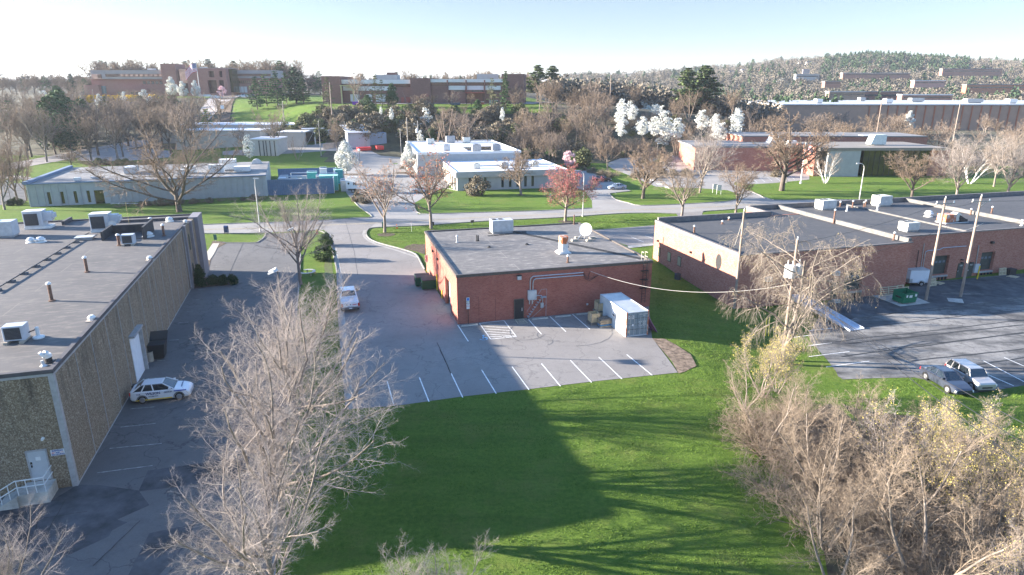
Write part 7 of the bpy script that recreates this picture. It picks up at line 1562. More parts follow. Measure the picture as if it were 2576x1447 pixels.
# low brick and glass offices on the right
FG=Frame((54.8,194.5),R(-2)); k2=lambda a,b,c,d:(1257.8+a*.3042,94.3+b*.3042,1257.8+c*.3042,94.3+d*.3042)
h=thing('office_building','low brick office with gold mirror glass and a blank grey wall across the road','building',FG.o,FG.a)
part('wall',FG,(1747,371,2056,436),0,22,m_brickR,h,zmin=-1); part('roof_edge',FG,(1745,368,2058,372),-.15,22.2,m_rooff,h); part('upper_block',FG,(1868,343,2332,372),16,34,m_brickR,h,zmin=0); part('roof_edge',FG,(1866,342,2334,345),15.8,34.2,m_rooff,h)
FG2=Frame(P(2052,447).to_2d()-Vector((0,-2)),R(1))
part('pier',FG2,(2051,366,2064,432),2,9,m_brickR,h,zmin=0).name='pier'
for o_ in list(COL.objects)[-1:]: o_.matrix_parent_inverse=Matrix.Identity(4)
def part2(name,r,ya,yb,mat,**kk):
    b=fb(FG2,r,ya,yb,**kk); m=MB().box(*b); M_=h_m.inverted()@Matrix.Translation(FG2.o)@Matrix.Rotation(FG2.a,4,'Z'); m.xf(M_); return obj(name,m,mat,h)
h_m=Matrix.Translation(FG.o)@Matrix.Rotation(FG.a,4,'Z')
COL.objects.unlink(list(COL.objects)[-1])
part2('pier',(2003,362,2013,428),10,18,m_brickR,zmin=0); part2('pier',(2050,368,2062,437),0,8,m_brickR,zmin=0)
part2('blank_wall',(2081,376,2162,447),-1,12,m_concw,zmin=-.5); g_=part2('mirror_glass',(2169,378,2337,447),.4,12,m_gold,zmin=-.3)
m=MB()
for i in range(13): 
    b=fb(FG2,(2169+i*14,378,2170+i*14,447),.3,.39,zmin=-.3); m.box(*b)
m.xf(h_m.inverted()@Matrix.Translation(FG2.o)@Matrix.Rotation(FG2.a,4,'Z')); obj('mullions',m,m_black,g_)
part2('wall',(2337,378,2384,447),0,14,m_brickR,zmin=-.3); part2('roof_slab',(2064,372,2386,379),-1.2,20,M('roof_brown_grey',(.22,.19,.16),var=.1)); part2('wall',(2064,380,2080,440),6,12,m_brickD,zmin=0)
rz_=fb(FG2,(2064,372,2386,379),-1.2,20)[5]
def rooft(r,y,d,mat,label,hh=2.0):
    b=fb(FG2,r,y,y+d); t=FG2.thing('rooftop_unit',label,'rooftop unit',((b[0]+b[1])/2,y+d/2,rz_)); w=(b[1]-b[0])/2; obj('casing',MB().box(-w,w,-d/2,d/2,.3,hh),mat,t); obj('curb',MB().box(-w*.85,w*.85,-d/2+.2,d/2-.2,0,.3),m_grey,t); obj('hood',MB().add([(-w,-d/2,.4),(-w,d/2,.4),(-w-.9,d/2,.3),(-w-.9,-d/2,.3),(-w,-d/2,hh),(-w,d/2,hh)],[(0,3,2,1),(0,4,3),(4,5,2,3),(5,1,2),(0,1,5,4)]),mat,t)
mpg=M('pale_green_unit',(.48,.56,.54)); rooft((2200,343,2230,364),6,3,mpg,'pale green rooftop unit with sloped hood on the glass office roof',3.0); rooft((1943,352,1974,370),12,3,m_wband,'white rooftop unit behind the big roadside tree'); rooft((1986,361,2003,372),6,2,m_wband,'small white rooftop unit left of the flagpole office pier',1.4); rooft((2172,336,2198,346),24,3,m_wband,'long white vent unit at the back of the glass office roof',1.6)
p=P(2014,462); flagpole(p,hgt(p,358),'thin flagpole on the lawn of the glass office',1.5,'small striped flag hanging beside the glass office',R(-20))
# ---- white roofed precast offices in the centre
FB=Frame((-13.2,157.8),R(13)); h=thing('office_building','low precast office with bright white stepped roofs beyond the road','building',FB.o,FB.a)
hb=4.35; W1=27.5
ops=[]
for x in (1182.5,1221,1264.5,1283.6,1302.5,1322,1340): s=FB.front(x,460,0)[0]; ops.append((s-.33,s+.33,.5,3.1))
obj('wall',openwall(MB(),0,W1,-.3,3.15,ops,0,.4).box(0,.4,.41,26,-.3,3.15).box(W1-.4,W1,.41,26,-.3,3.15),m_concw,h); obj('window_glass',MB().box(.4,W1-.4,.3,.38,.3,3.12),m_glass,h)
obj('fascia',MB().box(-.35,W1+.35,-.35,26,3.155,hb),M('precast_fascia',(.40,.39,.37),var=.05),h); obj('roof',MB().box(-.1,W1+.1,-.1,25.9,hb+.002,hb+.06),m_roofw,h)
for i in range(7): y=1.5+i*3.4; obj('sunlit_side_pier',MB().box(-.6,-.003,y,y+1.4,-.3,3.15),m_cream2,h)  # cream colour paints the sunlight onto the piers of this left side
for i in range(6): y=3.1+i*3.4; obj('side_window',MB().box(-.06,-.003,y,y+1.6,.5,3.1),m_glass,h)
obj('rear_wing',MB().box(-7,22,26.01,68,-.3,6.5),m_concw,h); obj('rear_roof',MB().box(-6.8,21.8,26.2,67.8,6.502,6.56),m_roofw,h); m=MB(); m.box(-7.2,22.2,25.9,26.3,6.3,6.9); m.box(-7.2,-6.8,26.31,67.7,6.57,6.9); m.box(21.8,22.2,26.31,67.7,6.57,6.9); m.box(-7.2,22.2,67.71,68.1,6.57,6.9); obj('parapet',m,m_wband,h)
m=MB(); m.box(-.3,W1+.3,-.32,0,hb+.06,hb+.25); m.box(-.3,0,.01,25.8,hb+.062,hb+.25); m.box(W1,W1+.3,.01,25.8,hb+.062,hb+.25); m.box(6,W1,11.5,12,hb+.062,hb+.45); obj('parapet',m,m_wband,h)
obj('skylight',MB().box(8,18,33,44,6.57,6.75),m_glass,h)
for x,y,z,s,l in ((6,7,hb,1.1,'roof unit at the left front of the white roofed offices'),(13,6,hb,1.2,'roof unit at the middle front of the white roofed offices'),(19,9,hb,1.1,'roof unit at the right front of the white roofed offices'),(21.5,8,hb,1.1,'paired roof unit at the right front of the white roofed offices'),(2,34,6.56,1.3,'roof unit at the left of the rear white roof'),(10,30,6.56,1.6,'pale roof unit in front of the skylight'),(16,31,6.56,1.5,'dark roof unit right of the skylight'),(0,58,6.56,1.4,'far left roof unit on the rear white roof'),(7,62,6.56,1.8,'tallest pale roof unit at the back of the white roofs'),(12,60,6.56,1.5,'far right roof unit on the rear white roof')):
    t=FB.thing('rooftop_unit',l,'rooftop unit',(x,y,z+.07)); obj('casing',MB().box(-s*.8,s*.8,-s*.6,s*.6,.2,s*1.2),(m_cream,m_grey,m_lgrey)[int(x)%3],t,bev=.03); obj('curb',MB().box(-s*.7,s*.7,-s*.5,s*.5,0,.2),m_grey,t); obj('fan',MB().cyl((0,0,s*1.2),(0,0,s*1.2+.1),s*.35,n=12),m_black,t)
# ---- grey ribbed building on the left with blue screened yard
FT=Frame((-101,135.6),R(18.2)); h=thing('office_building','long low grey ribbed concrete building beyond the warehouse on the left','building',FT.o,FT.a); WT,HT=47,4.7
m_rib=M('ribbed_grey',(.36,.38,.38),var=.08,scale=.8)
ops=[]
for x in (125.5,159,192.5,225.5): s=FT.front(x,505,0)[0]; ops.append((s-.3,s+.3,.35,2.9))
s=FT.front(252,505,0)[0]; ops.append((s-.9,s+.9,0,2.9))
obj('wall',openwall(MB(),0,WT,-.6,HT-.1,ops,0,.4).box(0,.4,.41,32,-.6,HT-.1).box(WT-.4,WT,.41,32,-.6,HT-.1).box(.41,WT-.41,31.6,32,-.6,HT-.1),m_rib,h); obj('window_glass',MB().box(.4,WT-.4,.3,.38,.2,3.0),m_gold,h)
m=MB(); x=.2
while x<WT:
    if not any(o_[0]-.25<x<o_[1]+.1 for o_ in ops): m.box(x,x+.14,-.22,-.002,-.6,HT-.12)
    x+=1.35
obj('ribs',m,m_rib,h); obj('roof',MB().box(.1,WT-.1,.1,31.9,HT-.09,HT+.0),M('grey_gravel_roof',(.15,.145,.145),var=.15,scale=.3,col2=(.25,.235,.215)),h); obj('roof_edge',MB().box(-.2,WT+.1,-.25,.2,HT-.09,HT+.15).box(-.6,.3,.21,32,HT-.09,HT+.5),M('blue_grey_trim',(.15,.21,.30),var=.1),h)
def rt(x,y,w,d,hh,mat,l,cyl=False):
    t=FT.thing('rooftop_unit',l,'rooftop unit',(x,y,HT+.02)); obj('casing',MB().box(-w/2,w/2,-d/2,d/2,.2,hh) if not cyl else MB().cyl((-w/2,0,hh/2),(w/2,0,hh/2),hh/2,n=14),mat,t,bev=0); obj('curb',MB().box(-w*.4,w*.4,-d*.4,d*.4,0,.2),m_grey,t)
for a in ((9,2,1.2,1.2,.8,m_wband,'small white vent box near the left end of the ribbed building roof'),(12,5,2.4,.8,.5,m_lgrey,'low grey unit near the left end of the ribbed building roof'),(30,10,3,2,1.6,m_wband,'white unit in the middle of the ribbed building roof'),(38,14,3.8,3.2,2.6,m_wband,'tall white air handler on the ribbed building roof'),(36,8,3.2,2.5,2.0,m_wband,'front white air handler on the ribbed building roof'),(41.5,9,3.5,2.5,1.3,m_wband,'low white unit right of the front air handler'),(29,4,1.6,1.6,1.5,m_wband,'white box near the front roof edge behind the spreading tree'),(17,14,2.2,5,1.6,m_lgrey,'open framed cooling unit at the left roof end')): rt(*a)
t=FT.thing('roof_dome','white half dome roof housing at the back of the ribbed building','roof vent',(44,26,HT)); obj('dome',MB().cyl((0,-.6,0),(0,.6,0),1.3,n=18),m_lgrey,t); obj('base',MB().box(-1.5,1.5,-.8,.8,0,.15),m_grey,t)
# blue screened equipment yard
m_blue2=M('blue_corrugated',(.10,.17,.27),var=.1,scale=1.5,rough=.5); E0=P(676,492); E1=P(840,486.5); FE=Frame((E0.x,E0.y),math.atan2(E1.y-E0.y,E1.x-E0.x)); We=(E1-E0).length; De=22; t=thing('screen_fence','tall blue corrugated screen fence around rooftop style equipment','fence',FE.o,FE.a)
def corrw(m,a,b,ax,pos,h,n,top0=0):
    for i in range(n):
        u0=a+(b-a)*i/n; u1=a+(b-a)*(i+.55)/n
        if ax==0: m.box(u0,u1,pos-.09,pos,top0,h)
        else: m.box(pos-.09,pos,u0,u1,top0,h)
    return m
for nme,ax,pos in (('front_panel',0,0),('back_panel',0,De),('side_panel',1,We)):
    m=MB(); L_=We if ax==0 else De
    (m.box(0,L_,pos+.003,pos+.06,0,3.6) if ax==0 else m.box(pos+.003,pos+.06,.1,L_-.1,0,3.6)); corrw(m,.1,L_-.1,ax,pos,3.59,34 if ax==0 else 24); obj(nme,m,m_blue2,t)
obj('side_cap',MB().box(We+.07,We+.13,0,De,.0,3.7),m_wband,t)
sheet('equipment_yard',[FE.world(p_) for p_ in ((0,0,0),(We,0,0),(We,De,0),(0,De,0))],m_conc,.03,world_pts=True)
m_teal=M('teal_machine',(.05,.33,.30),var=.15,scale=1.5); m_tank=M('tank_pale',(.45,.50,.48),var=.15,scale=1.5,col2=(.42,.30,.22))
def eq(x,y,w,d,hh,mat,l,kind='box'):
    t=FE.thing('industrial_machine',l,'machine',(x,y,.03),group=None)
    if kind=='box': obj('casing',MB().box(-w/2,w/2,-d/2,d/2,.2,hh),mat,t); obj('roof_plate',MB().box(-w/2-.1,w/2+.1,-d/2-.1,d/2+.1,hh,hh+.08),m_lgrey if mat!=m_teal else M('teal_light',(.25,.50,.46)),t)
    else: obj('tank',MB().cyl((-w/2,0,hh*.6),(w/2,0,hh*.6),d/2,n=16),mat,t); obj('stair',MB().box(-w*.3,w*.3,-d*.55,d*.55,0,hh*.3),mat,t)
    obj('skid',MB().box(-w/2,w/2,-d/2,d/2,0,.19),m_grey,t); obj('pipe',MB().tube([(-w/2,d/2+.2,.6),(-w/2,d/2+.2,hh+.3),(w/2,d/2+.2,hh+.3)],.12,8),m_galv,t)
for a in ((13.5,5,4.2,3.2,3.6,m_teal,'teal machine with ribbed top in the blue fenced yard'),(5.5,4.5,3.6,2.6,3.2,m_tank,'front pale tank in the blue fenced yard','c'),(6.2,9.5,3.8,2.4,3.4,m_tank,'rear pale tank in the blue fenced yard','c'),(12,12,1.6,1.6,4.4,m_wband,'white column unit in the blue fenced yard'),(15.5,16,2.2,1.4,3.6,m_teal,'narrow teal rack at the back right of the blue fenced yard'),(9,15.5,2.4,1.2,3.2,m_teal,'narrow teal rack at the back left of the blue fenced yard'),(11,9.5,1.3,1.3,2.9,m_grey,'grey cabinet behind the teal machine, left one'),(14.8,9.5,1.3,1.3,2.9,m_grey,'grey cabinet behind the teal machine, right one'),(2.4,11,2.0,4,2.6,m_galv,'angled silver duct unit by the building side of the fenced yard'),(16.9,3,1.2,2,2.5,m_lgrey,'pale box in the right corner of the fenced yard')): eq(*a)
t=thing('storage_tank','blue grey domed tank behind the fenced yard','tank',P(*zP([(2078,880)])[0])); obj('shell',MB().cyl((-2.2,0,1.4),(2.2,0,1.4),1.9,n=18),M('tank_blue',(.16,.23,.29),var=.1),t); obj('cradle',MB().box(-1.5,-1.2,-1.6,1.6,-.2,.6).box(1.2,1.5,-1.6,1.6,-.2,.6),m_black,t)
# ---- beige buildings behind, with canopy and sheds
k=lambda a,b,c,d:(440.2+a*.17387,251.6+b*.17387,440.2+c*.17387,251.6+d*.17387)
FZ=frame2(440,230,800,230,3.2)[0]; h=thing('office_building','group of low beige buildings with white roofs below the grass mound','building',FZ.o,FZ.a); m_beige=M('beige_wall',(.42,.39,.35),var=.08,scale=.6)
def blk(r,ya,yb,mat=m_beige,rf=m_roofw,nm='wing'):
    b=fb(FZ,r,ya,yb,zmin=-2.5); q=obj(nm,MB().box(*b),mat,h); obj('roof',MB().box(b[0]-.3,b[1]+.3,ya-.3,yb,b[5]+.002,b[5]+.25),rf,q); return q
blk(k(0,447,1230,620),0,13); blk(k(650,362,1840,470),14,30); blk(k(-260,362,655,470),14,28); blk(k(1845,420,2120,470),6,12,nm='canopy_beam',mat=m_beige); 
q=blk(k(1110,572,1475,735),-16,-6); 
for a in (1212,1272,1312,1368,1432): part('window_slit',FZ,k(a,590,a+14,735),-16.1,-16.003,m_glass,q,zmin=-2)
blk(k(1500,470,1865,650),-2,10); part('vent_louvre',FZ,k(1820,452,1852,486),-2.1,-2.003,m_grey,h); part('bay_shade',FZ,k(1880,472,2100,600),.5,8,m_bay_shade,h); part('post',FZ,k(2020,472,2034,690),0,.4,m_lgrey,h,zmin=-2)  # solid near-black block stands in for the shade inside the bay
blk(k(2190,445,2540,480),8,20,nm='canopy',mat=m_beige)
k=lambda a,b,c,d:(817.6+a*.17387,251.6+b*.17387,817.6+c*.17387,251.6+d*.17387)
FY=frame2(875,226,965,231,4.6)[0]; h=thing('metal_shed','grey metal shed with pale sloped roof above the red containers','shed',FY.o,FY.a); b=fb(FY,k(330,475,650,650),0,12,zmin=-1.5); m_shed=M('shed_grey',(.34,.36,.38),var=.06,scale=.8)
obj('wall',MB().box(*b),m_shed,h); obj('roof',MB().add([(b[0]-.3,-.5,b[5]),(b[1]+.3,-.5,b[5]),(b[1]+.3,12.3,b[5]+1.9),(b[0]-.3,12.3,b[5]+1.9),(b[0]-.3,-.5,b[5]+.15),(b[1]+.3,-.5,b[5]+.15),(b[1]+.3,12.3,b[5]+2.1),(b[0]-.3,12.3,b[5]+2.1)],[(0,3,2,1),(4,5,6,7),(0,1,5,4),(1,2,6,5),(2,3,7,6),(3,0,4,7)]),M('shed_roof',(.50,.50,.51),var=.08),h); obj('gable_wall',MB().add([(b[1],0,b[5]),(b[1],12,b[5]),(b[1],12,b[5]+1.9),(b[1]-.2,0,b[5]),(b[1]-.2,12,b[5]),(b[1]-.2,12,b[5]+1.9)],[(0,1,2),(5,4,3)]),m_shed,h)
obj('lean_to',MB().box(b[1],b[1]+6,1,11,-1.5,b[5]-.3),M('shed_blue',(.22,.27,.34),var=.08),h); obj('door',MB().box(b[1]-2,b[1]-1.2,-.06,-.003,0,2),m_grey,h)
mred=M('container_red',(.55,.03,.03),var=.12,scale=2,rough=.5)
for (r,l) in ((k(472,617,668,662),'left red open container below the grey metal shed'),(k(745,600,850,655),'right red open container below the grey metal shed')): boxthing(FY,'skip_container',l,'container',r,-6,-3.5,mred,mred)
k=lambda a,b,c,d:(440.2+a*.17387,251.6+b*.17387,440.2+c*.17387,251.6+d*.17387); p=P(*zP([(2110,715)])[0],1.0)
t=thing('tank_truck','bright red tank unit with hoops standing by the beige buildings','truck',p,R(8)); obj('drum',MB().cyl((0,0,0),(0,0,3.4),1.6,n=18),mred,t); obj('tank_body',MB().cyl((0,3,3.4),(7,4,3.4),1.3,n=16),mred,t); obj('white_cover',MB().cyl((1,2.6,4.4),(8.5,4,4.2),.7,n=12),m_wband,t); obj('band',MB().cyl((0,0,1.5),(0,0,1.9),1.62,n=18),m_wband,t); 
for x in (3,6): obj('wheel',MB().cyl((x,2.0,1.2),(x,2.4,1.2),.6,n=14),m_tyre,t)
p0=G(*zP([(2150,720)])[0]); p1=G(*zQ([(420,665)])[0]); t=thing('wooden_fence','weathered board fence running from the red tank to the shed','fence',(0,0,0)); m=MB(); n_=46
for i in range(n_): q=p0.lerp(p1,i/n_); z=T(q.x,q.y); m.cb((q.x,q.y,z+.9),((p1-p0).length/n_*.8,.06,1.9),math.atan2(p1.y-p0.y,p1.x-p0.x))
obj('boards',m,M('fence_grey',(.17,.15,.14),var=.2),t); obj('rail',MB().tube([p0+Vector((0,.1,1.4)),p1+Vector((0,.1,1.4))],.06,4),m_trimd,t)
# ---- houses and halls on the far right hills
def hall(px0,px1,py0,py1,Y,label,mat,roofm,name='hall',d=6,win=True,extra=None):
    zt=Q((px0+px1)/2,py0,Y).z; zb=Q((px0+px1)/2,py1,Y).z; a=Q(px0,py1,Y); b=Q(px1,py1,Y); w=b.x-a.x; t=thing(name,label,'building',(a.x,Y,zb),0)
    hh=zt-zb; obj('wall',MB().box(0,w,0,d,-3,hh),mat,t); obj('roof',MB().box(-.4,w+.4,-.4,d+.4,hh,hh+.7),roofm,t)
    if win: obj('window_strip',MB().box(w*.04,w*.96,-.15,-.01,hh*.35,hh*.65),m_glass,t)
    if extra: obj('penthouse',MB().box(w*.3,w*.6,d*.3,d*.7,hh+1.2,hh+1.2+extra),m_band,t)
    return t
m_br3=M('far_brick',(.34,.17,.12),var=.1,scale=.1)
for a in ((2002,2060,188,196,820,'pale flat office block with a blue penthouse on the wooded hillside',m_concw,m_concw,'hall',6,True,5),(2120,2290,185,191,760,'long low tan hall on the wooded hillside',m_br3,m_concw),(2075,2115,206,212,620,'small dark roofed hall among white blossom trees',m_br3,m_rooff),(2300,2376,204,212,640,'curved pinkish brick hall right of the white blossoms',M('pink_wall',(.45,.25,.20)),m_wband),(2430,2600,214,226,600,'long brick hall with orange base near the right photo edge',M('orange_brick',(.42,.17,.09),var=.1),m_rooff),(2370,2520,174,184,800,'long low brick hall near the hill top at the right',m_br3,m_rooff),(2085,2175,232,243,480,'tan brick hall behind the white blossom row',M('far_tan',(.26,.19,.14)),m_concw),(2268,2395,240,250,470,'low hall with white roof edge behind the brown warehouse',m_br3,m_wband),(2120,2270,232,248,500,'dark low hall behind the white blossom row',m_brickD,m_rooff)): hall(*a)
m_rf=M('house_roof_grey',(.16,.15,.15))
rh=random.Random(5)
for i,(x,y,Y) in enumerate(((1842,163,1050),(1872,168,1050),(1920,160,1100),(2016,158,1100),(2036,164,1080),(2108,160,1120),(2160,167,1100),(2230,156,1150),(2380,165,1080),(2440,160,1120),(2480,168,1050),(2530,160,1100),(1795,172,1050),(1700,176,1050),(2335,158,1150))):
    q=Q(x,y,Y); q.z=T(q.x,Y)+1.5; w=rh.uniform(8,11); t=thing('house','small pale house with grey roof peeking from the far wooded ridge','house',(q.x,Y,q.z-1),rh.uniform(-.5,.5),'houses on the far wooded ridge')
    obj('wall',MB().box(-w/2,w/2,-4,4,-6,5),(m_wband,m_cream2,m_br3)[i%3],t); obj('roof',MB().add([(-w/2-.5,-4.6,5),(w/2+.5,-4.6,5),(w/2+.5,4.6,5),(-w/2-.5,4.6,5),(-w/2-.5,0,8),(w/2+.5,0,8)],[(0,1,5,4),(3,4,5,2),(0,4,3),(1,2,5),(0,3,2,1)]),m_rf,t)
    for s in (-.25,.25): obj('window',MB().box(s*w-.6,s*w+.6,-4.08,-4.01,1.5,3),m_glass,t)
# ================================================================ BACKGROUND TREES
TS=[]  # roadside and named trees: kind, x, base y, top y, label, wide
for a in (('spread',452,533,283,'huge spreading bare tree on the lawn behind the left warehouse',1.45,'spreading_tree'),
 ('orange',968,585,392,'roadside tree with pale orange buds beside the traffic cone',1.3,'budding_tree'),('orangered',1085,576,362,'roadside tree with rusty orange buds behind the brick building corner',1.3,'budding_tree'),
 ('redbud',1422,557,412,'round tree covered in pinkish red buds behind the satellite dish',1.2,'budding_tree'),('round1',1311,491,372,'bare round tree on the lawn of the white roofed offices',1.0,'bare_tree'),
 ('mid1',1715,545,402,'pinkish bare roadside tree standing at the road edge near the guyed pole',1.35,'bare_tree'),('mid0',1850,541,392,'bare roadside tree behind the brick building with two trunk forks',1.3,'bare_tree'),
 ('round',1617,500,345,'dense dark round crowned tree left of the pale panel signs',1.15,'bare_tree'),('near0',1760,486,268,'tallest bare tree in the island between the two far car parks',.95,'bare_tree'),
 ('round1',1528,428,342,'small round bare tree behind the black sport utility vehicle',.9,'bare_tree'),('round',1966,480,272,'broad bare tree with thick trunk on the lawn left of the flagpole',1.2,'bare_tree'),
 ('birch',2076,461,372,'white barked birch clump in front of the blank grey wall',1.0,'birch_tree'),('mid2',2292,503,372,'bare roadside tree in front of the gold glass wall',1.5,'bare_tree'),('near1',2402,512,325,'bare tree with yellowish trunk right of the gold glass wall',1.2,'bare_tree'),
 ('birch',2440,462,352,'white barked birch clump right of the gold glass office',1.1,'birch_tree'),('near2',2528,508,305,'dark trunked bare tree near the right photo edge',1.2,'bare_tree'),('mid1',2500,470,330,'bare tree behind the last birch clump',1.0,'bare_tree'),
 ('mid0',12,528,352,'bare tree cut by the left photo edge beside the globe lamp',.9,'bare_tree'),('mid2',47,516,332,'bare forked tree at the left end of the grey ribbed building',.9,'bare_tree'),('mid0',68,506,360,'slender bare tree touching the corner of the grey ribbed building',.8,'bare_tree'),
 ('mid1',118,408,262,'bare tree with flared trunk beside the curving left road',1.0,'bare_tree'),('cedar',182,392,318,'dark layered cedar by the curving left road',1.1,'cedar_tree'),('mid2',225,352,258,'bare tree on the small lawn left of the spreading tree',1.0,'bare_tree'),
 ('pineb',527,352,274,'bright green pine in front of the beige buildings',1.0,'pine_tree'),('mid1',695,384,262,'bare tree in front of the windowed beige wing',1.1,'bare_tree'),('far0',612,392,302,'bare tree left of the windowed beige wing',1.0,'bare_tree'),
 ('mid0',850,392,285,'tall bare tree in front of the open canopy',.8,'bare_tree'),('slim0',748,402,340,'multi stemmed bare tree in front of the guard rail',1.6,'bare_tree'),('pearslim',627,402,338,'small white flowering tree left of the guard rail',1.0,'flowering_tree'),
 ('pear',873,441,357,'full white flowering pear tree left of the driveway fork',1.1,'flowering_tree'),('pear',1030,437,361,'white flowering pear tree partly behind the orange red tree',.8,'flowering_tree'),
 ('spruce',1466,404,369,'small dark spruce at the edge of the far car park',1.0,'spruce_tree'),('pinkb',1430,425,382,'pale pink flowering tree behind the red budded tree',1.0,'flowering_tree'),('slim1',1398,407,330,'slender bare tree left of the small spruce',1.2,'bare_tree'),
 ('round',180,418,372,'low bare tree in the shrubbery above the ribbed building',1.2,'bare_tree'),('far1',232,404,340,'bare tree in the shrubbery right of the cedar',1.0,'bare_tree'),
 ('pearslim',1058,372,327,'white flowering tree between the grey leaning pole and the transformer pole',.9,'flowering_tree'),
 ('pearslim',1072,352,270,'tall white blossoming slim tree on the bank above the transformer pole',1.0,'flowering_tree'),('pear1',985,304,272,'bushy white flowering tree on the bank left of the slim one',.8,'flowering_tree'),('pearslim',958,290,268,'small white flowering tree near the bank crest',1.0,'flowering_tree'),('pearslim',1263,306,270,'white flowering tree at the right end of the grassy bank',.9,'flowering_tree'),
 ('fir',1150,0,0,'',1,'x')):
    if a[6]=='x': continue
    tpx(a[0],a[1],a[2],a[3],a[4],name=a[6],wide=a[5],rz=a[1]*.7)
# deer of conifers and single trees on the hilltop (kind, px, Y, top y, label)
for a in (('pine0',648,292,192,'leftmost pine of the big hilltop pine group','pine_tree',1.1),('pine1',672,300,186,'second pine from the left of the hilltop pine group','pine_tree',1.1),('pine0',700,296,178,'third pine of the hilltop pine group','pine_tree',1.1),('pine1',722,305,184,'fourth pine of the hilltop pine group','pine_tree',1.0),('fir',746,300,168,'dark pointed fir in the hilltop pine group','fir_tree',1.5),('pine0',765,296,190,'rightmost pine of the big hilltop pine group','pine_tree',1.1),
 ('slimfir',1272,272,178,'slim green fir at the right end of the dark brick offices','fir_tree',1.0),('sparse',1237,274,196,'thin half bare pine left of the slim green fir','pine_tree',1.0),('far0',905,274,176,'broad bare tree in front of the dark brick offices','bare_tree',1.3),('sparse',946,272,190,'dark sparse pine right of the broad bare tree','pine_tree',1.0),('sparse',962,273,200,'second sparse pine right of the broad bare tree','pine_tree',.9),('evg',988,274,214,'low evergreen left of the timber bank pole','evergreen_tree',.9),('sparse',828,278,194,'russet sparse pine in front of the left brick tower','pine_tree',1.1),
 ('tallpine',1352,318,163,'left one of the tall pines right of the dark brick offices','pine_tree',1.5),('tallpine',1388,322,165,'right one of the tall pines right of the dark brick offices','pine_tree',1.5),('tallpine',1722,300,170,'left olive pine of the big ridge pair','pine_tree',1.4),('tallpine',1765,305,164,'right olive pine of the big ridge pair','pine_tree',1.5),
 ('far1',1090,270,233,'small bare tree by the brick bay of the dark offices','bare_tree',1.4),('far2',1137,270,226,'small bare spreading tree by the red canopy, left one','bare_tree',1.5),('far3',1186,270,232,'small bare tree under the red canopy','bare_tree',1.4),('far0',1300,285,205,'bare tree behind the slim green fir','bare_tree',1.2),
 ('pinkb',560,350,218,'pink flowering tree at the hilltop entrance','flowering_tree',1.0),('pear1',434,350,196,'left white flowering tree below the hilltop tower','flowering_tree',1.2),('pear1',462,345,206,'middle white flowering tree below the hilltop tower','flowering_tree',1.2),('pear1',494,345,204,'right white flowering tree below the hilltop tower','flowering_tree',1.0),
 ('pearslim',212,330,232,'tiny white flowering tree at the left end of the yellow hedge','flowering_tree',1.0),('pear1',255,318,238,'white flowering tree left of the dark timber pole','flowering_tree',1.1),('pearslim',318,322,230,'slim white flowering tree in front of the yellow hedge','flowering_tree',1.1),('pear1',368,318,228,'broad white flowering tree right of the yellow hedge','flowering_tree',1.4),('pear1',425,300,250,'white flowering tree in the bare trees below the hill','flowering_tree',1.5),('pear1',402,300,256,'second white flowering tree in the bare trees below the hill','flowering_tree',1.2),('pearslim',152,300,232,'pale flowering tree at the upper left','flowering_tree',1.4),('pearslim',120,300,228,'farther pale flowering tree at the upper left','flowering_tree',1.1),('evg',362,292,246,'dark evergreen in front of the white flowering trees','evergreen_tree',1.0),
 ('pine1',38,262,252,'green pine near the left photo edge','pine_tree',1.2),('pine0',14,268,262,'lower green pine at the left photo edge','pine_tree',1.2)):
    tpx(a[0],a[1],0,a[2+1],a[4],name=a[5],wide=a[6],rz=a[1]*.3,Y=a[2])
rg=random.Random(99)
# yellow hedge
for i in range(17): tpx('fors',208+i*11.5,0,243-i*.2+rg.uniform(-1.5,1.5),'yellow flowering bush in the long hedge below the hilltop offices',name='forsythia_bush',wide=1.2,cat='bush',group='yellow hedge bushes',Y=338)
# far skyline row behind the hilltop buildings
i=0
for x in list(range(-20,240,16))+list(range(250,830,15))+list(range(900,1340,17)):
    k=('sky0','sky1')[i%2]; i+=1; top_=(185 if x<240 else 147 if x<760 else 178)+rg.uniform(-6,10)
    if rg.random()<.22: k='fir' if rg.random()<.5 else 'pine0'; top_+=4
    tpx(k,x+rg.uniform(-5,5),0,top_,'bare tree in the row on the skyline behind the hilltop offices' if k[:3]=='sky' else 'evergreen in the row on the skyline behind the hilltop offices',name='bare_tree' if k[:3]=='sky' else 'pine_tree',wide=1.35,rz=i*1.1,Y=425+rg.uniform(-15,30),group='bare trees on the left skyline' if k[:3]=='sky' else 'evergreens on the left skyline')
# left woodland
for i in range(120):
    Y=rg.uniform(205,335); x=rg.uniform(-40,590)
    if 500<x and Y<262: continue
    if x>520 and Y>290: continue
    k=('far0','far1','far2','far3','far1','evg')[5 if i%13==5 else i%5]; top_=260-(Y-215)*.42+rg.uniform(-12,14)
    
    tpx(k,x,0,top_ if x<220 or Y<290 else max(top_,245),('bare tree in the woodland on the upper left' if k!='evg' else 'dark evergreen in the woodland on the upper left'),name='bare_tree' if k!='evg' else 'evergreen_tree',wide=1.2,rz=i*1.7,Y=Y,group='bare trees of the upper left woodland' if k!='evg' else 'evergreens of the upper left woodland')
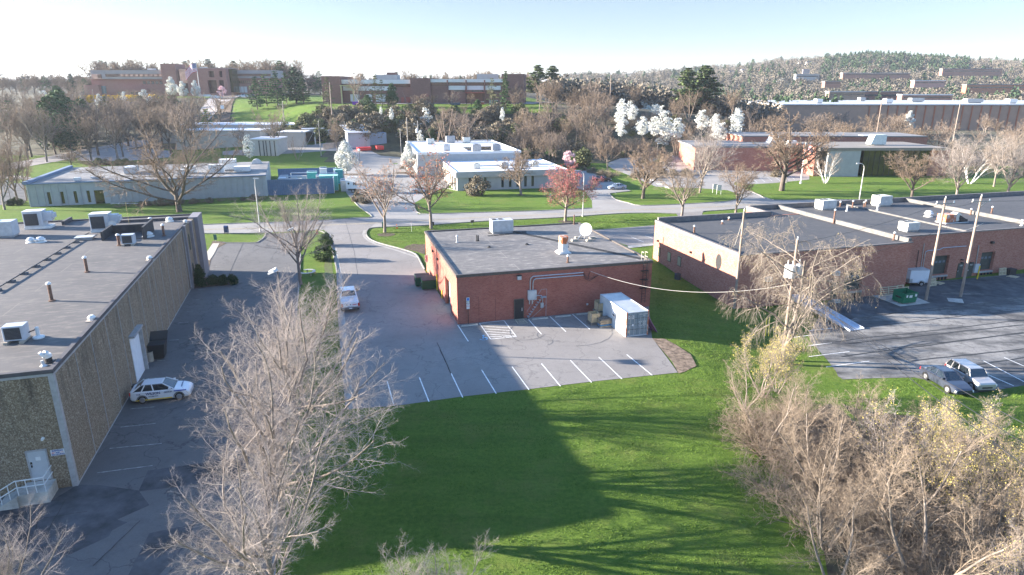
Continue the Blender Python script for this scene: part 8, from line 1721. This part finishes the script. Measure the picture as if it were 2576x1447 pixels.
# brush and trees on the bank in the middle
for i in range(78):
    x=rg.uniform(770,1330); Y=rg.uniform(232,262); k=rg.choice(['brushb','brushb','brushg','brushg','evg','far1']); hh={'brushb':5,'brushg':4.5,'evg':5.5,'far1':8}[k]*rg.uniform(.7,1.2)
    p=GY(x,Y); put(k,p,hh,i*1.3,'bank_bush' if k!='far1' else 'bare_tree','bush in the dark scrub on the bank below the grass strip' if k!='far1' else 'bare tree in the dark scrub on the bank below the grass strip','bush' if k!='far1' else 'tree','bushes of the dark bank scrub' if k!='far1' else 'bare trees of the dark bank scrub',1.3)
for i in range(30):
    x=rg.uniform(600,800); Y=rg.uniform(236,256); p=GY(x,Y); put(rg.choice(['brushb','brushg']),p,rg.uniform(2,4.2),i,'bank_bush','bush in the scrub at the foot of the grass mound','bush','bushes at the foot of the grass mound',1.3)
for i,(x,b,t_) in enumerate(((1120,372,266),(1095,370,262),(1185,374,270),(1160,376,280),(1235,378,300),(1140,362,274),(905,350,310),(930,352,300),(960,352,306),(890,352,316),(1290,350,285),(990,350,312))): tpx(('slim0','slim1','far0')[i%3],x,b,t_,'pale stemmed bare tree at the foot of the wooded bank',name='bare_tree',wide=1.5,rz=i,group='pale stemmed trees at the bank foot')
# dense bare wood to the right of the bank
for i in range(150):
    x=rg.uniform(1300,1900); Y=rg.uniform(205,268); k=('slim0','far0','far2','slim1','far1','far3')[i%6]
    hh=rg.uniform(8,13) if Y>225 else rg.uniform(6,10)
    if 1500<x<1760 and Y<215: continue
    if (1530<x<1690 or 1775<x<1875) and Y<262: continue
    p=GY(x,Y); put(k,p,hh,i*1.9,'bare_tree','bare tree in the dense brown wood on the slope right of the centre','tree','bare trees of the dense slope wood',1.25)
for i in range(46):
    x=rg.uniform(1290,1960); Y=rg.uniform(200,262); p=GY(x,Y)
    lowb=1530<x<1690 or 1775<x<1875
    put(rg.choice(['brushb','brushg']) if lowb else rg.choice(['brushb','brushb','brushg','evg']),p,rg.uniform(1.5,2.4) if lowb else rg.uniform(2.5,5),i,'bank_bush','bush under the dense slope wood right of the centre','bush','bushes under the slope wood',1.3)
for i,(x,b,t_) in enumerate(((1543,290,240),(1565,292,248),(1590,305,262),(1617,318,256),(1645,322,262),(1668,345,278),(1562,352,305),(1580,358,318),(1610,360,302),(1638,362,308),(1668,372,310),(1545,352,312),(1765,330,276),(1800,334,286),(1838,340,292),(1850,352,298),(1798,352,312),(1700,352,296),(1318,352,308),(1858,360,312))): tpx('pearslim',x,b,t_,'white flowering pear tree among the brown slope trees',name='flowering_tree',wide=1.55,rz=i,group='white flowering trees on the slope')
for i in range(16): x=rg.uniform(1535,1680) if i<11 else rg.uniform(1790,1862); b=rg.uniform(292,372); tpx('pearslim',x,b,b-rg.uniform(38,62),'white flowering pear tree among the brown slope trees',name='flowering_tree',wide=1.4,rz=i,group='white flowering trees on the slope')
for i in range(60): x=rg.choice([rg.uniform(1530,1690),rg.uniform(1775,1875)]); p=GY(x,rg.uniform(212,262)); put('brush0' if i%2 else 'slim0',p,rg.uniform(2.5,5.5),i,'bare_sapling','thin bare sapling between the white flowering slope trees','tree','saplings between the white slope trees',1.3)
# trees in front of the brown warehouse
for i in range(64):
    x=rg.uniform(1890,2620); Y=rg.uniform(212,300); k=('far0','far1','far2','far3')[i%4]
    if 2240<x and Y>235 and rg.random()<.5: continue
    p=GY(x,Y); put(k,p,rg.uniform(8,12),i*1.9,'bare_tree','bare tree in the belt in front of the brown warehouse','tree','bare trees in front of the brown warehouse',1.3)
for i in range(26):
    x=rg.uniform(1900,2420); Y=rg.uniform(208,240); p=GY(x,Y); put(rg.choice(['brushb','brushg','brushb']),p,rg.uniform(2,4),i,'bank_bush','bush in the belt in front of the brown warehouse','bush','bushes in front of the brown warehouse',1.3)
tpx('pear1',2282,0,282,'white flowering tree at the foot of the brown warehouse wall',name='flowering_tree',wide=1.1,Y=300)
# shrubs around the lots
for i in range(22):
    q=zO([(1120+i*60,700-abs(i-8)*2)])[0] if i<8 else zO([(1250+(i-8)*95,560+(i-8)*2)])[0]; p=G(q[0],q[1]+2); put(rg.choice(['brushb','brushg','brush1']),p,rg.uniform(1.2,2.2),i,'hedge_bush','scruffy bush in the hedge behind the grey ribbed building','bush','scruffy hedge behind the ribbed building',1.4)
for i in range(16): p=P(300+i*26+rg.uniform(-6,6),522-i*1.4+rg.uniform(-2,2)); put(rg.choice(['brush1','brushb']),p,rg.uniform(.8,1.5),i,'bare_shrub','low bare shrub against the grey ribbed wall','shrub','low shrubs against the ribbed wall',1.5)
for x,y,s in ((100,497,1.1),(112,502,1.1),(88,503,1.0)): put('hedge',P(x-60,y+14),1.2,x,'round_shrub','dark round shrub under the globe lamp','shrub','round shrubs under the globe lamp',1.3)
for x,y,h_,k,l in ((922,512,2.6,'brushb','low orange brown bush beside the box truck'),(1200,492,4.2,'brushb','rusty brown bush at the corner of the white roofed offices'),(900,508,2.2,'brushb','second low orange brown bush beside the box truck'),(1012,432,1.5,'brushg','small green bush on the driveway island')): put(k,P(x,y),h_,1,'brown_bush',l,'bush')
for i in range(14): x,y=lerp((1430,432),(1700,492),i/13); p=P(x,y-6); put('brushb',p,rg.uniform(1.2,2.2),i,'hedge_bush','brown bush in the hedge along the far car park kerb','bush','hedge along the far car park kerb',1.3) if i<6 else None
for i in range(16):
    x,y=lerp((1538,410),(1690,478),i/15); 
    if i%2==0: t=tag(obj('kerb_log',MB().box(-1,1,-.12,.12,0,.3),m_concw,bev=.03),'pale parking bumper in the row along the far car park','wheel stop','parking bumpers of the far car park'); t.location=P(x,y); t.rotation_euler=(0,0,R(-60))
for i in range(40): p=FG2.world((rg.uniform(-62,-4),rg.uniform(-4.,2.5),0)); put(rg.choice(['brushb','brush0']),p,rg.uniform(1.0,3.0),i,'bare_shrub','reddish bare shrub along the low brick office wall','shrub','shrubs along the low brick office',1.2) if i<22 else None
for x,y,l in ((27,503,'white globe lamp by the round shrubs at the left photo edge'),(907,432,'white globe lamp behind the white flowering pear tree')):
    p=P(x,y); t=thing('globe_lamp',l,'lamp post',p); hh=3.6 if x<100 else 6; obj('pole',MB().cyl((0,0,0),(0,0,hh),.06,n=8),m_black,t); obj('globe',MB().lathe([(.02,hh),(.28,hh+.12),(.36,hh+.38),(.28,hh+.64),(.02,hh+.74)],n=14),m_lamp,t)
for x,y,t_,l in ((1649,455,362,'thin dark lamp pole at the left of the far car park'),(1977,460,412,'brown lamp pole with concrete foot by the marked stalls')):
    p=P(x,y); hh=hgt(p,t_); t=thing('lamp_pole',l,'lamp post',p); obj('pole',MB().cyl((0,0,0),(0,0,hh),.08,n=8),m_trimd,t); obj('head',MB().box(-.1,.7,-.15,.15,hh,hh+.15),m_lgrey,t); obj('footing',MB().cyl((0,0,0),(0,0,.8),.3,n=10),m_conc,t)
# ---- the far woods: uncountable masses
def wood_mesh(name,pos,hs,mat,per,size,seed,cone=False,wide=.5):
    rn=np.random.default_rng(seed); pos=np.asarray(pos); n=len(pos); q=rn.normal(size=(n,per,3)); q/=np.linalg.norm(q,axis=2,keepdims=True); q*=rn.uniform(.4,1,(n,per,1))
    hs=np.asarray(hs)[:,None]
    X=pos[:,None,0]+q[:,:,0]*hs*wide; Y_=pos[:,None,1]+q[:,:,1]*hs*wide; Zr=(q[:,:,2]*.5+.5)
    if cone: X=pos[:,None,0]+q[:,:,0]*hs*wide*(1.1-Zr); Y_=pos[:,None,1]+q[:,:,1]*hs*wide*(1.1-Zr)
    Z=pos[:,None,2]+hs*(.15+.85*Zr); pts=np.stack([X,Y_,Z],2).reshape(-1,3)
    return leaf_mesh(name,pts,size,mat,rn)
def scatter(n,x0,x1,Y0,Y1,seed):
    rn=np.random.default_rng(seed); Y=Y0*(Y1/Y0)**rn.uniform(0,1,n); px=rn.uniform(x0,x1,n); X=(px-CX)/F*Y*.96; return np.stack([X,Y,Tn(X,Y)],1)
lf_fw=mat_leaf('far_wood_bare',(.115,.10,.078),(.15,.13,.10),sc=.012,isl=.06); lf_fg=mat_leaf('far_wood_green',(.03,.058,.03),(.055,.09,.04),sc=.03,isl=.1)
def stuff(name,me,label,cat): o=bpy.data.objects.new(name,me); COL.objects.link(o); o['kind']='stuff'; o['label']=label; o['category']=cat; return o
A_=np.concatenate([scatter(3400,1390,2760,480,1300,1),scatter(900,1390,1950,300,520,2),scatter(500,-300,1400,470,1000,3)]); rn=np.random.default_rng(4)
stuff('far_wood',wood_mesh('far_wood',A_,rn.uniform(8,14,len(A_)),lf_fw,110,.45,5,wide=.55),'brown bare woods covering the far hills','woods')
B_=np.concatenate([scatter(560,1400,2760,480,1250,11),scatter(340,2060,2420,900,1180,12),scatter(60,1880,2120,370,470,13)])
stuff('far_evergreens',wood_mesh('far_evergreens',B_,rn.uniform(10,17,len(B_)),lf_fg,130,.6,6,True,.36),'dark evergreens dotted through the far hills','woods')
C_=np.concatenate([scatter(60,2060,2330,430,560,21),scatter(30,1500,2600,450,900,22)])
stuff('far_blossom',wood_mesh('far_blossom',C_,rn.uniform(6,9,len(C_)),lf_pear,110,.45,7,False,.5),'white blossoming trees massed behind the brown warehouse','woods')
for o_ in COL.objects:
    if o_.name.startswith('buds'): o_['kind']='stuff'
# ================================================================ GRASS BLADES on the near lawns
def inpoly(x,y,poly):
    c=np.zeros(len(x),bool); n=len(poly)
    for i in range(n):
        x0,y0=poly[i]; x1,y1=poly[(i+1)%n]; m=((y0>y)!=(y1>y)); c^=m&(x<(x1-x0)*(y-y0)/((y1-y0) if y1!=y0 else 1e-9)+x0)
    return c
def blades(name,pix,dens,h,w,label,seed):
    pl=[(q.x,q.y) for q in [G(*a) for a in pix]]; rn=np.random.default_rng(seed); x0,x1=min(p[0] for p in pl),max(p[0] for p in pl); y0,y1=min(p[1] for p in pl),max(p[1] for p in pl)
    n=int((x1-x0)*(y1-y0)*dens); x=rn.uniform(x0,x1,n); y=rn.uniform(y0,y1,n)
    cl=.5+.5*np.sin(x*1.3+2*np.sin(y*.7))*np.sin(y*1.7+1.5*np.sin(x*.5)); m=inpoly(x,y,pl)&(rn.uniform(0,1,n)<.35+.65*cl); x=x[m];y=y[m]; cl=cl[m]; n=len(x); z=Tn(x,y)
    a=rn.uniform(0,6.28,n); hh=h*rn.uniform(.5,1.3,n)*(.6+.6*cl); lx=rn.normal(0,.5,n)*hh; ly=rn.normal(0,.5,n)*hh; ww=w*rn.uniform(.6,1.3,n)
    V=np.stack([np.stack([x-np.cos(a)*ww,y-np.sin(a)*ww,z],1),np.stack([x+np.cos(a)*ww,y+np.sin(a)*ww,z],1),np.stack([x+lx,y+ly,z+hh],1)],1).reshape(-1,3)
    me=fast_mesh(name,V,(np.arange(n)*3)[:,None]+np.arange(3)[None],MATS['blade']); o=bpy.data.objects.new(name,me); COL.objects.link(o); o['kind']='stuff'; o['label']=label; o['category']='grass'
mat_leaf('blade',(.062,.120,.014),(.125,.20,.03),sc=.6)
MATS['blade']=bpy.data.materials['blade']
blades('grass_blades',[(993,1025),(1165,1001),(1328,983),(1486,964),(1600,952),(1705,941),(1752,924),(1740,885),(1660,850),(1648,780),(1660,680),(1800,760),(1900,815),(1990,850),(2040,880),(1975,1000),(1935,1120),(1930,1520),(690,1520),(716,1200),(740,900),(752,740),(848,740),(858,880),(872,1034)],95,.07,.024,'short grass growing over the big lawn and the strip between the car parks',3)
blades('grass_blades',[(2130,958),(2300,954),(2380,972),(2440,994),(2576,974),(2700,965),(2700,1200),(2540,1140),(2300,1040),(2150,1000)],70,.085,.022,'short grass beside the loading yard at the right',4)
blades('grass_blades',[(940,604),(930,594),(934,580),(1066,570),(1395,551),(1640,539),(1690,542),(1640,565),(1500,573),(1440,560),(1072,600),(1050,634),(985,617)],40,.10,.03,'grass on the verge between the road and the middle building',5)
# ================================================================ AIR
hz,n_,b_=newmat('haze_air'); n_.nodes.remove(b_); pv=n_.nodes.new('ShaderNodeVolumePrincipled'); pv.inputs['Color'].default_value=(.80,.88,1,1); pv.inputs['Density'].default_value=.00010; pv.inputs['Anisotropy'].default_value=.2
n_.links.new(pv.outputs[0],n_.nodes['Material Output'].inputs['Volume'])
hb_=obj('haze',MB().box(-3400,4200,-450,6900,-6,112),hz); hb_['kind']='stuff'; hb_['label']='thin pale air between the camera and the far hills'; hb_['category']='haze'
